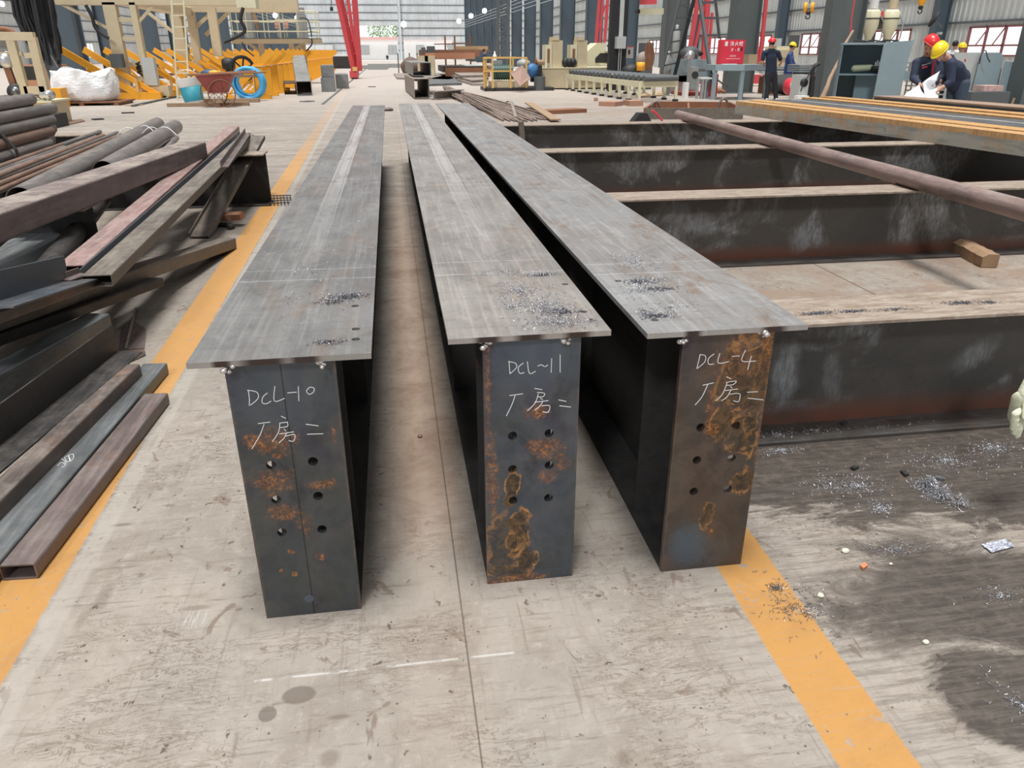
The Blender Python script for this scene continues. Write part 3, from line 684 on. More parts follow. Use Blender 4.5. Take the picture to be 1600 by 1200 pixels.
one('steel_rod', 'thin steel rod lying on the floor in the shade of the raised tubes', 'steel rod', MB().tube(G(196, 545, .008), G(212, 482, .008), .008, 8), st_tan)
one('steel_plate', 'dull purple plate lying on the floor under the overhanging tube end', 'steel plate', MB().poly([G(186, 548), G(226, 545), G(229, 515), G(205, 500), G(190, 510)], .004, V(0, 0, 1)), st_purple)
# raised pieces at the near end of the pile: far tip on the floor, rising towards the camera
def tube_fb(label, A, B, w, h, mat, name='steel_box_tube', t=.005):
    """box tube given its lower front (right-hand) edge A->B"""
    A, B = Vector(A), Vector(B); sd, u = frame(B-A)
    off = sd*(-w/2)+u*(h/2)
    return rhs(label, A+off, B+off, w, h, mat, t, name)
FT = V(-1.275, 6.10, .003); FN = V(-1.72, 3.20, .345)
tube_fb('long brown box tube with its far tip on the floor by the yellow line', FN, FT, .13, .082, st_olive)
tube_fb('dark box tube directly under the one whose tip lies by the yellow line', (-1.725, 3.15, .292), (-1.417, 4.62, .135), .13, .052, st_dark)
A1, A2 = AY(172, 443, 4.0), AY(0, 507, 3.1)
d_ = (A2-A1); A3 = A1+d_*1.25
tube_fb('rust-brown box tube lying on the long brown one, its end cut short', A3, A1, .16, .052, st_rusty)
B1, B2 = AY(105, 440, 3.85), AY(0, 472, 3.2); B3 = B1+(B2-B1)*1.3
angle('blue-grey angle steel with a bright upright leg, topmost at the near end of the pile', B3, B1, st_blue, .125, .14)
o = G(118, 433, .41); angle('small off-cut of angle steel beside the end of the blue-grey one', o+V(-.05, -.06, 0), o+V(.0, .05, 0), st_purple, .035, .06)
# long pieces running away
def two(pn, zn, pf, zf): return G(*pn, zn), G(*pf, zf)
a_, b_ = two((108, 415), .40, (364, 197), .60); rhs('long pinkish flat box tube running away along the pile', a_-V(0, 0, .028), b_-V(0, 0, .028), .14, .056, st_pink)
a_, b_ = two((124, 432), .375, (374, 209), .575); angle('long channel with a dark upright leg beside the pinkish tube', a_-V(0,0,.03), b_-V(0,0,.03), st_blue, .062, .07)
a_, b_ = two((150, 430), .42, (386, 210), .60); rhs('long olive-brown box tube, the one closest to the crane beams in the pile', a_-V(0, 0, .03), b_-V(0, 0, .03), .14, .06, st_olive)
a_, b_ = two((345, 262), .56, (383, 209), .62); angle('purplish angle steel lying on the far half of the olive-brown tube', a_, b_, st_purple, .055, .06)
a_, b_ = two((296, 371), .012, (390, 213), .60); angle('short olive channel leaning from the floor up onto the crosswise beam', a_, b_, st_olive, .04, .16, lip=.03)
rhs('big pale brown box tube lying slantwise across the pile', (-2.32, 3.0, .575), (-1.865, 7.70, .575), .25, .15, steel('tube_purple_dusty', (.185, .145, .135), (.14, .11, .105), rust_amt=.05, rough=.55, metal=.15, dust=.7, dustcol=(.34, .29, .255)), .008)
e_, f_ = G(0, 487, .33), G(140, 325, .33); dd_ = (f_-e_); e_ -= dd_*.15
rhs('dark blue-grey box tube with chalk curves, lying under the big pale one', e_+V(-.17, 0, -.07), f_+V(-.17, 0, -.07), .32, .14, st_grey)
e_, f_ = G(27, 478, .33), G(160, 312, .33)
one('steel_pipe', 'dark shiny pipe lying beside the blue-grey box tube under the pile', 'pipe', MB().pipe(e_-(f_-e_)*.05, f_, .062, .006, 28), st_dark)
one('steel_sheet', 'added black sheet on edge, standing in for the shade under the near end of the pile', 'steel sheet', MB().poly([V(-2.6, 4.3, 0), V(-1.75, 4.9, 0), V(-1.75, 4.9, .30), V(-2.6, 4.3, .34)], .008), dark_web)  # added sheet, black to deepen the shaded gap under the tubes
# crosswise supports under the left pile
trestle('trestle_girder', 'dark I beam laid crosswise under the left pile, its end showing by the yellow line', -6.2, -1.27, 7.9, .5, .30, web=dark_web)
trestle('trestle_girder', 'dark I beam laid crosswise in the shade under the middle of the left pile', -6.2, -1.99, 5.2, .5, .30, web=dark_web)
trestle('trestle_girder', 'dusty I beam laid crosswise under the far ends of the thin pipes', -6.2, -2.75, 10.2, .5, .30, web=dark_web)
# pipes in the upper left
def pipe_thing(label, p0, p1, r, mat, group=None, t=.004, name='steel_pipe'): return one(name, label, 'pipe', MB().pipe(p0, p1, r, t, 20), mat, group)
pipe_thing('thick grey pipe tied with white string, the one farther from the box tubes', (-2.30, 5.1, .585), (-2.93, 10.55, .585), .082, st_pipe)
pipe_thing('thick grey pipe tied with white string, the one nearer the box tubes', (-2.20, 6.3, .585), (-2.62, 10.15, .585), .082, st_pipe)
pipe_thing('thin grey pipe tucked beside the thick pipes', (-2.13, 7.4, .53), (-2.42, 9.35, .53), .028, st_pipe)
for k, (a, b) in enumerate((((-2.93, 9.0), (-2.45, 9.0)), ((-2.84, 9.35), (-2.3, 8.9)))):
    m = MB(); n_ = 26
    m.path([V(a[0]+(b[0]-a[0])*i/n_, a[1]+(b[1]-a[1])*i/n_, .60+.078*abs(math.sin(PI*2*i/n_))) for i in range(n_+1)], .004, 5)
    one('binding_string', ('white string tied over both thick grey pipes', 'white string looped over the thick grey pipes, the end nearer the box tubes')[k], 'string', m, flat('string_white', (.8, .8, .78), .8))
thin = [((156, 206), .027, 0), ((162, 212), .024, 1), ((183, 208), .024, 0), ((189, 211), .022, 1), ((192, 215), .020, 1), ((97, 226), .022, 1), ((100, 230), .020, 0), ((150, 214), .02, 0), ((176, 216), .02, 1)]
for k, ((px, py), r, c) in enumerate(thin):
    far = G(px, py, .53+.02*(k % 2)); d = V(.075, -1, 0).normalized()
    near = far+d*(far.y-4.3); near.x += random.uniform(-.03, .03)
    one('steel_pipe', 'thin '+('grey', 'rusty brown')[c]+' pipe in the loose row of thin pipes', 'pipe', MB().pipe(near, far, r, .004, 12), (st_pipe, st_piper)[c], 'loose thin '+('grey', 'rusty')[c]+' pipes beside the banded stack')
ends = [(33, 171, 0), (43, 182, 0), (48, 197, 1), (59, 208, 0), (74, 218, 1), (67, 232, 0), (22, 160, 0)]
k = 0
for row in range(7):
    for col in range(4 if row < 6 else 3):
        if k >= 26: break
        e = ends[row] if row < len(ends) else ends[-1]
    pass
rows = [(5, .0), (5, .5), (4, 1.0), (4, 1.5), (3, 2.0)]
rp = .058; bx = -3.42
GRY = 'grey pipes in the banded stack'; GRR = 'rusty pipes in the banded stack'
for r_, (cnt, sh) in enumerate(rows):
    for c_ in range(cnt):
        x = bx-sh*rp*2*.5*1.0-rp-c_*rp*2.02-r_*rp*.05; z = .5+rp+r_*rp*1.76
        rusty = (r_+c_*2) % 4 == 1; far = 8.75+((r_*37+c_*53) % 7)*.09
        one('steel_pipe', ('grey', 'rusty')[rusty]+' pipe in the banded stack of pipes', 'pipe', MB().pipe((x+.12, 4.5, z), (x-.06, far, z), rp-.001, .005, 20), (st_pipe, st_piper)[rusty], (GRY, GRR)[rusty])
strap = MB(); pts = [(bx+.03, .49), (bx+.02, .60), (bx-.22, .98), (bx-.30, 1.045), (bx-.62, 1.045)]
for a, b in zip(pts[:-1], pts[1:]):
    strap.bar((a[0], 7.7, a[1]+.012), (b[0], 7.7, b[1]+.012), .05, .006, V(0, 1, 0).cross(V(b[0]-a[0], 0, b[1]-a[1])))
one('steel_band', 'dark steel band strapped over the stack of pipes', 'strap', strap, st_dark)
one('steel_plate', 'long rusty flat plate lying on the floor behind the banded pipes', 'steel plate', MB().poly([G(52, 204), G(60, 206), G(133, 190), G(128, 187), G(48, 199)], .02, V(0, 0, 1)), st_piper)
# hook and rusty lump by the yellow line
hk = thing('lifting_hook', 'black lifting hook lying on the floor by the yellow line', 'hook', G(343, 358))
h0 = G(343, 358)
MB().path([h0+V(.13*math.cos(a)-.02, .09*math.sin(a), .02) for a in [i*PI*1.5/14-.6 for i in range(15)]], [.026-.001*i for i in range(15)], 10).build('hook', st_dark, hk)
MB().path([h0+V(-.15+.05*math.cos(i*PI/6), .03+.05*math.sin(i*PI/6), .05+.02*math.sin(i)) for i in range(12)], .012, 8, closed=True).build('ring', flat('ring_steel', (.45, .44, .43), .35, .7), hk)
def lump(name, label, cat, c, size, mat, seed=1, sub=3, amp=.25):
    rn = random.Random(seed); m = MB(); m.ball((0, 0, 0), 1, 18, 12)
    fr = [(V(rn.uniform(-1, 1), rn.uniform(-1, 1), rn.uniform(-1, 1)), rn.uniform(1, 3.5), rn.uniform(0, 6)) for _ in range(8)]
    vs = []
    for v in m.v:
        k = 1+amp*sum(math.sin(v.dot(d)*f+p) for d, f, p in fr)/4
        vs.append(V(c[0]+v.x*k*size[0], c[1]+v.y*k*size[1], max(0, size[2]*.8+v.z*k*size[2])+c[2]))
    m.v = vs
    return one(name, label, cat, m, mat)
g = G(357, 352); one('wood_scrap', 'rust-brown wood scrap lying on the black hook by the yellow line', 'wood', MB().prism([(-.05, 0), (.06, .0), (.07, .05), (.0, .065), (-.055, .045)], (g.x-.15, g.y+.02, .045), (g.x+.14, g.y-.03, .06)), paint('wood_scrap', (.34, .17, .10), .8, scale=9))
# wire grid by the beam end
m = MB()
for i in range(4): m.path([G(421, 306+i*4, .02), G(455, 305+i*3.6, .02)], .006, 5)
for i in range(7): m.path([G(423+i*5, 305, .026), G(423+i*5.5, 318, .026)], .006, 5)
one('wire_mesh', 'small dark wire mesh lying on the floor beside the dark beam end', 'mesh', m, st_dark)

# ------------------------------------------------------------------ right side: pole, stack, timber, glove, scraps
st_pole = steel('pole_brown', (.25, .175, .155), (.17, .125, .115), rust_amt=.15, rough=.5, metal=.2, axis='y', dust=.3, dustcol=(.36, .31, .29))
pa, pb = V(4.14, 11.15, .561), V(3.50, 2.35, .561)
one('steel_pipe', 'long brown pipe lying slantwise over the crosswise I beams', 'pipe', MB().pipe(pa, pb, .060, .006, 32), st_pole)
def stack_mat(name, c1, c2, edge):
    n = NB(name); v = n.oc(); x, y, z = n.sep(v)
    a = n.noise(n.sc(v, (4, 1, 8)), 1.6, 6, .7, .5); b = n.noise(n.sc(v, (4, 3, 1)), 5, 5, .75, .4)
    c = n.mix(n.rng(a, .35, .65), c1, c2)
    c = n.mix(n.mul(n.rng(n.noise(n.sc(v, (4, 2.2, 1), off=(1, 5, 0)), 2.2, 7, .78, .7), .46, .64), .75), c, (.42, .235, .11)); c = n.mix(n.mul(n.rng(a, .5, .62), .4), c, (.16, .15, .13))
    c = n.mix(n.mul(n.rng(n.add(z, n.mul(n.sub(b, .5), .08)), edge, edge+.02), .9), c, n.mix(n.rng(b, .4, .65), (.56, .33, .13), (.40, .21, .085)))
    c = n.mix(n.mul(n.rng(n.noise(v, 7, 4, .7), .66, .70), .8), c, (.06, .035, .03))
    return n.done(c, .65, .1)
sk_face = stack_mat('stack_face', (.36, .34, .29), (.28, .30, .28), .125)
sk_or = stack_mat('stack_orange', (.55, .31, .11), (.42, .23, .09), -5)
sk_grey = steel('stack_dark_grey', (.088, .095, .10), (.07, .062, .062), rust_amt=.1, rough=.5, metal=.3, dust=.1)
sk_blue = steel('stack_blue_grey', (.165, .20, .22), (.14, .165, .18), rust=(.40, .2, .09), rust_amt=.25, rough=.6, metal=.1, dust=.2)
sk_brown = steel('stack_brown', (.30, .20, .14), (.22, .15, .11), rust=(.42, .2, .09), rust_amt=.4, rough=.65, metal=.05, dust=.2)
def sline(off, y): return 5.35-.0887*(y-11.9)+off
def sbox(o0, o1, z0, z1, ys, ye=4.2):
    m = MB(); a = [V(sline(o0, ys), ys, z0), V(sline(o1, ys), ys, z0), V(sline(o1, ye), ye, z0), V(sline(o0, ye), ye, z0)]
    m.poly(a, z1-z0, V(0, 0, 1)); return m
one('steel_channel', 'front rust-edged grey channel on top of the crosswise I beams', 'channel', sbox(0, .22, .501, .69, 11.9), sk_face)
one('steel_bar', 'orange rusty bar lying directly behind the front channel of the stack', 'bar', sbox(.235, .50, .501, .698, 11.95), sk_or)
t = thing('steel_channel', 'wide dark grey channel with a chalk line, in the middle of the stack', 'channel', (6.3, 8, .501)); t['kind'] = 'thing'
sbox(.52, 1.36, .501, .692, 12.1).build('web', sk_grey, t); m = MB(); m.bar((sline(.98, 12), 12, .6935), (sline(.98, 4.3), 4.3, .6935), .018, .002); m.build('chalk_line', chalk_m, t)
one('steel_bar', 'lower of the two orange rusty bars behind the dark grey channel', 'bar', sbox(1.38, 1.60, .501, .708, 12.35), sk_or)
one('steel_bar', 'upper of the two orange rusty bars behind the dark grey channel', 'bar', sbox(1.62, 1.86, .501, .725, 12.2), sk_or)
t = thing('steel_channel', 'blue-grey channel with a brown top edge, rearmost of the stack', 'channel', (8, 8, .501)); t['kind'] = 'thing'
sbox(2.12, 2.5, .501, .735, 11.6).build('web', sk_blue, t); sbox(2.10, 2.55, .736, .760, 11.6).build('flange', sk_brown, t)
# timber block on the floor between the beams
wd = paint('timber_block', (.30, .19, .11), .8, var=.5, dirt=.6, scale=8)
a, b = G(1500, 384, .05), G(1548, 408, .05)
m = MB(); rn = random.Random(3)
N_ = 9; prof0 = [(-.06, -.048), (.055, -.05), (.062, .03), (.02, .052), (-.05, .048)]
for i in range(N_): 
    p = a.lerp(b, i/(N_-1)); sd, u = frame(b-a)
    m.v += [p+sd*(x+rn.uniform(-.006, .006))+u*(y+rn.uniform(-.004, .004)) for x, y in prof0]
for i in range(N_-1):
    for k in range(5): m.f.append((i*5+k, i*5+(k+1) % 5, (i+1)*5+(k+1) % 5, (i+1)*5+k)); m.sm.append(False)
m.f += [tuple(range(5))[::-1], tuple(range((N_-1)*5, N_*5))]; m.sm += [False, False]
one('timber_block', 'broken timber block lying on the floor against the second crosswise beam', 'wood block', m, wd)
# small scraps on the dark floor
def scrap(name, label, cat, pts, th, mat): return one(name, label, cat, MB().poly([G(x, y, .002) for x, y in pts], th, V(0, 0, 1)), mat)
n = NB('foil_wrapper'); v = n.oc(); c = n.mix(n.rng(n.noise(v, 90, 4, .8, 1.5), .42, .6), (.70, .72, .78), (.22, .25, .38)); n.bump(n.noise(v, 60, 3, .6), .8, .01); foil = n.done(c, .35, .4)
m = MB(); P4 = [G(1533, 853), G(1570, 845), G(1585, 856), G(1549, 866)]
for j in range(5):
    for i in range(7):
        u_, w_ = i/6, j/4; q = P4[0].lerp(P4[1], u_).lerp(P4[3].lerp(P4[2], u_), w_); q.z = .004+.005*random.random(); m.v.append(q)
for j in range(4):
    for i in range(6): m.f.append((j*7+i, j*7+i+1, (j+1)*7+i+1, (j+1)*7+i)); m.sm.append(False)
o = one('foil_wrapper', 'silver and blue foil wrapper lying on the floor', 'wrapper', m, foil); q = o.modifiers.new('thick', 'SOLIDIFY'); q.thickness = .0012
scrap('brick_chip', 'small orange brick chip on the dirty floor', 'chip', [(1343, 886), (1350, 882), (1356, 886), (1348, 891)], .008, flat('brick_orange', (.55, .20, .10), .8))
for k, (px, py, s, lab) in enumerate(((1282, 932, .010, 'pale pebble on the floor right of the yellow line'), (1320, 863, .012, 'clear plastic scrap on the dirty floor above the brick chip'), (1445, 1005, .009, 'pale green pebble on the floor by the dark stain'), (1392, 882, .006, 'tiny pale pebble on the dirty floor'))):
    g = G(px, py); lump('pebble', lab, 'pebble', (g.x, g.y, 0), (s, s*.8, s*.6), flat('pebble_pale_%s' % 'abcd'[k], (.55, .53, .44), .7), k+5)
for k, (px, py, lab) in enumerate(((1335, 733, 'small dark metal offcut left of the shavings heap'), (1413, 742, 'dark metal offcut at the left edge of the shavings heap'), (1468, 750, 'grey metal offcut lying on the shavings heap'), (1318, 663, 'black lump on the lower flange of the crosswise beam'))):
    g = G(px, py, .03 if k == 2 else (.014 if k == 3 else 0)); one('metal_offcut', lab, 'scrap', MB().box((g.x, g.y, g.z+.006), (.03, .016, .012), Matrix.Rotation(.5+k, 3, 'Z')), (st_dark, st_dark, st_grey, st_dark)[k])
# nut-like thing on the concrete between the beams
g = G(656, 683); one('steel_nut', 'small brown nut lying on the floor between the left and middle crane beams', 'nut', MB().lathe([(.0, 0), (.009, 0), (.010, .004), (.008, .008), (0, .008)], (g.x, g.y, 0), 8), st_piper)
# gloved hand edge at the right margin: a pale work glove
gp = AY(1573, 645, 1.9)
gm = NB('glove_knit'); v = gm.oc(); gm.bump(gm.noise(gm.sc(v, (1, 1, 3)), 90, 3, .6), .6, .004); glm = gm.done((.62, .64, .48), .9)
gt = thing('work_glove', 'pale cream knitted work glove hanging in at the picture edge', 'glove', (gp.x, gp.y, gp.z-.08))
m = MB(); m.cap(gp+V(.05, 0, .035), .038, gp+V(.07, .01, -.03), .042, 18, (1, .55)); m.build('palm', glm, gt)
for i, (dx, dz, L) in enumerate(((.012, .012, .05), (.018, -.008, .055), (.028, -.026, .052), (.042, -.042, .045))):
    m = MB(); b = gp+V(.045, -.01, dz); m.cap(b, .012, gp+V(dx, -.02, dz-.008), .0115, 10); m.cap(gp+V(dx, -.02, dz-.008), .0115, gp+V(dx+.006, -.015, dz-.008-L*.6), .010, 10); m.build('finger', glm, gt)
m = MB(); m.cap(gp+V(.05, -.01, .05), .014, gp+V(.03, -.045, .0), .012, 10); m.build('thumb', glm, gt)
m = MB(); m.cap(gp+V(.06, 0, .06), .032, gp+V(.16, .05, .22), .036, 16); m.build('cuff', glm, gt)
# ------------------------------------------------------------------ building shell
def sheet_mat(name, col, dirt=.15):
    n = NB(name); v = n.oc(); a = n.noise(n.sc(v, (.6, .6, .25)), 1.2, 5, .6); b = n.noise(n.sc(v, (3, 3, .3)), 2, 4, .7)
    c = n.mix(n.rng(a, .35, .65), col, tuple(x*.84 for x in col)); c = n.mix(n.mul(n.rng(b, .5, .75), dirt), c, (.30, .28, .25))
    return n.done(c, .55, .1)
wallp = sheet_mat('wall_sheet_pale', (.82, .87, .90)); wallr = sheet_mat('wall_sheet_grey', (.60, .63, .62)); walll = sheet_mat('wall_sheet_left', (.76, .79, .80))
sill_m = sheet_mat('wall_sill_band', (.62, .62, .58)); purl = flat('purlin_grey', (.13, .15, .165), .6, .3)
def corr(m, a, b, z0, z1, pitch=.32, depth=.035, nrm=None):
    """folded sheet from a to b (xy)"""
    a, b = V(a[0], a[1], 0), V(b[0], b[1], 0); L = (b-a).length; d = (b-a)/L; nr = V(-d.y, d.x, 0) if nrm is None else nrm
    k = max(1, int(L/pitch)); p = L/k; xs = []
    for i in range(k): xs += [(i*p, 0), (i*p+p*.36, 0), (i*p+p*.5, depth), (i*p+p*.86, depth)]
    xs.append((L, 0)); o = len(m.v)
    for s_, h in xs: q = a+d*s_+nr*h; m.v += [V(q.x, q.y, z0), V(q.x, q.y, z1)]
    for i in range(len(xs)-1): m.f.append((o+2*i, o+2*i+2, o+2*i+3, o+2*i+1)); m.sm.append(False)
YF = 140.0; WX = 25.0; LX = -38.0; TOPZ = 11.0
# far wall with two openings and one window
m = MB()
OPN = [(-5.0, 1.75, -1, 5.3), (2.7, 10.9, -1, 3.2)]
x = LX
for (a, b, z0, z1) in [(-13.6, -8.6, .55, 2.45)]+OPN:
    corr(m, (x, YF), (a, YF), 0, TOPZ, .6)
    corr(m, (a, YF), (b, YF), z1, TOPZ, .6)
    if z0 > 0: corr(m, (a, YF), (b, YF), 0, z0, .6)
    x = b
corr(m, (x, YF), (WX, YF), 0, TOPZ, .6)
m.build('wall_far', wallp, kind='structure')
k = 0
for z in (1.5, 2.6, 3.75, 4.9, 6.05, 7.2, 8.35, 9.5):
    x = LX; k += 1
    segs = [(LX, -5.0), (1.75, 2.7), (10.9, WX)] if z < 3.2 else ([(LX, -5.0), (1.75, WX)] if z < 5.3 else [(LX, WX)])
    for (a, b) in segs: MB().span((a, YF-.14, z), (b, YF-.02, z+.10)).build('trim_%d' % k, purl, kind='structure'); k += 1
wf = flat('window_frame_maroon', (.28, .10, .10), .6); wfw = flat('window_frame_pale', (.6, .62, .62), .6)
gm_ = bpy.data.materials.new('window_glass'); gm_.use_nodes = True; t_ = gm_.node_tree; t_.nodes.clear()
o_ = t_.nodes.new('ShaderNodeOutputMaterial'); mxs = t_.nodes.new('ShaderNodeMixShader'); tr_ = t_.nodes.new('ShaderNodeBsdfTransparent'); gl_ = t_.nodes.new('ShaderNodeBsdfGlossy'); gl_.inputs['Roughness'].default_value = .05
mxs.inputs[0].default_value = .08; t_.links.new(tr_.outputs[0], mxs.inputs[1]); t_.links.new(gl_.outputs[0], mxs.inputs[2]); t_.links.new(mxs.outputs[0], o_.inputs[0])
WN = [0]
def window(o, d, w, z0, z1, mat, nv=3, low=.38, tilt=True):
    """o: corner xy, d: direction along the wall"""
    WN[0] += 1; o = V(o[0], o[1], 0); d = V(d[0], d[1], 0).normalized(); n_ = V(-d.y, d.x, 0)
    root = bpy.data.objects.new('window_%d' % WN[0], None); COL.objects.link(root); root.location = (o.x, o.y, z0); root['kind'] = 'structure'
    m = MB(); t = .07
    def b(s0, s1, a, c, th=.09): 
        p = o+d*((s0+s1)/2); m.box((p.x, p.y, (a+c)/2), (abs(d.x)*(s1-s0)+abs(n_.x)*th, abs(d.y)*(s1-s0)+abs(n_.y)*th, c-a))
    b(0, w, z0, z0+t); b(0, w, z1-t, z1); b(0, t, z0, z1); b(w-t, w, z0, z1)
    zm = z0+(z1-z0)*low; b(0, w, zm-t/2, zm+t/2)
    for i in range(1, nv): b(w*i/nv-t/2, w*i/nv+t/2, z0, z1)
    m.build('window_frame', mat, root)
    m = MB(); p = o+d*w/2; m.box((p.x, p.y, (z0+z1)/2), (abs(d.x)*w+abs(n_.x)*.01, abs(d.y)*w+abs(n_.y)*.01, z1-z0)); m.build('window_pane', gm_, root)
    if tilt:
        m = MB(); a = o+d*(w/nv*1.05); c = o+d*(w/nv*1.95); off = n_*-.45
        for (p, q) in ((a, c),):
            m.bar(V(p.x, p.y, z1-.05), V(p.x, p.y, zm)+off, .04, .04); m.bar(V(q.x, q.y, z1-.05), V(q.x, q.y, zm)+off, .04, .04); m.bar(V(p.x, p.y, zm)+off, V(q.x, q.y, zm)+off, .04, .04)
        m.build('open_sash', mat, root)
window((-13.6, YF), (1, 0), 5.0, .55, 2.45, wfw, 3, .3, False)
# right wall
m = MB(); y = 6.0
rw = [y0 for y0 in (22.4, 29.4, 36.6, 44.0, 51.2, 58.5, 66, 73.5)]
for y0 in rw:
    corr(m, (WX, y0), (WX, y), 0, TOPZ, .32); corr(m, (WX, y0+3.2), (WX, y0), 2.32, TOPZ, .32); corr(m, (WX, y0+3.2), (WX, y0), 0, 1.15, .32); y = y0+3.2
corr(m, (WX, YF), (WX, y), 0, TOPZ, .5)
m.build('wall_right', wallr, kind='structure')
for y0 in rw: window((WX, y0+3.2), (0, -1), 3.2, 1.15, 2.32, wf, 3, .36, y0 < 50)
for z in (2.45, 3.6, 4.8, 6.0, 7.2): k += 1; MB().span((WX-.12, 6, z), (WX-.01, YF, z+.09)).build('trim_%d' % k, purl, kind='structure')
# left wall
m = MB(); y = 30.0
lw = [y0 for y0 in (36, 43.5, 51, 58.5, 66, 73.5, 81, 88.5, 96, 103.5, 111, 118.5)]
for y0 in lw:
    corr(m, (LX, y), (LX, y0), 0, TOPZ, .5); corr(m, (LX, y0), (LX, y0+3.4), 2.5, TOPZ, .5); corr(m, (LX, y0), (LX, y0+3.4), 0, .7, .5); y = y0+3.4
corr(m, (LX, y), (LX, YF), 0, TOPZ, .5)
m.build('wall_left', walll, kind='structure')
for y0 in lw: window((LX, y0), (0, 1), 3.4, .7, 2.5, wfw, 3, .36, False)
for z in (2.6, 3.8, 5.0, 6.2, 7.4): k += 1; MB().span((LX+.01, 30, z), (LX+.12, YF, z+.09)).build('trim_%d' % k, purl, kind='structure')

# columns
colm = paint('column_grey_green', (.115, .135, .135), .55, .1, var=.2, dirt=.35, dirtcol=(.03, .028, .025), scale=1.5)
colb = paint('column_blue_grey', (.075, .105, .13), .55, .1, var=.2, dirt=.15, scale=1.0)
def column(x0, x1, y, label, mat, h=10.5, b=.42, group=None, tf=.03):
    """H column, web in the x-z plane"""
    t = thing('steel_column', label, 'column', ((x0+x1)/2, y, 0), 0, group); t['kind'] = 'thing'
    MB().span((x0+tf, y-.008, 0), (x1-tf, y+.008, h)).build('web', mat, t)
    MB().span((x0, y-b/2, 0), (x0+tf, y+b/2, h)).build('flange', mat, t); MB().span((x1-tf, y-b/2, 0), (x1, y+b/2, h)).build('flange', mat, t)
    MB().span((x0-.06, y-b/2-.06, .0), (x1+.06, y+b/2+.06, .03)).build('base_plate', mat, t)
    return t
for i, y in enumerate((13.9, 21.2, 27.6, 34.6, 41.8, 48.9, 56.4, 64, 71.5, 79, 87, 95, 103, 111, 119, 127)):
    column(11.9, 12.9 if i != 0 else 12.7, y, ORD[i]+' H column of the row of dark steel columns right of the aisle', colm if i < 4 else colb)
for i, y in enumerate((37.5, 43.5, 50, 57, 64.5, 72, 79.5, 87, 95, 103, 111, 119, 127)):
    column(-14.1, -13.0, y, ORD[i]+' H column of the row of dark steel columns left of the aisle', colb)
for i, y in enumerate((26.8, 34.0, 41.6, 49, 56.2, 63.6, 71)):
    column(24.2, 24.8, y, ORD[i]+' H column standing against the windowed wall on the right', colb)
for i, y in enumerate((49.5, 57, 64.5, 72, 79.5, 87, 94.5, 102, 109.5)):
    column(-37.8, -37.2, y, ORD[i]+' H column standing against the windowed wall on the left', colb)
for i, xx in enumerate((-24.0, -6.6, 2.2)):
    t = column(xx-.2, xx+.2, 139.4, ('pale post against the far wall at the far left', 'pale post in the far wall left of the bright doorway', 'pale post in the far wall between the two doorways')[i], wallp)
# beyond the doors: a low white building and yard things
white_b = paint('white_render', (.93, .93, .93), .8, var=.02, dirt=.02)
bt = thing('site_office', 'long low white building with small windows outside the far doorway', 'building', (-2, 151, 0)); bt['kind'] = 'thing'
MB().span((-30, 150, 0), (26, 156, 3.3)).build('wall', white_b, bt)
MB().span((-30.5, 149.6, 3.3), (26.5, 156.4, 3.75)).build('roof_edge', flat('roof_red', (.75, .45, .42), .7), bt)
for xx in (-4.7, .2, 5.2, -9.6):
    w_ = MB().span((xx, 149.93, .9), (xx+1.35, 149.99, 2.3)).build('window', flat('office_glass', (.55, .58, .60), .3), bt)
    m = MB(); m.span((xx-.06, 149.88, .84), (xx+.02, 149.95, 2.36)); m.span((xx+1.33, 149.88, .84), (xx+1.41, 149.95, 2.36)); m.span((xx+.64, 149.88, .84), (xx+.70, 149.95, 2.36)); m.span((xx-.06, 149.88, 2.3), (xx+1.41, 149.95, 2.36)); m.span((xx-.06, 149.88, .84), (xx+1.41, 149.95, .9)); m.build('window_frame', flat('office_frame', (.42, .42, .42), .5), w_)
tree_m = paint('tree_leaf', (.28, .42, .20), .8, var=.5, scale=2)
def leaf_tree(x, y, h, lab):
    t = thing('tree', lab, 'tree', (x, y, 0)); MB().tube((x, y, 0), (x, y, h*.6), .22, 8, .12).build('trunk', st_tan, t)
    rn = random.Random(int(x*7+y)); m = MB()
    for i in range(650):
        a = rn.uniform(0, 2*PI); q = rn.random()**.5; zz = rn.uniform(-1, 1); r = h*.33*math.sqrt(max(0, 1-zz*zz))*q
        c = V(x+r*math.cos(a), y+r*math.sin(a), h*.72+zz*h*.3); s = rn.uniform(.12, .3); e1 = V(rn.uniform(-1, 1), rn.uniform(-1, 1), rn.uniform(-1, 1)).normalized()*s; e2 = e1.cross(V(rn.random(), rn.random(), rn.random())).normalized()*s*.6
        m._add([c-e1, c+e2, c+e1, c-e2], [(0, 1, 2, 3)])
    m.build('foliage', tree_m, t)
leaf_tree(-1.5, 170, 7.5, 'leafy tree over the white building roof, seen through the far doorway')
leaf_tree(3, 172, 6.5, 'smaller leafy tree over the white building beside the larger one')
leaf_tree(28, 60, 7, 'leafy tree outside the windowed wall on the right')
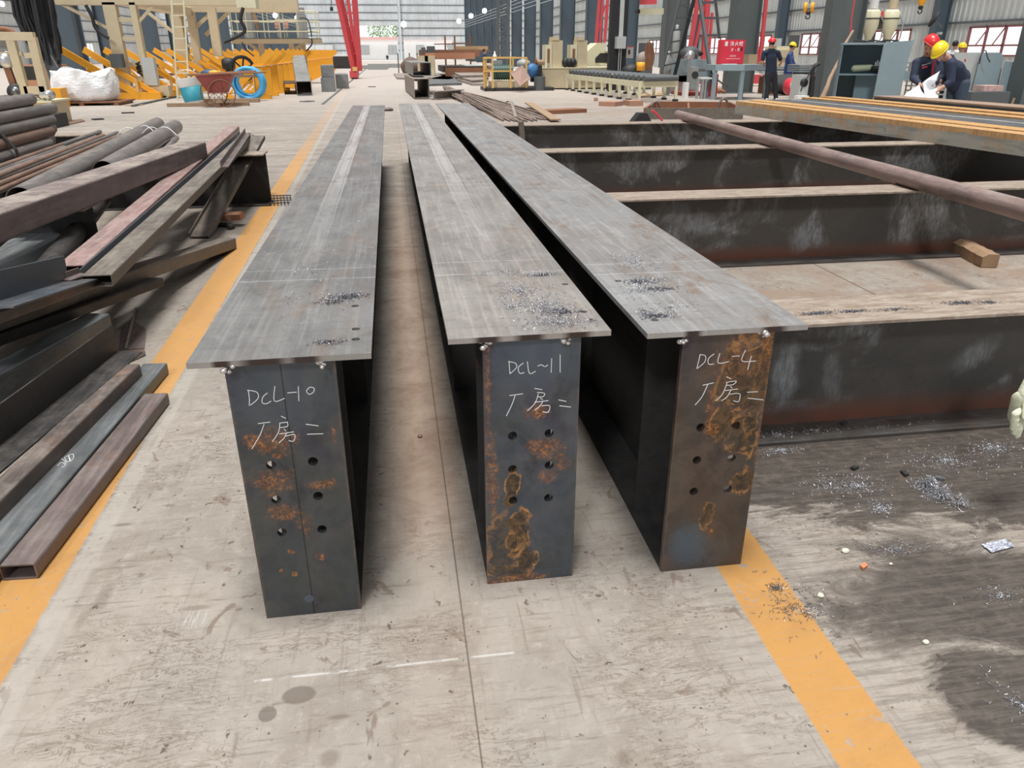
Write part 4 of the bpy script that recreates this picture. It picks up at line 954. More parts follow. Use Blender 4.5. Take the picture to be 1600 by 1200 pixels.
# ------------------------------------------------------------------ lamps on the columns
lamp_em = flat('lamp_lens', (.85, .93, 1.0), .3, 0, 14.0); lamp_h = flat('lamp_housing', (.2, .2, .2), .5)
LP = []
for (px, py, X) in ((3, 6, -13.0), (49, 10, -13.0), (403, 13, -12.8), (430, 24, -12.8), (464, 28, -12.8), (717, 33, 11.6), (736, 25, 11.6), (757, 17, 11.6), (631, 38, None)):
    p = AX(px, py, X) if X is not None else AY(px, py, 120)
    LP.append(p)
lab = ['floodlight glaring in the top left corner', 'floodlight glaring beside the black hanging cables', 'first floodlight on the left column row above the rail platform', 'second floodlight on the left column row above the rail platform', 'third floodlight on the left column row above the rail platform', 'lowest floodlight on the right column row', 'middle floodlight on the right column row', 'highest floodlight on the right column row', 'floodlight glaring over the far doorway']
for i, p in enumerate(LP):
    Z = p.y; r = Z*.0030 if i != 8 else .45; r = max(r, .09)
    t = thing('floodlight', lab[i], 'lamp', p)
    MB().lathe([(0, .0), (r*1.0, .0), (r*.85, r*.5), (r*.4, r*.9), (0, r*.9)], p+V(0, 0, 0), 16, V(0, 1, .25)).build('housing', lamp_h, t)
    MB().lathe([(0, -.012), (r*.92, -.012), (r*.92, -.002), (0, -.002)], p, 16, V(0, 1, .25)).build('lens', lamp_em, t)
    MB().bar(p+V(0, r*.9, 0), p+V((-.9 if p.x < 0 else .3) if i < 8 else 0, r*1.1+.3, .35), .05, .05).build('bracket', lamp_h, t)
# overhead busbar lines along the column rows
for sx, lbx in ((-12.4, 'bundle of thin power rails running along the left column row'), (11.3, 'bundle of thin power rails running along the right column row')):
    t = thing('power_rail', lbx, 'rail', (sx, 90, 4.6))
    for j in range(4): MB().bar((sx, 50, 4.6+j*.28), (sx, 138, 4.6+j*.28), .04, .04).build('rail', flat('rail_pale', (.5, .55, .6), .5), t)
def at(p, z): return V(p.x, p.y, z)
# ------------------------------------------------------------------ machines and clutter, left side
cream = paint('cream_paint', (.60, .50, .33), .5, var=.15, dirt=.25)
cream2 = paint('cream_pale', (.70, .66, .46), .5, var=.1, dirt=.2)
yel = paint('rack_yellow', (.85, .38, .02), .5, var=.12, dirt=.12)
yel2 = paint('fence_yellow', (.72, .45, .14), .5, var=.1, dirt=.25)
pale_y = paint('rack_edge_pale', (.80, .52, .25), .5); blk = flat('black_rubber', (.018, .018, .02), .6); dgrey = paint('dark_grey_paint', (.10, .11, .115), .6, dirt=.3)
mgrey = paint('mid_grey_paint', (.32, .33, .32), .5, dirt=.2); lgrey = paint('light_grey_paint', (.50, .52, .50), .5, dirt=.15)
slate = paint('slate_blue_grey', (.16, .235, .27), .55, .05, var=.12, dirt=.2, dirtcol=(.09, .09, .09))
tbl_b = paint('table_grey_blue', (.27, .35, .38), .5, dirt=.2)
redp = paint('crane_red', (.62, .075, .09), .5, var=.1, dirt=.1); redb = paint('bright_red', (.72, .04, .07), .45, var=.08, dirt=.05)
bluep = paint('hose_blue', (.08, .40, .72), .4, var=.1, dirt=.1); white_p = paint('white_plastic', (.80, .80, .78), .6, var=.05, dirt=.08)
brownp = paint('brown_rust_paint', (.26, .115, .06), .7, var=.3, dirt=.3); silver = flat('silver_metal', (.6, .6, .6), .3, .85)
card = paint('cardboard', (.42, .31, .19), .8); woodp = paint('old_wood', (.34, .235, .15), .8, var=.3, dirt=.3, scale=6); wline = flat('mark_white', (.85, .85, .85), .6)
def B(par, name, mat, a, b, **k): return MB().span(a, b).build(name, mat, par, **k)
def BR(par, name, mat, p, q, w, h, up=None): return MB().bar(p, q, w, h, up).build(name, mat, par)
def T(name, lab, cat, loc, group=None): t = thing(name, lab, cat, loc, 0, group); t['kind'] = 'thing'; return t

# cream welding gantry on rails
t = T('welding_gantry', 'cream portal machine with ladder-like legs standing over the yellow racks', 'machine', (-8.4, 28, 0))
for (x0, x1, y) in ((-8.78, -8.40, 28.0), (-7.98, -7.80, 28.0)):
    B(t, 'leg', cream, (x0, y, .12), (x1, y+.30, 2.85))
for z in (.55, 1.0, 1.75, 2.3): B(t, 'rung', cream, (-8.40, 28.05, z), (-7.98, 28.2, z+.12))
B(t, 'leg_base', cream, (-8.85, 27.85, .10), (-7.2, 28.35, .40)); 
for x in (-8.6, -7.5): MB().tube((x, 27.9, .09), (x, 28.3, .09), .09, 14).build('wheel', dgrey, t)
B(t, 'control_box', lgrey, (-7.88, 27.8, .42), (-7.50, 28.1, 1.25))
MB().path([V(-8.0+.08*math.sin(i*2.1), 27.85, .75+.35*i/20+.05*math.cos(i*3)) for i in range(21)], .03, 6).build('cable', blk, t)
for (x0, x1) in ((-8.25, -7.80), (-7.55, -7.25)): B(t, 'leg', cream, (x0-1.0, 38.0, .1), (x1-1.0, 38.4, 3.0))
for z in (.9, 1.6, 2.2): B(t, 'rung', cream, (-8.8, 38.1, z), (-8.55, 38.3, z+.13))
B(t, 'top_beam', cream, (-10.15, 28.0, 2.78), (-4.15, 28.5, 3.3)); B(t, 'top_beam', cream, (-8.9, 28.5, 2.86), (-8.3, 38.2, 3.15)); B(t, 'top_beam', cream, (-9.3, 37.9, 3.0), (-3.8, 38.4, 3.6))
B(t, 'top_beam_end', cream2, (-4.7, 27.9, 2.70), (-4.1, 28.6, 3.3))
BR(t, 'brace', cream, (-10.0, 28.1, 2.80), (-8.75, 28.1, 2.1), .09, .09); BR(t, 'brace', cream, (-7.8, 28.1, 2.3), (-7.2, 28.1, 2.85), .08, .08)
BR(t, 'brace', cream, (-9.25, 38.2, 2.2), (-10.2, 38.2, 3.0), .12, .12); BR(t, 'brace', cream, (-8.3, 38.2, 2.4), (-7.5, 38.2, 3.0), .14, .14); BR(t, 'brace', cream, (-8.0, 38.6, 2.1), (-6.9, 38.6, 3.0), .14, .14)
for s_ in (0, .42): BR(t, 'ladder_rail', cream2, AY(278+s_*45, 160, 27), AY(268+s_*45, 0, 27), .05, .05)
for i in range(9):
    p, q = AY(278-i*1.2, 150-i*18, 27), AY(297-i*1.2, 150-i*18, 27); BR(t, 'ladder_rung', cream2, p, q, .035, .035)
for k_, (a, b, c_) in enumerate((((134, 8), (150, 45), (170, 60)), ((380, 12), (382, 50), (350, 66)))):
    pts = densify([AY(a[0], a[1], 27.8), AY(b[0]-6, (a[1]+b[1])/2, 27.8), AY(*b, 27.8), AY(*c_, 27.8)]); MB().path(pts, .055, 8).build('hose', blk, t)
p = AY(357, 100, 37); MB().lathe([(0, -.25), (.2, -.25), (.26, -.1), (.26, .1), (.2, .25), (0, .25)], p, 14, V(1, 0, 0)).build('motor', blk, t); B(t, 'motor_bracket', blk, p+V(-.15, 0, -.8), p+V(.05, .2, 0))
p = AY(185, 95, 27.5); B(t, 'motor', dgrey, p+V(-.25, 0, -.2), p+V(.1, .3, .2))
B(t, 'post', cream, AY(345, 88, 37)+V(-.3, 0, 0), AY(345, 88, 37)+V(.05, .3, 1.9))
# rail for the gantry
one('ground_rail', 'dark rail set along the floor beside the yellow racks', 'rail', MB().span((-7.30, 24, 0), (-7.20, 66, .05)), dgrey)
# platform on posts with railing and two grey cabinets
t = T('service_platform', 'cream raised platform with pipe railing and two grey cabinets above the yellow racks', 'platform', (-5.1, 40, 0))
Yp = 40.0
def pp(px, py, Y=Yp): return AY(px, py, Y)
a, b = pp(362, 66), pp(499, 60); B(t, 'deck', cream, (a.x, Yp, a.z-.05), (b.x, Yp+1.6, a.z+.14)); ZD = a.z+.14
B(t, 'deck_plate', dgrey, (a.x+.1, Yp+.02, ZD+.001), (b.x, Yp+1.6, ZD+.03))
for px, Y in ((407, Yp+.3), (470, Yp+1.2), (455, Yp+.3)): q = pp(px, 80); B(t, 'post', cream, (q.x-.12, Y, 0), (q.x+.12, Y+.24, a.z-.06))
BR(t, 'brace', cream, pp(385, 67)+V(0, .4, 0), pp(404, 80)+V(0, .4, 0), .12, .12); BR(t, 'brace', cream, pp(475, 66)+V(0, .4, 0), pp(455, 80)+V(0, .4, 0), .12, .12)
top = pp(450, 17).z; mid = pp(450, 49).z
for yy in (0.05, 1.5):
    for px in (362, 385, 412, 437, 465, 494): q = pp(px, 40); MB().tube((q.x, Yp+yy, ZD+.03), (q.x, Yp+yy, top), .022, 6).build('rail_post', cream2, t)
    for z in (top, mid, (top+mid)/2): MB().tube((a.x, Yp+yy, z), (b.x-.05, Yp+yy, z), .025, 6).build('hand_rail', cream2, t)
for px in (386, 470): q = pp(px, 45); c = B(t, 'cabinet', mgrey, (q.x-.22, Yp+.5, ZD+.03), (q.x+.22, Yp+.95, ZD+1.05)); B(c, 'cabinet_top', mgrey, (q.x-.19, Yp+.55, ZD+1.06), (q.x+.17, Yp+.9, ZD+1.35))
for px in (432, 446): q = pp(px, 45); B(t, 'wire_feeder', paint('feeder_pink', (.6, .35, .28), .5), (q.x-.1, Yp+.3, ZD+.45), (q.x+.1, Yp+.55, ZD+.8)); B(t, 'feeder_stand', mgrey, (q.x-.04, Yp+.35, ZD+.03), (q.x+.04, Yp+.45, ZD+.45))
q = pp(445, 33); B(t, 'gantry_frame', cream2, (q.x-.55, Yp+.8, q.z), (q.x+.55, Yp+.95, q.z+.12)); B(t, 'gantry_frame', cream2, (q.x-.5, Yp+.8, ZD+.03), (q.x-.4, Yp+.95, q.z)); B(t, 'gantry_frame', cream2, (q.x+.4, Yp+.8, ZD+.03), (q.x+.5, Yp+.95, q.z))
q = pp(395, 30); MB().path([q+V(0, .3, .25), q+V(.06, .3, 0), q+V(.15, .3, -.35), q+V(.12, .3, -.5)], [.10, .13, .08, .04], 8).build('dust_bag', woodp, t)
for pts in ([(468, 28), (480, 30), (485, 45), (487, 58)], [(487, 60), (487, 70), (478, 80)], [(378, 66), (385, 78), (397, 88)]):
    MB().path(densify([pp(x, y, Yp-.1) for x, y in pts]), .03, 6).build('hose', blk, t)

# V shaped yellow racks
rack0 = T('steel_rack', 'nearest yellow V-shaped rack frame in the long row behind the blue hose coil', 'rack', (-4.2, 27.1, 0))
def rack_parts(t, y):
    B(t, 'base', yel, (-5.3, y, 0), (-3.85, y+.14, .13)); B(t, 'post', yel, (-4.32, y, .13), (-4.02, y+.07, .97)); 
    B(t, 'post_edge', pale_y, (-4.36, y-.05, .0), (-4.325, y+.10, .99)); B(t, 'top_cap', pale_y, (-4.36, y-.05, .975), (-3.93, y+.10, .995))
    BR(t, 'arm', yel, (-4.78, y+.05, .50), (-3.66, y+.05, 1.45), .07, .22, V(0, 1, 0).cross(V(1, 0, .85)))
    BR(t, 'brace', yel, (-5.2, y+.05, .13), (-4.62, y+.05, .62), .06, .08)
rack_parts(rack0, 27.1)
for i in range(1, 23):
    dup(rack0, (-4.2-.02*i, 27.1+i*1.85, 0), label=ORD[i]+' yellow V-shaped rack frame in the long row behind the blue hose coil', group=None)
arm0 = T('rack_arm', 'nearest long yellow rack arm leaning out to the left behind the white bag', 'rack', (-9.2, 27.6, 0))
def arm_parts(t, y):
    BR(t, 'arm', yel, (-8.05, y, .12), (-10.15, y, 1.50), .08, .20, V(0, 1, 0).cross(V(-1, 0, .65)))
    BR(t, 'arm', yel, (-7.45, y+.1, .10), (-8.9, y+.1, 1.05), .07, .15, V(0, 1, 0).cross(V(-1, 0, .65)))
    B(t, 'base', yel, (-8.9, y-.03, 0), (-7.4, y+.2, .22)); B(t, 'post', yel2, (-8.12, y-.05, .22), (-8.04, y+.05, .62)); BR(t, 'brace', yel, (-8.9, y+.02, .2), (-9.5, y+.02, .92), .06, .08)
arm_parts(arm0, 27.6)
for i in range(1, 20):
    dup(arm0, (-9.2+.10*i, 27.6+i*1.7, 0), label=ORD[i]+' long yellow rack arm leaning out to the left behind the white bag')
ob = one('ground_rail', 'dark rail lying along the foot of the leaning yellow arms', 'rail', MB().span((-11.2, 30, .30), (-11.05, 62, .42)), brownp)
# bulk bag on a timber pallet
nb = NB('bulk_bag_cloth'); v = nb.oc(); nb.bump(nb.add(nb.noise(nb.sc(v, (1, 1, 5)), 3, 5, .6, .6), nb.noise(v, 12, 3, .6)), .6, .05); bagm = nb.done((.86, .87, .88), .7)
m = MB(); cx, cy = -8.85, 25.35; nx, nz = 44, 14; rn = random.Random(5)
for j in range(nz+1):
    z = j/nz
    for i in range(nx):
        a = 2*PI*i/nx; ca, sa = math.cos(a), math.sin(a); p_ = 3.2
        r = (abs(ca)**p_+abs(sa)**p_)**(-1/p_); bul = 1+.07*math.sin(PI*min(z*1.1, 1))-.10*max(0, .12-z)/.12
        wob = .025*math.sin(a*7+z*5)+.018*math.sin(a*13-z*9)
        zz = .12+z*(.80+.07*math.sin(a*3+1)+.05*math.sin(a*5+2.2))
        m.v.append(V(cx+ca*r*(.98*bul+wob)*.82, cy+sa*r*(.62*bul+wob), zz))
for j in range(nz):
    for i in range(nx): m.f.append((j*nx+i, j*nx+(i+1) % nx, (j+1)*nx+(i+1) % nx, (j+1)*nx+i)); m.sm.append(True)
m.v.append(V(cx, cy, .80)); ci = len(m.v)-1
for i in range(nx): m.f.append((nz*nx+i, nz*nx+(i+1) % nx, ci)); m.sm.append(True)
one('bulk_bag', 'big stuffed white bulk bag standing on a low brown pallet', 'bag', m, bagm)
t = T('timber_pallet', 'low dark brown pallet under the white bulk bag', 'pallet', (cx, cy, 0))
for i in range(6): B(t, 'board', brownp, (cx-1.05, cy-.68+i*.24, .07), (cx+1.1, cy-.50+i*.24, .11))
for i in range(3): B(t, 'runner', brownp, (cx-1.0+i*.95, cy-.68, 0), (cx-.88+i*.95, cy+.7, .069))
# cream roller machine in the left corner
t = T('rolling_machine', 'cream machine frame with wheels on a heavy cream base in the left corner', 'machine', (-8.2, 18.5, 0))
YM = 18.2
def mm(px, py, Y=YM): return AY(px, py, Y)
a, b = mm(-60, 160), mm(82, 168); B(t, 'base', cream, (a.x, YM, .0), (b.x, YM+.9, b.z+.10)); B(t, 'base_flange', cream2, (a.x, YM-.12, b.z+.101), (b.x+.05, YM+.95, b.z+.14))
g0 = G(-20, 196), G(92, 190); B(t, 'base_flange', cream, (-9.5, 16.9, .22), (-6.98, 18.1, .26)); B(t, 'lower_base', cream, (-9.5, 17.05, .0), (-7.1, 18.0, .22)); B(t, 'end_block', blk, (-7.09, 17.0, 0), (-6.78, 18.0, .26))
for px in (28, 62): p, q = mm(px-12 if px == 28 else 50, 58), mm(px+13 if px == 28 else 72, 150); BR(t, 'upright', cream, p, q, .16, .14)
p, q = mm(-25, 56), mm(54, 57); BR(t, 'cross_bar', cream, p, q, .15, .16); p, q = mm(40, 87), mm(58, 86); BR(t, 'cross_bar', cream, p, q, .12, .1); BR(t, 'cross_bar', cream, mm(-10, 84), mm(35, 84), .06, .08)
BR(t, 'cross_bar', cream, mm(40, 141), mm(72, 141), .14, .16)
w_ = mm(26, 144); MB().lathe([(0, -.1), (.17, -.1), (.17, .1), (0, .1)], w_, 20, V(.35, -1, 0)).build('wheel', blk, t); MB().lathe([(0, -.12), (.10, -.12), (.12, -.10), (.1, .1), (0, .1)], w_, 18, V(.35, -1, 0)).build('hub', silver, t)
w_ = mm(10, 95); MB().lathe([(0, -.08), (.14, -.08), (.14, .08), (0, .08)], w_, 20, V(.35, -1, 0)).build('wheel', silver, t)
BR(t, 'link_arm', brownp, mm(8, 95), mm(24, 140), .10, .12)
w_ = mm(72, 148); MB().lathe([(0, -.15), (.09, -.15), (.11, -.05), (.09, .0), (.11, .06), (.08, .16), (0, .16)], w_, 16, V(1, -.3, 0)).build('chuck', silver, t)
B(t, 'motor', dgrey, mm(32, 150)+V(0, -.05, 0), mm(50, 138)+V(0, .25, 0)); B(t, 'control_panel', mgrey, mm(-6, 80)+V(0, .1, 0), mm(12, 60)+V(0, .3, 0))
B(t, 'gear_box', dgrey, mm(18, 126)+V(0, .3, 0), mm(44, 104)+V(0, .6, 0)); MB().path(densify([mm(-5, 45), mm(12, 46), mm(22, 52), mm(18, 55)]), .05, 8).build('hose', brownp, t)
p = AY(8, 142, 21); one('blue_crate', 'blue box on the floor behind the cream machine', 'box', MB().span((p.x-1.2, 21, 0), (p.x+.25, 21.8, .42)), paint('crate_blue', (.03, .14, .5), .5))
p, q = AY(45, 140, 28.5), AY(88, 101, 28.5); one('wooden_crate', 'orange-brown crate behind the cream machine', 'crate', MB().span((p.x, 28.5, 0), (q.x, 29.4, q.z)), paint('crate_orange', (.52, .25, .14), .7))
one('yellow_block', 'small yellow block on the floor between the crate and the white bag', 'block', MB().span(at(AY(80, 156, 24), 0), AY(93, 138, 24)+V(0, .5, 0)), yel)
# hanging black cable bundle
t = tag(None or bpy.data.objects.new('tmp_anchor', None), None); bpy.data.objects.remove(t)
m = MB(); rn = random.Random(9)
for i in range(80):
    a0 = rn.uniform(18, 82); a1 = 52+(a0-18)*.62+rn.uniform(-5, 5); yy = rn.uniform(25.5, 27)
    m.path([AY(a0-5, -30, yy), AY(a0+4+rn.uniform(-4, 4), 25, yy), AY((a0+a1)/2+6+rn.uniform(-4, 4), 60, yy), AY(a1+4, rn.uniform(82, 104), yy)], .035, 5)
one('cable_bundle', 'thick bundle of black cables hanging down behind the cream machine', 'cables', m, blk)
t = T('steel_post', 'dark leaning post under the hanging cables beside the white bag', 'post', (-11, 26.5, 0)); BR(t, 'post', dgrey, AY(98, 150, 26), AY(70, 60, 26), .35, .3); BR(t, 'edge_strip', mgrey, AY(91, 106, 25.8), AY(71, 72, 25.8), .03, .03)
# wheelbarrow, bucket, blue hose coil
g = G(345, 168); t = T('wheelbarrow', 'rusty red two-wheeled handcart with thin spoked wheels', 'handcart', (g.x, g.y, 0))
for dx, dy in ((-.32, .55), (.0, .0)):
    c = V(g.x+dx+.08, g.y+dy, .36)
    w_ = MB().path([c+V(.36*math.cos(a), 0, .36*math.sin(a)) for a in [2*PI*i/28 for i in range(28)]], .018, 6, closed=True).build('wheel', brownp, t)
    for i in range(4): a = PI*i/4; MB().tube(c-V(.35*math.cos(a), 0, .35*math.sin(a)), c+V(.35*math.cos(a), 0, .35*math.sin(a)), .009, 6).build('spoke', brownp, w_)
MB()._add([V(g.x+x, g.y+y, z) for x, y, z in ((-.55, -.02, .82), (.42, -.02, .86), (.42, .5, .86), (-.55, .5, .82), (-.30, .1, .38), (.2, .1, .38), (.2, .4, .38), (-.30, .4, .38))], [(0, 1, 5, 4), (1, 2, 6, 5), (2, 3, 7, 6), (3, 0, 4, 7), (4, 5, 6, 7)]).build('tray', paint('tray_red', (.28, .06, .05), .6, dirt=.4), t).modifiers.new('thick', 'SOLIDIFY').thickness = .015
MB().tube((g.x-.75, g.y-.05, .85), (g.x+1.35, g.y-.1, .90), .022, 8).build('handle', brownp, t); MB().tube((g.x-.75, g.y+.5, .85), (g.x+1.0, g.y+.5, .92), .022, 8).build('handle', brownp, t)
MB().ball((g.x-.2, g.y+.25, .88), (.26, .15, .10)).build('load', flat('basin_blue', (.03, .08, .14), .5), t); MB().ball((g.x-.05, g.y+.1, .90), (.15, .10, .06)).build('load', yel, t)
g = G(305, 162); t = T('paint_bucket', 'white bucket with teal label tilted beside the handcart', 'bucket', (g.x, g.y, 0)); ax = V(-.14, 0, 1).normalized()
MB().lathe([(0, 0), (.27, 0), (.33, .68), (.34, .70), (.31, .70), (.27, .06), (0, .06)], (g.x, g.y, .02), 24, ax).build('pail', white_p, t)
MB().lathe([(.276, .06), (.318, .46), (.322, .46), (.28, .06)], (g.x, g.y, .02), 24, ax).build('label_band', paint('teal', (.03, .28, .36), .5), t)
MB().path([V(g.x-.1, g.y, .72)+V(.33*math.cos(a), -.1, .22*math.sin(a)) for a in [PI*i/10 for i in range(11)]], .01, 5).build('bail', silver, t)
c = AY(388, 138, 26.2); c.z = .52
t = T('hose_coil', 'upright bright blue hose coil beside the handcart', 'hose', (c.x, c.y, 0))
for i, (rr, dy, r) in enumerate(((.44, 0, .055), (.44, .10, .055), (.36, .05, .05), (.44, .2, .05))):
    MB().path([c+V(rr*math.cos(a)+.02*i, dy, rr*math.sin(a)) for a in [2*PI*i_/36 for i_ in range(36)]], r, 8, closed=True).build('coil', bluep, t)
t = T('timber_plank', 'plank lying behind the handcart and under the hose coil', 'plank', (c.x, c.y, 0)); BR(t, 'board', woodp, V(c.x-1.5, c.y-.6, .06), V(c.x+.4, c.y-.7, .06), .2, .1)
one('timber_plank', 'long thin brown timber lying on the floor in front of the paint bucket', 'plank', MB().bar(G(262, 167)+V(0, 0, .05), G(390, 165)+V(0, 0, .05), .16, .09), woodp)
one('timber_plank', 'brown plank lying across the top of the handcart toward the hose', 'plank', MB().bar(AY(311, 118, 24.8), AY(402, 119, 26.3), .12, .08), woodp)
fw = T('flywheel', 'black spoked flywheel standing among the yellow arms behind the hose', 'wheel', AY(379, 107, 28.5)); c = AY(379, 107, 28.5)
MB().path([c+V(.36*math.cos(a), 0, .36*math.sin(a)) for a in [2*PI*i/24 for i in range(24)]], .055, 6, closed=True).build('rim', blk, fw)
for i in range(3): a = PI*i/3+.3; MB().tube(c-V(.34*math.cos(a), 0, .34*math.sin(a)), c+V(.34*math.cos(a), 0, .34*math.sin(a)), .03, 6).build('spoke', blk, fw)
g = G(370, 158); one('plastic_sack', 'crumpled clear sack on the floor between the handcart and the hose', 'sack', lump('tmp_sack', None, None, (g.x+.05, g.y+.3, 0), (.16, .16, .30), white_p, 4).data and MB().box((0, 0, -5), (.01, .01, .01)), white_p) if False else lump('plastic_sack', 'crumpled pale sack on the floor between the handcart and the hose', 'sack', (g.x+.05, g.y+.3, 0), (.16, .16, .30), white_p, 4)
def gbox(label, a, b, w, h, mat, t): return one('steel_box_tube', label, 'steel tube', MB().bar(a, b, w, h), mat, bevel=.01)
# grey hollow boxes by the rack end
gal = steel('box_section_grey', (.23, .24, .235), (.17, .175, .175), rust_amt=.05, rough=.5, metal=.2, dust=.3)
def at(p, z): return V(p.x, p.y, z)
rhs('long grey hollow box leaning up on other boxes, its dark end open to the aisle', V(-2.98, 29.0, .245), V(-3.75, 35.5, 1.05), .52, .46, gal, .02)
rhs('small dark hollow box on the floor just left of the leaning grey one', V(-3.55, 29.9, .19), V(-3.9, 32.6, .19), .45, .38, st_dark, .02)
gbox('upper of the two grey hollow boxes stacked behind the leaning one', V(-2.35, 32.0, .72), V(-2.45, 33.8, .72), .48, .42, gal, .02)
gbox('lower of the two grey hollow boxes stacked behind the leaning one', V(-2.35, 31.6, .25), V(-2.45, 33.6, .25), .5, .48, gal, .02)
gbox('grey hollow box lying alone to the right of the stacked ones', V(-1.95, 34.2, .28), V(-2.1, 36.4, .28), .52, .54, gal, .02)
# dark skip and white shelter far left of the doorway
a, b = AY(528, 112, 75), AY(548, 98, 75); one('steel_skip', 'long dark open container standing near the far wall', 'container', MB()._add([V(a.x-1.0, 75, 0), V(b.x+.2, 75, 0), V(b.x+.2, 78, 0), V(a.x-1.0, 78, 0), V(a.x-1.2, 74.8, 1.0), V(b.x+.4, 74.8, 1.0), V(b.x+.4, 78.2, 1.0), V(a.x-1.2, 78.2, 1.0)], [(0, 1, 5, 4), (1, 2, 6, 5), (2, 3, 7, 6), (3, 0, 4, 7), (0, 1, 2, 3), (4, 5, 6, 7)]), st_dark)
t = T('white_booth', 'white low booth behind the dark container near the far wall', 'booth', (-5, 80, 0)); B(t, 'body', white_p, AY(516, 104, 80)+V(0, 0, -.4), AY(546, 86, 80)+V(0, 3, 0))
# red gantry crane leg
t = T('gantry_crane_leg', 'tall red gantry crane leg narrowing to its foot beside the aisle', 'crane', (-1.9, 47.5, 0))
MB().box((-1.98, 47.5, .24), (.42, 3.0, .34)).build('foot_beam', redp, t)
f0 = V(-1.92, 47.3, .42)
BR(t, 'leg', redp, f0, AY(524, -30, 46.5), .30, .34); BR(t, 'leg', redp, f0+V(.25, 0, 0), AY(552, -30, 46.5), .30, .34); BR(t, 'leg', redp, f0+V(.1, 1.0, 0), AY(540, -30, 48.5), .18, .18)
for i, z in enumerate((.9, 1.6, 2.3, 3.0)): BR(t, 'cross_strut', redp, f0+(AY(524, -30, 46.5)-f0)*(z/4.6), f0+V(.25, 0, 0)+(AY(552, -30, 46.5)-f0)*(z/4.6), .08, .08)
B(t, 'hazard_block', yel2, (-2.0, 45.9, .42), (-1.75, 46.3, .62)); 
for y in (46.3, 48.7): MB().tube((-2.12, y, .12), (-1.84, y, .12), .12, 12).build('wheel', dgrey, t)
one('ground_rail', 'thin crane rail set along the floor from the red leg toward the camera', 'rail', MB().span((-2.03, 24, .0), (-1.95, 90, .012)), dgrey)
# pendant hook by the far wall
t = T('crane_pendant', 'small black pendant hanging near the far wall above the window', 'pendant', AY(518, 16, 70)); MB().tube(AY(517, -10, 70), AY(518, 12, 70), .03, 6).build('cable', blk, t); B(t, 'switch_box', blk, AY(516, 17, 70), AY(520, 11, 70)+V(0, .2, 0))
for i, (px, py, lab_) in enumerate(((210, 165, 'flattened scrap of cardboard on the floor right of the bag'), (200, 177, 'thin dark strip lying on the floor in front of the cardboard scrap'), (153, 187, 'dark flat stain-like washer on the floor in front of the pallet'), (480, 159, 'thin dark plate lying on the aisle floor near the grey boxes'), (581, 136, 'small dark rag on the aisle floor'), (530, 131, 'thin dark strip on the aisle floor by the red leg'))):
    g = G(px, py); one('floor_scrap', lab_, 'scrap', MB().box((g.x, g.y, .012), ((.42, .3, .22, .35, .16, .4)[i], (.4, .15, .2, .3, .3, .12)[i], .024), Matrix.Rotation(.3*i, 3, 'Z')), (card, blk, blk, dgrey, blk, dgrey)[i])
g = G(608, 173); lump('rag_heap', 'small rusty heap of scrap on the floor between the left and middle crane beam ends', 'scrap', (g.x, g.y, 0), (.14, .2, .05), st_rusty, 8, amp=.5)
# ------------------------------------------------------------------ middle distance, along the aisle
conc = st_tan
# two box tubes stacked behind the crane beams
rhs('upper open box tube on the stack just behind the middle crane beam', V(1.08, 27.2, .87), V(.95, 33.0, .87), .62, .42, gal, .02)
rhs('lower open box tube, brown, under the upper one behind the middle crane beam', V(1.0, 26.0, .32), V(.82, 31.5, .32), .50, .60, st_tan, .02)
one('steel_beam_offcut', 'rusty H section offcut on the floor beside the two stacked box tubes', 'offcut', MB().prism(H_prof(.25, .3, .03, .03), (1.35, 25.6, .01), (2.3, 26.6, .01)), st_tan)
# rebar bundle
rn = random.Random(21); NR = 46; rbm = steel('rebar_rust', (.20, .145, .12), (.14, .105, .09), rust_amt=.3, rough=.7, metal=.05, dust=.3)
for i in range(NR):
    u = i/(NR-1); grp = 0 if i < 34 else 1
    if grp == 0:
        a = G(694+rn.uniform(-2, 8), 138+rn.uniform(-1, 2)); b = G(785+80*u*1.35+rn.uniform(-6, 6), 190-6*u+rn.uniform(-3, 3)); mid_ = G(735+35*u+rn.uniform(-5, 5), 163-4*u)
    else:
        a = G(664+rn.uniform(-2, 4), 146+rn.uniform(-1, 2)); b = G(735+rn.uniform(-12, 10), 168+rn.uniform(-6, 3)); mid_ = G(705+rn.uniform(-4, 6), 151+rn.uniform(-1, 3))
    h = .03+.10*rn.random()*(1 if grp == 0 else 1.5)
    pts = densify([at(a, h*.4+.02), at(mid_, h+.02), at(b, .02)], 5)
    one('reinforcing_bar', ('thin brown reinforcing bar in the loose bundle right behind the crane beams', 'thin brown reinforcing bar in the small bundle beside the stacked box tubes')[grp], 'rebar', MB().path(pts, .018, 6), rbm, ('reinforcing bars in the large loose bundle', 'reinforcing bars in the small bundle')[grp])
one('steel_strip', 'bent pale flat strip arching over the end of the loose bar bundle', 'strip', MB().path(densify([at(G(790, 162), .03), at(G(798, 166), .12), at(G(806, 186), .05)], 6), .05, 6, flat=.2), st_tan)
one('timber_plank', 'pale dusty board lying slantwise at the end of the bar bundle', 'plank', MB().bar(at(G(826, 168), .12), at(G(868, 191), .05), .22, .03), woodp)
one('steel_plate', 'dark flat bar lying on the floor right of the bar bundle', 'steel plate', MB().bar(at(G(846, 178), .045), at(G(908, 175), .045), .5, .09), brownp)
one('steel_stake', 'short dark upright flat bar standing at the end of the farthest crosswise beam', 'bar', MB().bar(AY(817, 222, 10.48)+V(.01, 0, -.278), AY(814, 190, 10.48), .07, .06), st_olive)
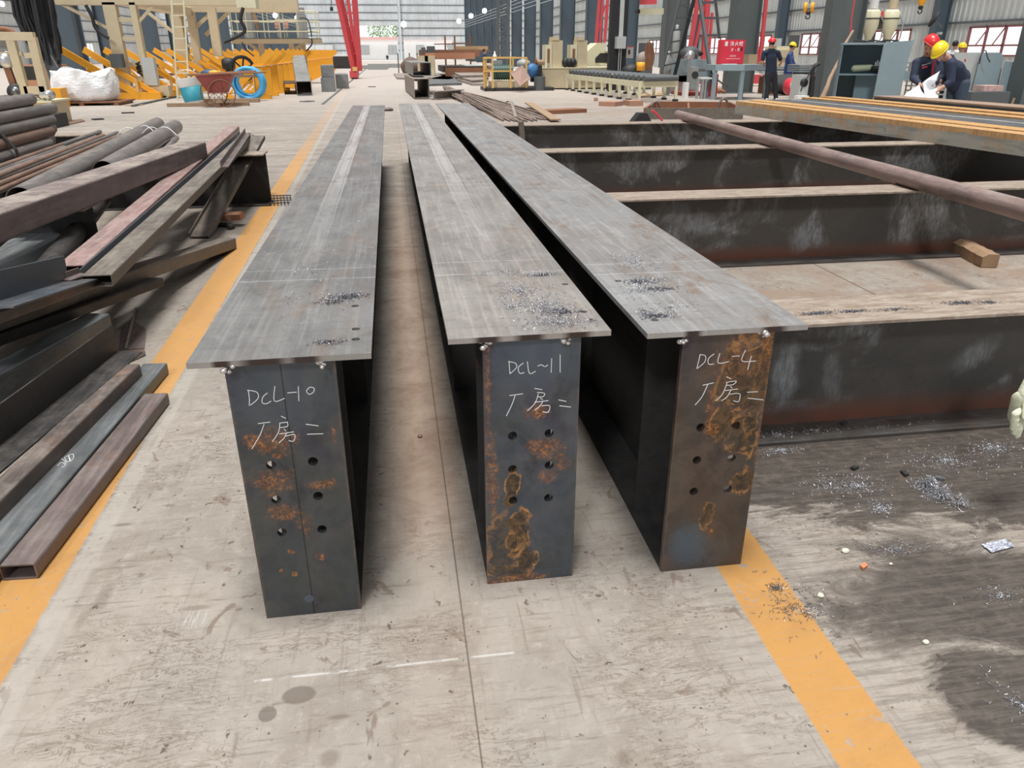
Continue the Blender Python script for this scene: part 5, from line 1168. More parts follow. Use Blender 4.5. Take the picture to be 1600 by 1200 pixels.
for k_, (x0, y0, x1, y1, h, w) in enumerate(((942, 165, 967, 166, .06, .5), (984, 164, 994, 166, .07, .4), (868, 148, 873, 157, .05, .2), (928, 158, 934, 158, .05, .2))):
    if k_ == 2: continue
    one('timber_block', ('long reddish timber block on the floor in front of the roller conveyor', 'short reddish timber block beside the long one in front of the conveyor', '', 'tiny dark block on the floor left of the reddish timbers')[k_], 'wood block', MB().bar(at(G(x0, y0), h), at(G(x1, y1), h), w, h*2), paint('red_timber_%s' % 'abcd'[k_], (.40, .22, .15), .8))
# loose steel plates
for k_, (pts, z, lab_) in enumerate((
    ([(615, 117), (730, 115), (755, 118), (700, 127), (620, 124)], .0, 'thin steel plate lying on the floor in the aisle, farthest left of the plate piles'),
    ([(640, 119), (675, 118), (676, 124), (648, 124)], .09, 'small plate lying on the large plate behind the stacked box tubes'),
    ([(668, 126), (700, 119), (722, 133), (665, 135)], .0, 'grey plate on the floor just right of the stacked box tubes'),
    ([(700, 112), (760, 110), (762, 120), (720, 121)], .20, 'pale plate topmost of the pile left of the yellow fence'),
    ([(706, 120), (758, 121), (760, 127), (738, 129)], .10, 'pale plate in the middle of the pile left of the yellow fence'),
    ([(712, 126), (758, 128), (760, 134), (738, 134)], .0, 'pale plate lowest of the pile left of the yellow fence'))):
    g_ = [at(G(x, y, z), z) for x, y in pts]
    one('steel_plate', lab_, 'steel plate', MB().poly(g_, .09, V(0, 0, 1)), st_tan if k_ != 2 else st_grey)
lump('scrap_heap', 'dark brown cone-shaped heap of steel scrap in the aisle before the far doorway', 'heap', (1.5, 55, 0), (.75, 1.4, .62), steel('scrap_brown', (.13, .085, .07), (.09, .06, .055), rust_amt=.4, rough=.8, metal=0), 12, amp=.45)
for k_, px in enumerate((622, 652, 640)):
    p = AY(px, 92, 58); one('steel_post', ('thin stake left of the dark scrap heap', 'thin stake right of the dark scrap heap', 'thin stake behind the dark scrap heap')[k_], 'post', MB().span((p.x-.04, 58, 0), (p.x+.04, 58.08, 1.3)), dgrey)
for k_, (px, py, w, h, d) in enumerate(((580, 108, 3.0, .3, 1.0), (607, 106, 3.4, .35, 1.2), (590, 109, 1.6, .45, .6))):
    g = G(px, py); one('steel_offcut', ('low grey steel offcut on the floor in the far doorway light, left', 'low grey steel offcut on the floor in the far doorway light, right', 'small grey steel offcut before the other two in the doorway light')[k_], 'offcut', MB().span((g.x-w/2, g.y, 0), (g.x+w/2, g.y+d, h)), mgrey)
# cutting table machine
Yc = 48.0
t = T('cutting_table', 'long brown-railed cutting table with two dark cabinets behind the plate piles', 'machine', (6, Yc, 0))
def cc(px, py, Y=Yc): return AY(px, py, Y)
a, b = cc(665, 87), cc(742, 87); B(t, 'rail_beam', paint('rail_orange', (.45, .2, .11), .6), (a.x, Yc, cc(700, 89).z-.12), (b.x, Yc+.3, cc(700, 84).z+.05)); B(t, 'rail_beam', brownp, (a.x-.3, Yc+2, cc(700, 86).z-.1), (b.x+.5, Yc+2.2, cc(700, 82).z+.15))
for px in (673, 662): q = cc(px, 100); B(t, 'end_carriage', cream, (q.x-.35, Yc-.3, .15), (q.x+.25, Yc+.5, cc(px, 87).z)); MB().tube((q.x-.05, Yc-.35, .25), (q.x-.05, Yc+.4, .25), .25, 12).build('wheel', cream2, t)
B(t, 'bed', st_dark, (a.x+.9, Yc-1.5, .3), (b.x+.6, Yc+3.5, .62)); B(t, 'bed_sheet', lgrey, (a.x+2.2, Yc-1.3, .621), (b.x+.5, Yc+3.0, .66)); B(t, 'bed_skirt', brownp, (a.x+1.0, Yc-1.6, .05), (b.x+.7, Yc-1.52, .55))
B(t, 'cabinet', dgrey, cc(660, 84)+V(0, 1, 0), cc(666, 74)+V(0, 1.5, 0)); B(t, 'cabinet', dgrey, cc(669, 83)+V(0, 1, 0), cc(681, 72)+V(0, 1.6, 0))
for px in (696, 711, 735): q = cc(px, 80, Yc+3); MB().tube(at(q, .6), at(q, 2.3), .05, 6).build('post', brownp, t)
BR(t, 'hand_rail', brownp, cc(678, 69, Yc+3), cc(735, 68, Yc+3), .06, .06); 
for i in range(7): BR(t, 'lattice_bar', mgrey, cc(698+i*2, 69, Yc+3.1), cc(702+i*2, 81, Yc+3.1), .04, .04)
BR(t, 'upper_rail', paint('rail_tan', (.5, .33, .17), .6), cc(712, 76, Yc+2.5), cc(762, 76, Yc+2.5), .3, .28); BR(t, 'upper_rail', brownp, cc(690, 80, Yc+2.4), cc(765, 79, Yc+2.4), .12, .10)
one('slat_stack', 'low brown stack of slats under the right end of the cutting table', 'stack', MB().span(at(G(735, 110), 0), at(G(760, 108), 0)+V(.4, 1.0, .35)), st_tan)
# scaffold tower of dark angle by the column row
t = T('lattice_mast', 'dark lattice mast standing between the blue-grey columns', 'mast', (9.3, 50, 0))
for px in (776, 792): p0_ = AY(px, 108, 50); MB().bar(at(p0_, 0), AY(px+3, -12, 50), .18, .18).build('upright', dgrey, t)
for i in range(8): a_ = AY(776, 95-14*i, 50); b_ = AY(793, 88-14*i, 50); BR(t, 'lattice_bar', dgrey, a_, b_, .09, .09); BR(t, 'lattice_bar', dgrey, AY(776, 81-14*i, 50), b_, .07, .07)
t = T('gas_cylinder', 'pale tall cylinder standing at the foot of the dark lattice mast', 'cylinder', AY(772, 100, 44)); MB().lathe([(0, 0), (.10, 0), (.10, 1.1), (.04, 1.2), (.03, 1.3), (0, 1.3)], at(AY(773, 95, 44), 0.1), 14).build('body', white_p, t)

# yellow guard fence with the motor set
t = T('guard_fence', 'yellow tube guard fence around the green motor', 'fence', (4.5, 30.5, 0))
fl, fr, fz = 3.62, 5.15, 1.18
for x, y in ((3.55, 30.6), (3.72, 31.6), (3.86, 30.5), (4.55, 30.5), (5.16, 30.5), (5.0, 32.8), (3.9, 32.8)): MB().span((x-.03, y-.03, .12), (x+.03, y+.03, fz)).build('post', yel2, t)
for z in (fz, .72): MB().bar((3.5, 30.5, z), (5.19, 30.5, z), .055, .055).build('rail', yel2, t); MB().bar((3.55, 30.6, z), (3.9, 32.8, z), .05, .05).build('rail', yel2, t); MB().bar((3.9, 32.8, z), (5.1, 32.8, z), .05, .05).build('rail', yel2, t)
t = T('motor_set', 'green electric motor and blue pump casing on an oily base behind the yellow fence', 'machine', (4.8, 31.6, 0))
B(t, 'base', st_dark, (3.6, 30.75, 0), (6.3, 32.4, .12)); B(t, 'plinth', cream, (3.9, 30.9, .12), (5.3, 32.2, .34))
gm2 = paint('motor_green', (.035, .085, .07), .5)
MB().tube((3.95, 31.3, .66), (4.75, 31.3, .66), .26, 20).build('motor', gm2, t); MB().tube((4.75, 31.3, .66), (5.0, 31.3, .66), .12, 14).build('shaft', silver, t)
for i in range(7): MB().lathe([(.262, 0), (.29, 0), (.29, .02), (.262, .02)], (4.05+i*.09, 31.3, .66), 20, V(1, 0, 0)).build('cooling_fin', gm2, t)
MB().lathe([(0, 0), (.24, 0), (.28, .10), (.24, .25), (0, .28)], (5.45, 31.3, .70), 22, V(.6, -.8, 0)).build('pump_casing', paint('pump_blue', (.05, .16, .36), .5), t); MB().ball((5.25, 31.7, .95), (.28, .3, .18)).build('pump_cowl', mgrey, t)
B(t, 'terminal_box', mgrey, (4.05, 31.6, .85), (4.4, 31.9, 1.08)); B(t, 'bracket', blk, (5.5, 31.2, .3), (5.9, 31.6, .9)); MB().tube((5.75, 30.9, .0), (5.75, 30.9, .5), .22, 16).build('drum', dgrey, t)
one('steel_plate', 'square rusty plate leaning on its corner against the yellow fence', 'steel plate', MB().poly([AY(797, 115, 30.2), AY(812, 136, 29.6), AY(829, 123, 30.0), AY(816, 103, 30.3)], .03), paint('plate_rusty', (.30, .19, .15), .7, dirt=.4))
t = T('plastic_crate', 'small pale blue and white crate on the floor before the yellow fence', 'crate', (4.9, 28.8, 0)); g = G(817, 141)
B(t, 'crate_body', white_p, (g.x-.22, g.y, 0), (g.x+.22, g.y+.4, .42)); 
for i in range(3): B(t, 'crate_slot', paint('pale_blue', (.35, .62, .72), .5) if i == 0 else bpy.data.materials['pale_blue'], (g.x-.17, g.y-.01, .06+i*.12), (g.x+.17, g.y-.001, .14+i*.12))
g = G(895, 141); t = T('water_bottle', 'clear plastic bottle standing on the floor before the conveyor legs', 'bottle', (g.x, g.y, 0)); MB().lathe([(0, 0), (.06, 0), (.06, .30), (.03, .38), (.02, .40), (0, .40)], (g.x, g.y, 0), 12).build('body', flat('bottle_pale', (.6, .72, .74), .2), t); MB().lathe([(.028, .39), (.028, .44), (0, .44)], (g.x, g.y, 0), 12).build('cap', white_p, t)

# twin cream press heads on a base
Yk = 31.5
t = T('press_machine', 'cream machine with two tall upright heads behind the roller conveyor', 'machine', (7.0, Yk, 0))
def kk(px, py, Y=Yk): return AY(px, py, Y)
a, b = kk(849, 138), kk(968, 106); B(t, 'base', cream, (a.x, Yk+.2, .05), (b.x, Yk+1.4, kk(900, 107).z)); B(t, 'base_top', cream2, (a.x-.03, Yk+.15, kk(900, 107).z+.001), (b.x, Yk+1.45, kk(900, 107).z+.04))
zt = kk(900, 107).z+.04
for p0_, p1_ in ((866, 882), (906, 921)):
    q, r = kk(p0_, 63), kk(p1_, 63); B(t, 'press_head', cream, (q.x, Yk+.3, zt), (r.x, Yk+1.1, q.z)); B(t, 'head_cap', cream, (q.x-.02, Yk+.25, q.z+.001), (q.x+.25, Yk+.9, q.z+.13)); B(t, 'side_rib', cream2, (q.x-.28, Yk+.35, zt), (q.x-.01, Yk+1.0, q.z-.15)); B(t, 'slide_slot', brownp, (q.x-.20, Yk+.33, zt+.12), (q.x-.10, Yk+.349, q.z-.3))
MB().tube(kk(842, 98)+V(0, .5, 0), kk(862, 97)+V(0, .5, 0), .10, 14).build('shaft', woodp, t); MB().tube(kk(840, 96)+V(0, .5, 0), kk(842, 96)+V(0, .5, 0), .14, 14).build('collar', brownp, t)
for px in (886, 892, 898): MB().ball(kk(px, 98)+V(0, .3, 0), (.15, .15, .18), 10, 7).build('cable_gland', blk, t)
B(t, 'valve_block', silver, kk(857, 104)+V(0, .2, 0), kk(861, 99)+V(0, .4, 0))
t = T('machining_center', 'pale yellow enclosed machine with a slanted window beside the twin press heads', 'machine', (9.4, 34, 0)); Yn = 34.0
q = lambda px, py: AY(px, py, Yn)
MB().poly([q(918, 112), q(918, 80), q(933, 67), q(950, 67), q(950, 112)], 1.2, V(0, 1, 0)).build('body', cream2, t); MB().poly([q(930, 98), q(930, 91), q(938, 83), q(952, 83), q(952, 98)], .03, V(0, -1, 0)).build('window', blk, t)
B(t, 'chip_tray', cream2, at(q(934, 108), .3), q(952, 100)+V(0, -.5, 0)); B(t, 'column_box', cream2, q(974, 118)+V(0, .3, 0), q(980, 75)+V(0, 1, 0)); c_ = B(t, 'control_panel', lgrey, q(980, 91), q(990, 74)+V(0, .4, 0)); B(c_, 'screen', blk, q(981.5, 85)+V(0, -.02, 0), q(984.5, 78)+V(0, -.001, 0)); B(t, 'panel_top', redp, q(980, 74), q(991, 72.5)+V(0, .4, 0))
B(t, 'instrument', white_p, q(944, 80)+V(0, -.3, 0), q(951, 66)+V(0, -.05, 0)); B(t, 'instrument_screen', blk, q(945.5, 73)+V(0, -.32, 0), q(949.5, 70)+V(0, -.301, 0))

# roller conveyor
t = T('roller_conveyor', 'long cream roller conveyor table with dark rollers', 'conveyor', (7.6, 26.5, 0))
F0, F1 = V(6.9, 31.2, 0), V(7.32, 23.1, 0); wv = V(1.25, .32, 0)
N_ = 10; zr = .60
BR(t, 'side_rail', cream2, at(F0, zr-.1), at(F1, zr-.1), .06, .16); BR(t, 'side_rail', cream2, at(F0+wv, zr-.1), at(F1+wv, zr-.1), .06, .16); BR(t, 'end_rail', cream2, at(F1, zr-.1), at(F1+wv, zr-.1), .06, .18)
for i in range(N_):
    p = F0.lerp(F1, i/(N_-1)); 
    for o_2 in (V(0, 0, 0), wv): lg = MB().bar(at(p+o_2, .06), at(p+o_2, zr-.02), .08, .08, V(0, 1, 0)).build('leg', cream2, t); MB().span(at(p+o_2, 0)-V(.07, .07, 0), at(p+o_2, .06)+V(.07, .07, 0)).build('foot', blk, lg)
for i in range(N_*2-1):
    p = F0.lerp(F1, (i+.3)/(N_*2-2)); 
    if i % 1 == 0: MB().tube(at(p+wv*.06, zr+.06), at(p+wv*.96, zr+.06), .085, 14).build('roller', dgrey, t)
for k_, (px, py, sx_) in enumerate(((1006, 152, .5), (1025, 150, .55))):
    g = G(px, py); one('cardboard_sheet', ('crumpled cardboard sheet on the floor under the conveyor end, left', 'crumpled cardboard sheet on the floor under the conveyor end, right')[k_], 'cardboard', MB().poly([g+V(-sx_/2, -.1, .02), g+V(sx_/2, -.2, .02), g+V(sx_/2, .4, .12), g+V(-sx_/2+.1, .5, .05)], .02, V(0, 0, 1)), card)
one('glove_rag', 'tan rag lying on the conveyor rollers', 'rag', MB().ball(AY(968, 118, 26)+V(0, 0, .02), (.28, .12, .05), 10, 6), card)
# post with a grey electrical box
p = AY(966, 120, 30.5); t = T('electrical_post', 'dark post with a pale grey electrical box and conduits behind the conveyor', 'post', (p.x, 30.5, 0))
B(t, 'post', blk, (p.x-.36, 30.6, 0), (p.x+.30, 30.9, 9)); B(t, 'light_strip', lgrey, (p.x-.04, 30.56, 1.9), (p.x+.12, 30.598, 8)); B(t, 'electrical_box', lgrey, (p.x-.18, 30.3, AY(966, 76, 30.5).z), (p.x+.18, 30.598, AY(966, 57, 30.5).z))
for dx in (-.03, .05): MB().tube((p.x+dx, 30.45, .5), (p.x+dx, 30.45, AY(966, 76, 30.5).z), .018, 6).build('conduit', lgrey, t)

# ------------------------------------------------------------------ right-hand work area
def W(px, py, Y): return AY(px, py, Y)
# cylinders, hoses
for k_, (px, y0_, y1_) in enumerate(((1041, 132, 84), (1054, 95, 62))):
    Y = (26.8, 30)[k_]; p = W(px, y0_, Y); one('gas_cylinder', ('grey gas cylinder standing behind the end of the conveyor', 'grey gas cylinder behind the dark stepladder')[k_], 'cylinder', MB().lathe([(0, 0), (.13, 0), (.13, 1.15+k_*.9), (.05, 1.28+k_*.9), (.06, 1.4+k_*.9), (0, 1.4+k_*.9)], (p.x, Y, 0), 16), mgrey)
for k_, pts in enumerate(([(1014, 66), (1012, 80), (1016, 95), (1015, 108)],)): 
    t = T('hose_bundle', 'hanging brown welding hoses beside the dark column behind the conveyor', 'hose', W(1014, 110, 29.5))
    for j in range(9): MB().path(densify([W(1014+rn.uniform(-3, 3), 66, 29.5), W(1008+j*1.7, 80+rn.uniform(-4, 4), 29.5), W(1010+j*1.3, 98+rn.uniform(-4, 4), 29.5), W(1013+rn.uniform(-2, 2), 110, 29.5)]), .022, 5).build('hose', brownp, t)
p = W(1001, 108, 29.6); one('yellow_container', 'yellow drum beside the hanging hoses', 'drum', MB().lathe([(0, 0), (.16, 0), (.16, .30), (0, .30)], (p.x, 29.6, .72), 14), yel)
p = W(998, 100, 29.9); one('cable_reel', 'pale round cable reel behind the yellow drum', 'reel', MB().lathe([(.0, -.05), (.33, -.05), (.33, .05), (0, .05)], p+V(.2, 0, .1), 20, V(0, 1, 0)), st_tan)
one('tarp_heap', 'black tarpaulin heap behind the conveyor by the post', 'heap', MB().ball(W(986, 112, 30.2), (.4, .3, .28), 12, 8), blk)
one('dark_cabinet', 'low dark cabinet between the cream enclosure and the dark column', 'cabinet', MB().span(at(W(1001, 118, 31), 0), W(1022, 67, 31)+V(0, .5, 0)), dgrey)
# dark A-frame ladder
t = T('step_ladder', 'tall dark steel A-frame ladder standing before the red crane legs', 'ladder', (10.1, 26.2, 0))
La, Lb, Lc, Ld = W(1030, 118, 26.3), W(1064, -8, 26), W(1052, 112, 26.6), W(1086, -8, 26.2)
BR(t, 'rail', dgrey, at(La, .35), Lb, .07, .07); BR(t, 'rail', blk, at(Lc, .35), Ld, .09, .09)
for i in range(6): f_ = .12+i*.15; BR(t, 'rung', dgrey, La.lerp(Lb, f_), Lc.lerp(Ld, f_), .05, .05)
Ra, Rb, Rc, Rd = W(1116, 150, 24.6), W(1092, -8, 26), W(1124, 60, 26.5), W(1117, -8, 26.2)
BR(t, 'rail', dgrey, at(Ra, .05), Rb, .10, .08); BR(t, 'rail', dgrey, Rc, Rd, .07, .07)
for z_ in ((4, 0), (28, 0), (55, 0)): BR(t, 'rung', dgrey, W(1096+z_[0]*.18, z_[0], 26), W(1118+z_[0]*.08, z_[0], 26.2), .06, .06)
# red crane legs on the right
t = T('gantry_crane_leg', 'pair of slanted red crane legs between two dark columns, left of the red cabinet', 'crane', (12.3, 33, 0))
for (x0, y0, x1, y1, w) in ((1078, 70, 1092, -8, .15), (1100, 92, 1106, -8, .20), (1086, 66, 1100, 10, .10), (1107, 92, 1113, 20, .09)): BR(t, 'leg', redp, W(x0, y0, 33)-V(0, 0, .3), W(x1, y1, 33), w, w)
B(t, 'end_carriage', redp, (W(1092, 80, 33).x, 32.8, .1), (W(1110, 80, 33).x, 33.3, .45))
t = T('gantry_crane_leg', 'pair of slanted red crane legs behind the man in the navy T-shirt', 'crane', (14.6, 33, 0))
for (x0, y0, x1, y1, w) in ((1180, 92, 1182, -8, .25), (1188, 90, 1198, -8, .13), (1160, 64, 1178, -8, .13), (1166, 68, 1166, -8, .12)): BR(t, 'leg', redp, W(x0, y0, 33)-V(0, 0, .35), W(x1, y1, 33), w, w)
for z_ in (10, 25, 40): BR(t, 'lattice_bar', redp, W(1165, z_+4, 33), W(1176, z_, 33), .07, .07)
B(t, 'end_carriage', redp, (W(1172, 90, 33).x, 32.8, .1), (W(1195, 90, 33).x, 33.3, .45))
t = T('gantry_crane_leg', 'slender pink-red crane frame behind the cream enclosed machine', 'crane', (12, 45, 0))
for (x0, y0, x1, y1, w) in ((930, 66, 937, -8, .14), (937, 66, 942, -8, .10), (944, 66, 950, -8, .14), (932, 30, 946, 8, .08)): BR(t, 'leg', redp, W(x0, y0, 45)-V(0, 0, 1.0), W(x1, y1, 45), w, w)
BR(t, 'cross_beam', redp, W(978, 2, 44), W(1025, 1, 44), .3, .35); BR(t, 'cross_beam', cream2, W(1000, 18, 36), W(1100, 17, 36), .22, .24); B(t, 'beam_end', blk, W(996, 21, 36), W(1001, 15, 36)+V(0, .4, 0))
# drilling machine on a stand, grey fixtures
t = T('drill_press', 'dark drilling machine head with silver chuck on a thin stand behind the grey table', 'machine', (10.2, 26.2, 0)); c = W(1078, 85, 26.2)
MB().ball(c+V(.05, .2, .06), (.34, .3, .20), 14, 9).build('head', dgrey, t); MB().lathe([(0, 0), (.12, .02), (.15, .12), (.15, .3), (0, .3)], c+V(-.03, -.25, -.02), 16, V(0, 1, 0)).build('chuck', silver, t)
MB().tube(at(c, .05), c, .03, 8).build('stand', silver, t); MB().ball(c+V(.3, .2, .02), (.25, .14, .1), 10, 7).build('motor', blk, t); MB().path([c+V(.3*math.cos(a), -.2, -.25+.32*math.sin(a)) for a in [2*PI*i/24 for i in range(24)]], .008, 5, closed=True).build('guard_ring', silver, t)
t = T('machine_stand', 'grey-blue machine casing standing behind the drilling machine', 'machine', (10.6, 27.5, 0)); B(t, 'casing', tbl_b, W(1052, 128, 27.5), W(1108, 93, 27.5)+V(0, .6, 0)); B(t, 'lower_casing', mgrey, at(W(1052, 140, 27.5), 0), W(1090, 118, 27.5)+V(0, .5, 0))
t = T('grinder_housing', 'grey cabinet with a round black opening left of the grey table', 'machine', (10.0, 25.2, 0)); a, b = W(1080, 142, 25.2), W(1092, 105, 25.2); B(t, 'housing', mgrey, at(a, .25), (b.x, 25.7, b.z)); MB().tube(W(1086, 117, 25.17), W(1086, 117, 25.19), .11, 18).build('round_opening', blk, t); B(t, 'side_arm', silver, W(1092, 112, 25.3), W(1110, 107, 25.5))
t = T('work_stool', 'small white-topped grey stand left of the grey table', 'stand', (9.9, 24.6, 0)); B(t, 'top', white_p, W(1096, 124, 24.4), W(1114, 121, 24.4)+V(0, .3, 0))
for px in (1092, 1099, 1104): q = W(px, 122, 24.4); B(t, 'leg', mgrey, (q.x-.03, 24.4, 0), (q.x+.03, 24.5, q.z))
one('white_box', 'white carton on the floor behind the small stand', 'box', MB().span(at(W(1070, 146, 24.9), 0), W(1077, 129, 24.9)+V(0, .25, 0)), white_p)
one('fire_extinguisher_box', 'low red box behind the left leg of the grey table', 'box', MB().span(at(W(1108, 144, 25.4), 0), W(1123, 116, 25.4)+V(0, .3, 0)), redb)
one('red_plate', 'small dark red plate on the floor under the small stand', 'plate', MB().span(G(1070, 150)+V(0, 0, 0), G(1090, 147)+V(0, .3, .1)), paint('dark_red', (.25, .05, .04), .6))
# grey table
t = T('work_table', 'grey-blue steel work table carrying the red fire hydrant cabinet', 'table', (10.9, 24.2, 0))
xa, xb = W(1116, 108, 24).x, W(1190, 108, 24).x; zt1 = W(1150, 103, 24).z
MB().poly([V(xa, 23.9, zt1-.13), V(xa+.75, 23.5, zt1-.13), V(xb+.5, 24.4, zt1-.13), V(xb-.1, 25.2, zt1-.13), V(xa+.1, 25.0, zt1-.13)], .17, V(0, 0, 1)).build('top', tbl_b, t)
for (x, y) in ((xa+.03, 23.98), (xa+.75, 23.6), (xb+.42, 24.45), (xb-.12, 25.05), (xa+.17, 24.9)): MB().span((x-.05, y-.05, 0), (x+.06, y+.06, zt1-.131)).build('leg', tbl_b, t)
BR(t, 'brace', tbl_b, (xa+.15, 24.85, zt1-.2), (xa+.9, 24.9, .3), .04, .04)
# hydrant cabinet
t = T('hydrant_cabinet', 'red fire hydrant cabinet with white characters standing on the grey table', 'cabinet', (10.6, 24.3, zt1+.04)); Yh = 24.25
hl, hr = W(1128, 62, Yh), W(1164, 62, Yh); zb = zt1+.041
B(t, 'case', redb, (hl.x, Yh, zb), (hr.x+.02, Yh+.28, hl.z)); dr = B(t, 'door', redb, (hl.x+.05, Yh-.015, zb+.03), (hr.x-.02, Yh-.001, hl.z-.03)); B(dr, 'latch', blk, (hr.x-.10, Yh-.03, zb+.38), (hr.x-.06, Yh-.016, zb+.48)); B(dr, 'sticker', white_p, (hl.x+.11, Yh-.02, hl.z-.18), (hl.x+.20, Yh-.016, hl.z-.05))
def strokes(par, mat, S, ox, oz, s, Y, r=.008, name='lettering'):
    m = MB()
    for st in S: m.path([V(ox+x*s, Y, oz+z*s) for x, z in st], r, 4, smooth=False)
    return m.build(name, mat, par)
XIAO = [[(.05, .9), (.2, .8)], [(0, .65), (.15, .55)], [(.02, .05), (.2, .3)], [(.6, 1), (.6, .7)], [(.38, .9), (.45, .75)], [(.85, .92), (.75, .75)], [(.38, .65), (.38, 0)], [(.38, .65), (.85, .65), (.85, .0)], [(.38, .42), (.85, .42)], [(.38, .22), (.85, .22)]]
HUO = [[(.2, .7), (.12, .45)], [(.85, .75), (.72, .5)], [(.5, 1), (.48, .5), (.1, 0)], [(.5, .5), (.95, 0)]]
SHUAN = [[(0, .7), (.4, .7)], [(.2, 1), (.2, 0)], [(.2, .6), (0, .25)], [(.2, .6), (.38, .35)], [(.7, 1), (.42, .6)], [(.7, 1), (1, .6)], [(.52, .55), (.88, .55)], [(.52, .3), (.88, .3)], [(.7, .55), (.7, .05)], [(.45, .03), (.98, .03)]]
for i, ch_ in enumerate((XIAO, HUO, SHUAN)): strokes(dr, wline, ch_, hl.x+.28+i*.145, zb+.53, .125, Yh-.021, .007)
strokes(dr, wline, [[(0, 1), (.8, 1)], [(.4, 1), (.4, 0)], [(0, .5), (.8, .5)], [(.1, 0), (.1, .4)], [(1.5, .5), (1.8, .5)], [(2.4, 1), (3.1, 1)], [(2.4, .6), (3.2, .6)], [(2.7, 1), (2.5, 0)], [(2.8, .6), (3.1, 0)]], hl.x+.33, zb+.37, .085, Yh-.021, .006)
strokes(dr, wline, [[(i*.7, 0), (i*.7+.4, 0), (i*.7+.4, .8), (i*.7, .8)] for i in range(6)], hl.x+.30, zb+.22, .05, Yh-.021, .004); strokes(dr, wline, [[(0, 0), (1, 0)]], hl.x+.2, zb+.16, .45, Yh-.021, .004)
p, q = W(1169, 100, 24.5), W(1184, 85, 24.5); t = T('cardboard_box', 'tan cardboard box on the right end of the grey table', 'box', (p.x, 24.5, zt1)); B(t, 'box', card, (p.x, 24.5, zt1+.041), (q.x, 24.9, q.z)); B(t, 'box_flap', woodp, (q.x+.001, 24.4, zt1+.06), (q.x+.35, 24.7, zt1+.09))
one('paper_sheet', 'white paper lying on the grey table before the red cabinet', 'paper', MB().span((hl.x+.0, 23.95, zt1+.041), (hl.x+.45, 24.1, zt1+.06)), white_p)
# pallets of dark flat bar behind the man
t = T('bar_rack', 'low rack of dark and pale flat bars behind the man in the navy T-shirt', 'rack', (13, 27, 0))
for i, (z, mt) in enumerate(((.55, dgrey), (.66, lgrey), (.74, dgrey), (.82, mgrey))): B(t, 'flat_bar', mt, (12.95, 26.6+i*.25, z), (17.2, 26.85+i*.25, z+.07))
for x in (13.2, 15.1, 17.0): B(t, 'support', brownp, (x, 26.6, 0), (x+.15, 27.6, .549))
lump('tarp_heap', 'dark heap of covered material under the rack behind the navy T-shirt man', 'heap', (14.2, 26.0, 0), (1.5, .5, .38), flat('tarp_dark', (.035, .035, .035), .8), 31, amp=.4)
for k_, (px, py, r_) in enumerate(((1128, 142, .16), (1136, 148, .13), (1158, 146, .2), (1144, 140, .14))): g = G(px, py); lump('rubble_lump', ('brown rubble under the left end of the grey table', 'brown rubble before the middle leg of the grey table', 'pale rubble under the right end of the grey table', 'grey rubble under the middle of the grey table')[k_], 'rubble', (g.x, g.y+.6, 0), (r_*1.5, r_, r_*.6), (woodp, brownp, st_tan, mgrey)[k_], 40+k_, amp=.5)
# far machines in front of the right wall
t = T('cream_lathe', 'cream machine body behind the man in blue with the yellow helmet', 'machine', (16.5, 30, 0)); B(t, 'body', cream2, at(W(1208, 118, 30), 0), W(1248, 72, 30)+V(0, 1, 0)); B(t, 'head', cream, W(1216, 90, 29.8), W(1236, 78, 29.8)+V(0, .3, 0)); B(t, 'guard', dgrey, W(1190, 115, 29.7), W(1212, 98, 29.7)+V(0, .2, 0))
B(t, 'control', lgrey, W(1208, 72, 30), W(1222, 60, 30)+V(0, .4, 0)); B(t, 'motor', dgrey, W(1238, 74, 30), W(1250, 55, 30)+V(0, .4, 0))
t = T('bench_stack', 'grey stacked sheets on a low bench left of the leaning wooden pole', 'bench', (16, 24, 0)); 
for i in range(4): B(t, 'sheet', mgrey if i % 2 else tbl_b, at(W(1248, 118, 24), .78+i*.06), at(W(1276, 118, 24), .82+i*.06)+V(0, .8, 0))
B(t, 'bench_frame', dgrey, at(W(1250, 118, 24.2), 0), at(W(1274, 118, 24.2), .775)+V(0, .5, 0))
# red welding machine and grey wire feeder
t = T('welding_machine', 'red rounded welding machine with a white gauge face on the floor', 'machine', (13.0, 22.6, 0)); c = W(1236, 142, 22.2)+V(.12, 0, 0); c.z = .42
MB().cap(c+V(0, .22, 0), .22, c+V(.1, .6, 0), .22, 16, (.8, 1.1)).build('body', redb, t); MB().lathe([(0, 0), (.18, 0), (.18, .02), (0, .02)], c+V(-.05, -.1, .06), 18, V(0, -1, 0)).build('gauge_face', white_p, t); MB().path([c+V(-.03, -.02, .27)+V(.05*math.cos(a), 0, .05*math.sin(a)) for a in [2*PI*i/12 for i in range(12)]], .012, 5, closed=True).build('lifting_ring', silver, t)
for dx in (-.2, .0, .2): MB().bar(c+V(dx, -.14, -.15), V(c.x+dx, c.y-.16, 0.01), .04, .04).build('leg', redb, t)
B(t, 'side_body', dgrey, (c.x+.27, c.y, .1), (c.x+.62, c.y+.8, .66)); BR(t, 'top_handle', redb, c+V(.1, .1, .27), c+V(.7, .1, .29), .06, .05)
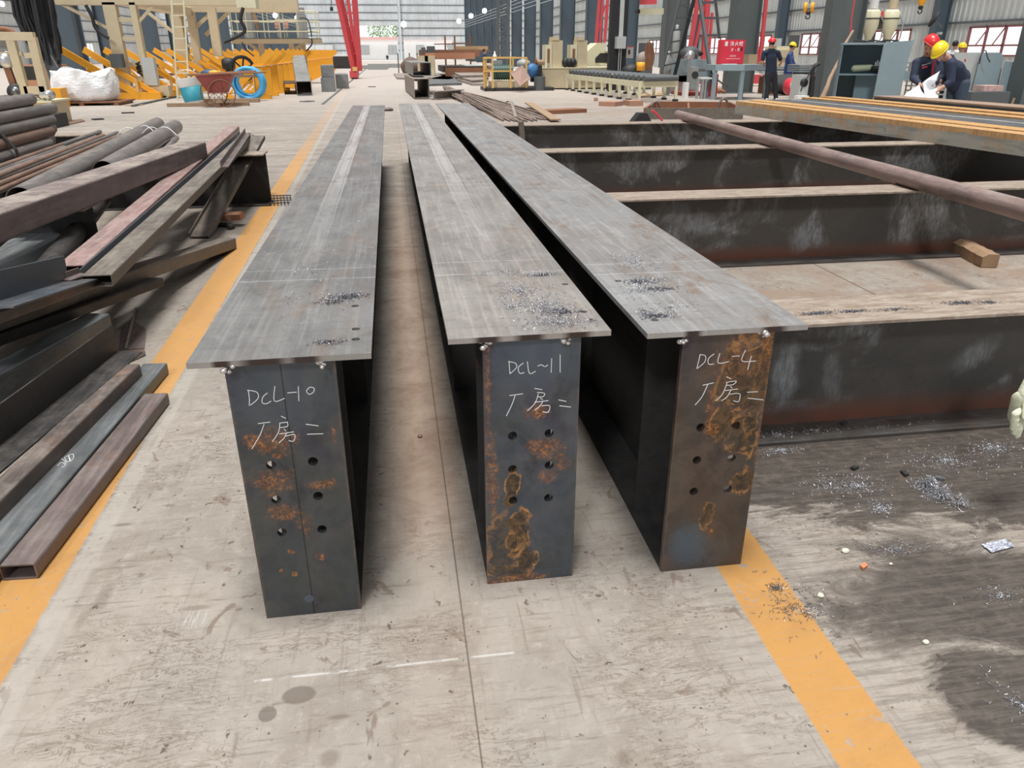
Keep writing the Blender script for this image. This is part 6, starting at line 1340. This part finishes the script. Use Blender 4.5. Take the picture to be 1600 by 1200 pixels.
t = T('wire_feeder', 'grey upright cabinet with a round dark dial beside the leaning wooden pole', 'cabinet', (12.6, 20.6, 0)); a, b = W(1247, 152, 20.6), W(1266, 117, 20.6); B(t, 'body', lgrey, at(a, .12), (b.x, 21.1, b.z)); B(t, 'white_base', white_p, (a.x-.12, 20.4, .12), (b.x-.05, 20.595, .28)); B(t, 'shadow_side', blk, (b.x+.001, 20.7, .1), (b.x+.22, 21.2, b.z-.05)); MB().lathe([(0, 0), (.11, 0), (.11, .03), (0, .03)], W(1256, 129, 20.59), 16, V(0, -1, 0)).build('dial', blk, t); MB().path(densify([W(1278, 101, 20.4), W(1270, 106, 20.4), W(1262, 120, 20.4), W(1256, 129, 20.4), W(1251, 143, 20.4)]), .015, 6).build('cable', blk, t)
one('black_hose', 'thick black hose looping from the column to the grey cabinet', 'hose', MB().path(densify([W(1280, 100, 20.5), W(1273, 103, 20.5), W(1269, 116, 20.5), W(1270, 135, 20.5), W(1268, 150, 20.5)]), .05, 8), blk)
# crooked pole leaning on the column
t = one('wooden_pole', 'crooked rough wooden pole leaning against the dark column', 'pole', MB().path(densify([at(W(1279, 158, 19.2), .02)+V(0, 0, 0), W(1292, 137, 19.3), W(1297, 122, 19.4), W(1312, 92, 19.6), W(1319, 72, 19.8), W(1333, 48, 20)]), [.085, .075, .075, .06, .06, .05, .05, .05, .055, .045, .045, .04, .04, .04, .045, .04, .035, .035, .03, .03, .03], 8), paint('rough_wood', (.36, .25, .18), .85, var=.4, dirt=.4, scale=7))
one('red_cable', 'thin red cable hanging down the side of the dark column', 'cable', MB().path([W(1337, -10, 20.2), W(1331, 25, 20.2), W(1329, 55, 20.2)], .022, 6), redp)
# grey steel locker with tools, and leaning sheet door
t = T('tool_locker', 'open slate-grey steel locker with a shelf of tools', 'locker', (9.6, 15.6, 0)); Yl = 15.4
xl, xr = W(1312, 110, Yl).x, W(1385, 110, Yl).x+.1; zt2 = W(1330, 70, Yl).z; zs = W(1340, 115, Yl).z
B(t, 'back', slate, (xl, Yl+.75, 0), (xr, Yl+.77, zt2)); B(t, 'side', slate, (xl-.02, Yl, 0), (xl, Yl+.77, zt2)); B(t, 'side', slate, (xr, Yl, 0), (xr+.02, Yl+.77, zt2)); B(t, 'top', tbl_b, (xl-.02, Yl-.02, zt2+.001), (xr+.02, Yl+.8, zt2+.04)); B(t, 'shelf', slate, (xl+.001, Yl-.01, zs-.03), (xr-.001, Yl+.74, zs)); B(t, 'lower_panel', slate, (xl+.35, Yl+.3, 0), (xr, Yl+.33, zs-.031)); 
one('wire_tangle', 'tangle of dark wire and gloves lying on top of the slate locker', 'wire', MB().path([V(xl+.4+.3*math.cos(i*.9)+i*.02, Yl+.3+.2*math.sin(i*1.3), zt2+.06+.03*math.sin(i*2)) for i in range(26)], .012, 5), blk)
c = W(1331, 109, Yl+.3); t = T('power_tool', 'pale greenish power tool lying on the locker shelf', 'tool', (c.x, c.y, zs)); gt2 = paint('tool_green', (.42, .44, .30), .5)
MB().cap((c.x-.15, c.y, zs+.09), .07, (c.x+.15, c.y+.05, zs+.11), .06, 12).build('body', gt2, t); MB().tube((c.x+.15, c.y+.05, zs+.11), (c.x+.3, c.y+.05, zs+.08), .025, 8).build('nozzle', blk, t)
c = W(1350, 108, Yl+.3); t = T('cable_heap', 'dark coil of cable and silver fittings in the middle of the locker shelf', 'cable', (c.x, c.y, zs)); MB().path([V(c.x+.11*math.cos(i*.7), c.y+.08*math.sin(i*.7), zs+.03+.004*i) for i in range(30)], .016, 6).build('coil', blk, t)
for i in range(4): MB().tube((c.x-.05+i*.03, c.y, zs+.1), (c.x-.04+i*.035, c.y, zs+.22+.03*(i % 2)), .014, 6).build('fitting', silver, t)
c = W(1366, 110, Yl+.2); one('power_tool', 'small pale power tool at the right end of the locker shelf', 'tool', MB().cap((c.x-.1, c.y, zs+.07), .055, (c.x+.08, c.y, zs+.08), .06, 12), gt2)
LP0 = V(xl, Yl, 0); LA = math.radians(-27)
def about(o):
    r = Matrix.Rotation(LA, 3, 'Z'); o.location = LP0+r @ (o.location-LP0); o.rotation_euler.z += LA
for o_ in list(COL.objects):
    if o_.parent is None and ((o_.get('label') or '').find('locker') >= 0) and o_.get('category') in ('locker', 'wire', 'tool', 'cable'): about(o_)
one('locker_door', 'wide slate-grey door leaf standing in front of the open tool shelf', 'door leaf', MB().poly([at(W(1353, 208, Yl-.75), 0), W(1380, 72, Yl-.75), W(1386, 66, Yl-.75), W(1427, 63, Yl-.75), W(1414, 110, Yl-.75), at(W(1390, 208, Yl-.75), 0)], .02, V(0, -1, 0)), tbl_b)
# grating behind the workers
t = T('steel_grating', 'grey steel grating behind the two men reading the paper', 'grating', (11.5, 16.2, 0)); Yg = 16.3
for i in range(9): p, q = W(1416, 98+i*7.2, Yg), W(1480, 99+i*7.2, Yg); B(t, 'bar', mgrey, (p.x, Yg, p.z-.015), (q.x, Yg+.05, p.z+.015))
for i in range(8): p = W(1418+i*8, 98, Yg); B(t, 'upright', mgrey, (p.x-.01, Yg+.051, .3), (p.x+.01, Yg+.08, p.z))
B(t, 'frame_plate', tbl_b, W(1404, 158, Yg-.3)+V(0, 0, -.3), W(1412, 118, Yg-.3)+V(0, .05, 0)); B(t, 'frame_plate', tbl_b, W(1410, 125, Yg-.3), W(1436, 113, Yg-.3)+V(0, .05, 0))
# grey sheets leaning
for k_, (pts, mt, lab_) in enumerate((([(1492, 82), (1563, 82), (1569, 92), (1555, 158), (1470, 158)], lgrey, 'wide grey steel sheet standing behind the man in the yellow helmet'), ([(1534, 83), (1563, 82), (1567, 92), (1552, 158), (1513, 158)], tbl_b, 'narrow grey-blue sheet leaning in front of the wide grey one'), ([(1571, 96), (1585, 97), (1568, 158), (1556, 158)], tbl_b, 'narrow grey-blue sheet standing beside the dark column'))):
    Y = 14.3-.08*k_; P_ = [W(x, y, Y) for x, y in pts]
    for p_ in P_:
        if p_.z < .7: p_.z = 0
    one('steel_sheet', lab_, 'steel sheet', MB().poly(P_, .012, V(0, 1, 0)), mt)
one('cable_loop', 'black cable draped over the top of the leaning grey-blue sheet', 'cable', MB().path(densify([W(1530, 100, 14.0), W(1534, 84, 14.0), W(1540, 79, 14.05), W(1543, 90, 14.0), W(1547, 97, 14.0)]), .010, 6), blk)
one('paper_bundle', 'bundle of white and reddish papers lying before the grey sheets', 'papers', MB().span(at(W(1532, 162, 13.6), .70), at(W(1562, 162, 13.6), .80)+V(0, .3, 0)), paint('paper_bundle', (.62, .42, .38), .7, var=.6, scale=12))
one('side_bench', 'low dark bench carrying the bundle of papers', 'bench', MB().span(at(W(1515, 162, 13.5), 0), at(W(1575, 162, 13.5), .695)+V(0, .6, 0)), dgrey)
one('wood_stick', 'short pale stick leaning against the dark column at the right', 'stick', MB().bar(W(1581, 163, 12.6), W(1585, 153, 12.6), .025, .025), woodp)
# grain-like dryer hoppers on the wall side
for k_, px in enumerate((1362, 1392)):
    Y = 21.5; c = W(px, 30, Y); t = T('hopper_dryer', ('cream cone-bottomed hopper on a dark frame behind the locker, left', 'cream cone-bottomed hopper on a dark frame behind the locker, right')[k_], 'hopper', (c.x, Y, 0))
    MB().lathe([(0, -.62), (.05, -.6), (.20, -.2), (.21, .18), (.15, .24), (0, .24)], c, 18).build('hopper', cream2, t); MB().tube(c+V(0, 0, .26), c+V(0, 0, .62), .12, 14).build('motor', white_p if k_ == 0 else cream, t); MB().lathe([(.212, 0), (.225, 0), (.225, .03), (.212, .03)], c, 18).build('band', blk, t)
    B(t, 'frame', dgrey, (c.x-.3, Y+.25, 0), (c.x-.22, Y+.33, c.z)); B(t, 'frame', dgrey, (c.x+.2, Y+.25, 0), (c.x+.28, Y+.33, c.z+.1)); B(t, 'shelf', dgrey, (c.x-.32, Y+.05, c.z-.75), (c.x+.3, Y+.4, c.z-.70)); B(t, 'valve', redp, c+V(-.32, 0, .05), c+V(-.24, .1, .2)); MB().path([c+V(.25, 0, .1), c+V(.4, 0, -.1), c+V(.38, 0, -.5), c+V(.2, 0, -.7)], .02, 6).build('pipe', silver, t)
B(t, 'body', dgrey, W(1374, 45, 21.6), W(1386, 18, 21.6)+V(0, .3, 0))
# yellow crane hook blocks
for k_, (px, py, Y, lab_) in enumerate(((1264, 12, 21, 'yellow and black crane hook block hanging near the dark column'), (1440, 4, 21, 'yellow crane hook block hanging above the man in the red helmet'))):
    c = W(px, py, Y); t = T('hook_block', lab_, 'hook', c)
    if k_ == 0:
        for dx in (-.10, .10): MB().lathe([(0, -.04), (.13, -.04), (.13, .04), (0, .04)], c+V(dx, 0, 0), 18, V(1, -.6, 0)).build('sheave', yel, t)
    else: MB().cap(c+V(0, 0, .05), .11, c+V(0, 0, -.03), .07, 12).build('sheave', yel, t)
    MB().ball(c+V(0, 0, -.12), (.07, .06, .06), 10, 6).build('swivel', blk, t); MB().path([c+V(0, 0, -.15)+V(.06*math.sin(a), 0, -.06+.06*math.cos(a)) for a in [PI*1.6*i/12 for i in range(13)]], .015, 6).build('hook', blk, t); MB().tube(c+V(0, 0, .1), c+V(0, 0, 6), .012, 6).build('rope', blk, t)
t = T('wall_fan', 'black wall fan on the dark column above the men', 'fan', W(1460, 32, 20)); MB().lathe([(0, -.02), (.20, -.02), (.20, .02), (0, .02)], W(1459, 30, 20), 18, V(1, -.4, -.5)).build('fan_guard', blk, t); BR(t, 'arm', dgrey, W(1461, 33, 20), W(1472, 42, 20), .04, .04); B(t, 'switch', lgrey, W(1467, 54, 20), W(1473, 50, 20)+V(0, .1, 0))
# rusty tray frame with lifting eyes
t = T('lifting_tray', 'rusty open steel tray with two upright lifting eyes beyond the crosswise beams', 'tray', (6.9, 17.5, 0))
P4 = [V(5.62, 17.25, 0), V(7.75, 16.85, 0), V(8.35, 18.9, 0), V(6.6, 19.5, 0)]
for i in range(4): BR(t, 'side', st_olive if i == 0 else brownp, at(P4[i], .12), at(P4[(i+1) % 4], .12), .06, .24)
MB().poly([at(p_, .005) for p_ in P4], .02, V(0, 0, 1)).build('floor_plate', brownp, t); BR(t, 'divider', brownp, at(P4[0].lerp(P4[1], .45), .12), at(P4[3].lerp(P4[2], .45), .12), .05, .2)
for (px, py) in ((1024, 171), (1130, 166)):
    c = W(px, py, 17.9 if px < 1100 else 18.0); MB().path([V(c.x+.10*math.cos(a), c.y, c.z+.02+.15*math.sin(a)) for a in [2*PI*i/20 for i in range(20)]], .028, 8, closed=True).build('lifting_eye', st_olive, t)
c = W(1008, 183, 16.2); t = T('rubber_wedge', 'black triangular rubber piece beside the rusty tray', 'wedge', (c.x, c.y, 0)); MB().prism([(-.24, 0), (.2, 0), (.08, .20), (-.08, .20)], V(c.x, 16.3, 0), V(c.x, 16.6, 0)).build('wedge', blk, t)
one('red_hose', 'red strap lying between the black rubber piece and the rusty tray', 'strap', MB().path(densify([at(W(1018, 180, 16), .28), at(W(1026, 182, 16), .2), at(W(1036, 188, 16), .05)]), .04, 8, flat=.5), redb)
# ------------------------------------------------------------------ people
skin = flat('skin', (.50, .27, .19), .55); hairm = flat('hair_black', (.015, .012, .012), .6)
navy = paint('cloth_navy', (.022, .032, .062), .85, var=.3, dirt=0, scale=5); navy2 = paint('cloth_navy_tee', (.018, .028, .055), .85, dirt=0); bluec = paint('cloth_blue', (.04, .075, .22), .85, dirt=0)
trou = paint('trousers_dark', (.022, .025, .032), .85, dirt=0); jean = paint('trousers_jeans', (.05, .075, .11), .85, dirt=0); shoe_m = flat('shoe_dark', (.03, .028, .028), .6); shoe_w = flat('shoe_pale', (.6, .6, .58), .6)
hel_r = flat('helmet_red', (.68, .03, .035), .3); hel_y = flat('helmet_yellow', (.85, .62, .02), .3); strap_m = flat('strap_dark', (.03, .03, .03), .6); redc = flat('cloth_red_strip', (.60, .04, .06), .8)
def fused(m, name, mat, parent, vox, sm=4):
    o = m.build(name, mat, parent)
    r = o.modifiers.new('fuse', 'REMESH'); r.mode = 'VOXEL'; r.voxel_size = vox; r.use_smooth_shade = True
    q = o.modifiers.new('smooth', 'SMOOTH'); q.iterations = sm; q.factor = .5
    return o
def hand(m, wrist, elbow, target, s=1.0, side=1, curl=.5):
    """palm, four unequal bent fingers and a thumb; target: direction the fingers point"""
    d = (target-wrist).normalized(); sd, u = frame(d, V(0, 0, 1)); 
    palm = wrist+d*.055*s
    m.cap(wrist, .026*s, palm+d*.02*s, .036*s, 12, (1.05, .5))
    for i, L in enumerate((.068, .078, .072, .056)):
        b = palm+d*.035*s+sd*(.030-.020*i)*s*side; j = b+d*L*.5*s-u*.012*s*curl; e_ = j+d*L*.32*s-u*L*curl*.8*s
        m.cap(b, .0105*s, j, .0098*s, 8); m.cap(j, .0098*s, e_, .0085*s, 8)
    b = wrist+d*.03*s+sd*.028*s*side; j = b+d*.03*s+sd*.026*s*side-u*.008*s; m.cap(b, .013*s, j, .0115*s, 8); m.cap(j, .0115*s, j+d*.034*s+sd*.004*side*s-u*.014*s, .0095*s, 8)
def person(label, J, face, top, bottom, helmet, vox=.010, sleeves='long', shoes=None, hair=True, bare_fore=False, reach=None, hpitch=0.0, jacket=False):
    """J: joint name -> world position. face: horizontal direction the face looks to."""
    feet = (J['fL']+J['fR'])/2; root = T('person', label, 'person', (feet.x, feet.y, 0))
    F = face.normalized(); Rt = V(F.y, -F.x, 0).normalized(); up = V(0, 0, 1)
    if hpitch: 
        q = Quaternion(Rt, -hpitch); Fh = q @ F; Uh = q @ up
    else: Fh, Uh = F, up
    h = J['head']; m = MB()
    rot = Matrix((Rt, Fh, Uh)).transposed()
    P_ = lambda a, b, c: h+Rt*a+Fh*b+Uh*c
    m.ball(h+Uh*.012, (.074, .094, .108), 20, 14, rot); m.ball(P_(0, .018, -.055), (.056, .068, .062), 16, 10, rot)     # cranium, jaw
    m.cap(P_(0, .088, .012), .010, P_(0, .104, -.018), .015, 8); m.ball(P_(0, .100, -.022), (.018, .014, .010), 10, 6, rot)   # nose
    m.cap(P_(-.022, .082, -.050), .0085, P_(.022, .082, -.050), .0085, 8); m.cap(P_(-.018, .081, -.063), .008, P_(.018, .081, -.063), .008, 8)  # lips
    m.ball(P_(0, .068, -.095), (.022, .020, .016), 10, 6, rot)                                                         # chin
    for s in (-1, 1):
        m.cap(P_(.015*s, .086, .032), .009, P_(.045*s, .076, .032), .008, 8)                                           # brow
        m.ball(P_(.078*s, -.005, -.005), (.010, .020, .032), 10, 7, rot)                                               # ear
        m.ball(P_(.045*s, .062, -.022), (.018, .018, .016), 8, 6, rot)                                                 # cheek
    nk = J['neck']; m.cap(h-Uh*.06, .052, nk, .058, 14)
    m.cap(nk-up*.02, .075, J['chest'], .125, 16, (1.15, .85), F); m.cap(J['chest'], .125, J['pelvis'], .125, 16, (1.1, .85), F)
    for s in 'LR':
        m.cap(nk-up*.03, .06, J['s'+s], .055, 12); m.cap(J['s'+s], .052, J['e'+s], .040, 12); m.cap(J['e'+s], .042, J['h'+s], .026, 12)
        tg = (reach or {}).get(s) or (J['h'+s]+(J['h'+s]-J['e'+s]))
        hand(m, J['h'+s], J['e'+s], tg, 1.0, 1 if s == 'L' else -1)
        hip = J['pelvis']+Rt*(.085 if s == 'R' else -.085)-up*.03
        m.cap(hip, .088, J['k'+s], .058, 12); m.cap(J['k'+s], .057, J['f'+s]+up*.08, .038, 12); m.cap(J['f'+s]+up*.05-F*.03, .036, J['f'+s]+up*.035+F*.13, .030, 10)
    body = fused(m, 'body', skin, root, vox, 3)
    for s in (-1, 1):
        e_ = MB().ball(P_(.030*s, .078, .008), (.013, .010, .008), 10, 6, rot).build('eye', flat('eye_white', (.7, .68, .65), .3) if 'eye_white' not in bpy.data.materials else bpy.data.materials['eye_white'], root)
        MB().ball(P_(.030*s, .0865, .007), (.006, .004, .006), 8, 5, rot).build('pupil', strap_m, e_)
    # clothing
    m = MB(); m.cap(nk-up*.035, .088, J['chest'], .150, 18, (1.15, .82), F); m.cap(J['chest'], .150, J['pelvis']+up*.02, .148, 18, (1.12, .85), F)
    if jacket: m.cap(J['pelvis']+up*.05, .150, J['pelvis']-up*.06, .155, 18, (1.12, .88), F); m.cap(nk-up*.02, .078, nk+up*.015, .070, 14)
    for s in 'LR':
        m.cap(nk-up*.045, .075, J['s'+s], .072, 12); 
        if sleeves == 'long': m.cap(J['s'+s], .070, J['e'+s], .060, 14); m.cap(J['e'+s], .060, J['h'+s].lerp(J['e'+s], .12), .045, 14)
        elif sleeves == 'rolled': m.cap(J['s'+s], .070, J['e'+s], .060, 14); m.cap(J['e'+s], .060, J['e'+s].lerp(J['h'+s], .30), .058, 14)
        else: m.cap(J['s'+s], .068, J['s'+s].lerp(J['e'+s], .68), .064, 14)
    fused(m, 'jacket' if jacket else 'shirt', top, root, max(vox, .012), 3)
    m = MB(); m.cap(J['pelvis']+up*.04, .140, J['pelvis']-up*.07, .140, 18, (1.12, .85), F)
    for s in 'LR':
        hip = J['pelvis']+Rt*(.085 if s == 'R' else -.085)-up*.03
        m.cap(hip, .105, J['k'+s], .078, 14); m.cap(J['k'+s], .076, J['f'+s]+up*.09, .066, 14)
    fused(m, 'trousers', bottom, root, max(vox, .012), 3)
    for s in 'LR': m = MB(); m.cap(J['f'+s]+up*.048-F*.05, .046, J['f'+s]+up*.045+F*.14, .042, 12, (1, .95)); m.build('shoe', shoes or shoe_m, root)
    if hair:
        m = MB(); m.ball(P_(0, -.016, .030), (.083, .092, .095), 18, 12, rot); m.v = [v for v in m.v]; fused(m, 'hair', hairm, root, .012, 1)
        # keep the face clear of hair
    if helmet:
        m = MB(); seg, rings = 28, 8; vs = []; c = P_(0, -.004, .048)
        for j in range(rings+1):
            a = PI/2*j/rings
            for i in range(seg): b = 2*PI*i/seg; vs.append(c+Rt*(.115*math.cos(a)*math.cos(b))+Fh*(.138*math.cos(a)*math.sin(b))+Uh*(.122*math.sin(a)))
        m._add(vs, [(j*seg+i, j*seg+(i+1) % seg, (j+1)*seg+(i+1) % seg, (j+1)*seg+i) for j in range(rings) for i in range(seg)], True)
        hl_ = m.build('helmet', helmet, root); q = hl_.modifiers.new('thick', 'SOLIDIFY'); q.thickness = .006
        m = MB(); vs = []
        for i in range(seg):
            b = 2*PI*i/seg; k_ = 1.0+.10*max(0, math.sin(b))**2+.03
            vs += [c+Rt*(.114*math.cos(b))+Fh*(.137*math.sin(b))+Uh*.004, c+Rt*(.118*k_*math.cos(b))+Fh*(.142*(k_+.15*max(0, math.sin(b))**3)*math.sin(b))-Uh*.012]
        m._add(vs, [(2*i, 2*((i+1) % seg), 2*((i+1) % seg)+1, 2*i+1) for i in range(seg)], True); q = m.build('brim', helmet, hl_).modifiers.new('thick', 'SOLIDIFY'); q.thickness = .006
        m = MB(); m.path([c+Fh*(.137*math.cos(a))+Uh*(.122*math.sin(a)+.004) for a in [PI*i/16 for i in range(17)]], .009, 6); m.build('ridge', helmet, hl_)
        m = MB(); m.path([P_(.080, -.01, .045), P_(.070, .01, -.04), P_(.02, .055, -.11), P_(-.02, .055, -.11), P_(-.070, .01, -.04), P_(-.080, -.01, .045)], .005, 5); m.build('chin_strap', strap_m, hl_)
    return root
def legs(pel, d=V(0, 0, 0), spread=.11, yaw=V(1, 0, 0)):
    o = {}
    for s, k in (('L', -1), ('R', 1)):
        o['f'+s] = V(pel.x, pel.y, 0)+yaw*spread*k+d; o['k'+s] = V(pel.x, pel.y, .50)+yaw*(spread*.95)*k+d*.6
    return o
# man in red helmet reading the sheet
YA = 12.45
pel = W(1447, 148, YA); pel.z = .96
JA = dict(head=W(1453, 71, YA-.12), neck=W(1449, 89, YA), chest=W(1448, 103, YA+.02), pelvis=pel, sL=W(1466, 97, YA+.02), sR=W(1432, 98, YA-.05),
          eL=W(1470, 122, YA-.1), eR=W(1427, 122, YA-.12), hL=W(1458, 132, YA-.42), hR=W(1437, 131, YA-.40), **legs(pel))
A_ = person('man in a red helmet and navy jacket looking down at a white sheet', JA, V(.25, -1, 0), navy, trou, hel_r, .009, 'long', hpitch=.5, jacket=True, reach={'R': W(1444, 136, YA-.5), 'L': W(1450, 136, YA-.5)})
m = MB(); m.path([W(1461, 94, YA-.19), W(1458, 104, YA-.22), W(1456, 122, YA-.21)], [.014, .02, .012], 6, flat=.5); m.build('red_placket', redc, A_)
MB().bar(W(1441, 106, YA-.20), W(1449, 104, YA-.215), .012, .022).build('pocket_trim', redc, A_); MB().bar(W(1440, 102.5, YA-.195), W(1455, 98, YA-.21), .006, .008).build('reflective_piping', lgrey, A_)
# man in yellow helmet, bent forward, seen from his side
YB = 12.0
pel = W(1494, 148, YB); pel.z = .95
JB = dict(head=W(1470, 82, YB-.08), neck=W(1484, 93, YB), chest=W(1491, 108, YB), pelvis=pel, sL=W(1487, 100, YB-.20), sR=W(1488, 97, YB+.20),
          eL=W(1486, 128, YB-.26), eR=W(1477, 120, YB+.22), hL=W(1466, 141, YB-.22), hR=W(1462, 134, YB+.12), **legs(pel, V(.05, 0, 0), .11, V(0, 1, 0)))
B_ = person('man in a yellow helmet and navy work shirt, bending over the white sheet', JB, V(-1, -.22, 0), navy, jean, hel_y, .009, 'rolled', hpitch=.75, jacket=True, reach={'L': W(1456, 146, YB-.22), 'R': W(1454, 139, YB+.05)})
MB().bar(W(1508, 92, YB-.15), W(1508, 97, YB-.15), .01, .02).build('collar_trim', redc, B_)
# large white sheet they hold
nsh = NB('paper_white'); nsh_m = nsh.done((.86, .87, .90), .7)
def sheet(P, nx=10, ny=8, amp=.015):
    m = MB()
    for j in range(ny):
        for i in range(nx):
            u_, w_ = i/(nx-1), j/(ny-1); q = P[0].lerp(P[1], u_).lerp(P[3].lerp(P[2], u_), w_); m.v.append(q+V(0, amp*math.sin(u_*6+w_*3), amp*math.sin(w_*7+u_*2)))
    for j in range(ny-1):
        for i in range(nx-1): m.f.append((j*nx+i, j*nx+i+1, (j+1)*nx+i+1, (j+1)*nx+i)); m.sm.append(True)
    return m
t = T('drawing_sheet', 'large white drawing sheet held between the two men over the steel channel', 'paper', W(1440, 152, 11.7))
a1 = [W(1410, 152, 11.62), W(1436, 133, 11.95), W(1450, 154, 11.8), W(1440, 156, 11.5)]
o = sheet(a1).build('left_leaf', nsh_m, t); o.modifiers.new('thick', 'SOLIDIFY').thickness = .003
o = sheet([W(1441, 130, 11.98), W(1468, 112, 12.2), W(1459, 152, 11.85), W(1449, 155, 11.7)]).build('right_leaf', nsh_m, t); o.modifiers.new('thick', 'SOLIDIFY').thickness = .003
o = sheet([W(1449, 145, 11.75), W(1464, 138, 11.8), W(1467, 155, 11.7), W(1448, 156, 11.6)]).build('lower_leaf', nsh_m, t); o.modifiers.new('thick', 'SOLIDIFY').thickness = .003
# man in navy T-shirt from behind
YC_ = 22.9
def WC(px, py, dy=0): return W(px, py, YC_+dy)
pel = WC(1205, 114); fl_, fr_ = WC(1197, 155), WC(1212, 156); fl_.z = fr_.z = 0
JC = dict(head=WC(1206, 68), neck=WC(1205, 77), chest=WC(1205, 90), pelvis=pel, sL=WC(1194, 82.5), sR=WC(1216, 82.5), eL=WC(1191, 97), eR=WC(1221, 97), hL=WC(1193, 101, .28), hR=WC(1219, 100, .28),
          kL=WC(1200, 134), kR=WC(1211, 134), fL=V(fl_.x, fl_.y, 0), fR=V(fr_.x, fr_.y, 0))
person('man in a red helmet and navy T-shirt, back turned, at the grey table', JC, V(.05, 1, 0), navy2, trou, hel_r, .014, 'short', shoe_w)
# man in blue, yellow helmet
YD = 26.5
def WD(px, py, dy=0): return W(px, py, YD+dy)
pel = WD(1231, 116); ft = V(pel.x, pel.y, 0)
JD = dict(head=WD(1238, 74), neck=WD(1236, 82), chest=WD(1234, 92), pelvis=pel, sL=WD(1234, 85, .18), sR=WD(1233, 86, -.18), eL=WD(1240, 100, .2), eR=WD(1236, 102, -.22), hL=WD(1248, 104, .1), hR=WD(1244, 110, -.2), **legs(pel, V(0, 0, 0), .1, V(0, 1, 0)))
person('man in a yellow helmet and blue overalls working at the cream machine', JD, V(1, .2, 0), bluec, bluec, hel_y, .016, 'long', hpitch=.3)
# far workers
def far_person(label, px, py_head, Y, top, helmet, face, pelz=None, hair=True, vox=.02):
    h = W(px, py_head, Y); s = h.z/1.62; h_ = lambda z, dx=0, dy=0: V(h.x+dx*s, h.y+dy*s, z*s)
    F = face.normalized(); R_ = V(F.y, -F.x, 0)
    J = dict(head=h, neck=h_(1.46), chest=h_(1.28), pelvis=h_(.93))
    for k, sg in (('L', -1), ('R', 1)):
        o3 = R_*sg
        J['s'+k] = h_(1.38)+o3*.18; J['e'+k] = h_(1.12)+o3*.23-F*.02; J['h'+k] = h_(.98)+o3*.18+F*.22; J['k'+k] = h_(.50)+o3*.10; J['f'+k] = h_(0)+o3*.11
    return person(label, J, face, top, trou, helmet, vox, 'long', hair=hair)
far_person('person in a yellow helmet far behind the grey sheets, only the head showing', 1503, 76, 21.5, bluec, hel_y, V(-.3, -1, 0))
far_person('bareheaded person with black hair and white clothes behind the grey sheets', 1493, 70, 21.9, white_p, None, V(1, .4, 0))
far_person('person in dark clothes standing by the cutting table behind the yellow fence', 757, 80, 44, navy, None, V(1, .1, 0), vox=.03)
p8 = far_person('distant person walking outside in front of the low white building', 605, 86.5, 146, trou, None, V(0, -1, 0), vox=.05)
# ------------------------------------------------------------------ camera and light
cam = bpy.data.cameras.new('camera'); cam.sensor_width = 36; cam.lens = FPX*36/1600; cam.clip_start = .05; cam.clip_end = 1000
co = bpy.data.objects.new('camera', cam); COL.objects.link(co)
R = Matrix(((CAMR[0][0], CAMR[0][1], -CAMR[0][2]), (CAMR[1][0], CAMR[1][1], -CAMR[1][2]), (CAMR[2][0], CAMR[2][1], -CAMR[2][2])))
co.matrix_world = Matrix.Translation((0, 0, HC)) @ R.to_4x4()
SC.camera = co
w = bpy.data.worlds.new('sky'); SC.world = w; w.use_nodes = True
nt = w.node_tree; nt.nodes.clear()
out = nt.nodes.new('ShaderNodeOutputWorld'); bg = nt.nodes.new('ShaderNodeBackground'); tc = nt.nodes.new('ShaderNodeTexCoord')
sx = nt.nodes.new('ShaderNodeSeparateXYZ'); rp = nt.nodes.new('ShaderNodeValToRGB')
nt.links.new(tc.outputs['Generated'], sx.inputs[0]); nt.links.new(sx.outputs[2], rp.inputs[0]); nt.links.new(rp.outputs[0], bg.inputs[0]); nt.links.new(bg.outputs[0], out.inputs[0])
e = rp.color_ramp.elements; e[0].position = 0.0; e[0].color = (2.6, 2.65, 2.7, 1); e[1].position = 1.0; e[1].color = (1.0, .99, .97, 1)
q_ = e.new(.07); q_.color = (.55, .56, .58, 1)
m_ = e.new(.35); m_.color = (.42, .43, .44, 1)
bg.inputs[1].default_value = .68
sun = bpy.data.lights.new('skylight_sun', 'SUN'); sun.energy = 4.1; sun.angle = math.radians(15); sun.color = (1, .98, .95)
so = bpy.data.objects.new('skylight_sun', sun); COL.objects.link(so); so.rotation_euler = (math.radians(3), math.radians(-1.5), 0)
sun2 = bpy.data.lights.new('rear_fill_sun', 'SUN'); sun2.energy = 1.25; sun2.angle = math.radians(7); sun2.color = (.96, .98, 1)  # added fill sun from behind left, brightens walls and camera-facing faces
so2 = bpy.data.objects.new('rear_fill_sun', sun2); COL.objects.link(so2); so2.rotation_euler = V(.45, 1, -.85).to_track_quat('-Z', 'Y').to_euler()
SC.view_settings.view_transform = 'Standard'; SC.view_settings.look = 'None'; SC.view_settings.gamma = 1; SC.view_settings.exposure = 0.0
SC.view_settings.use_curve_mapping = False
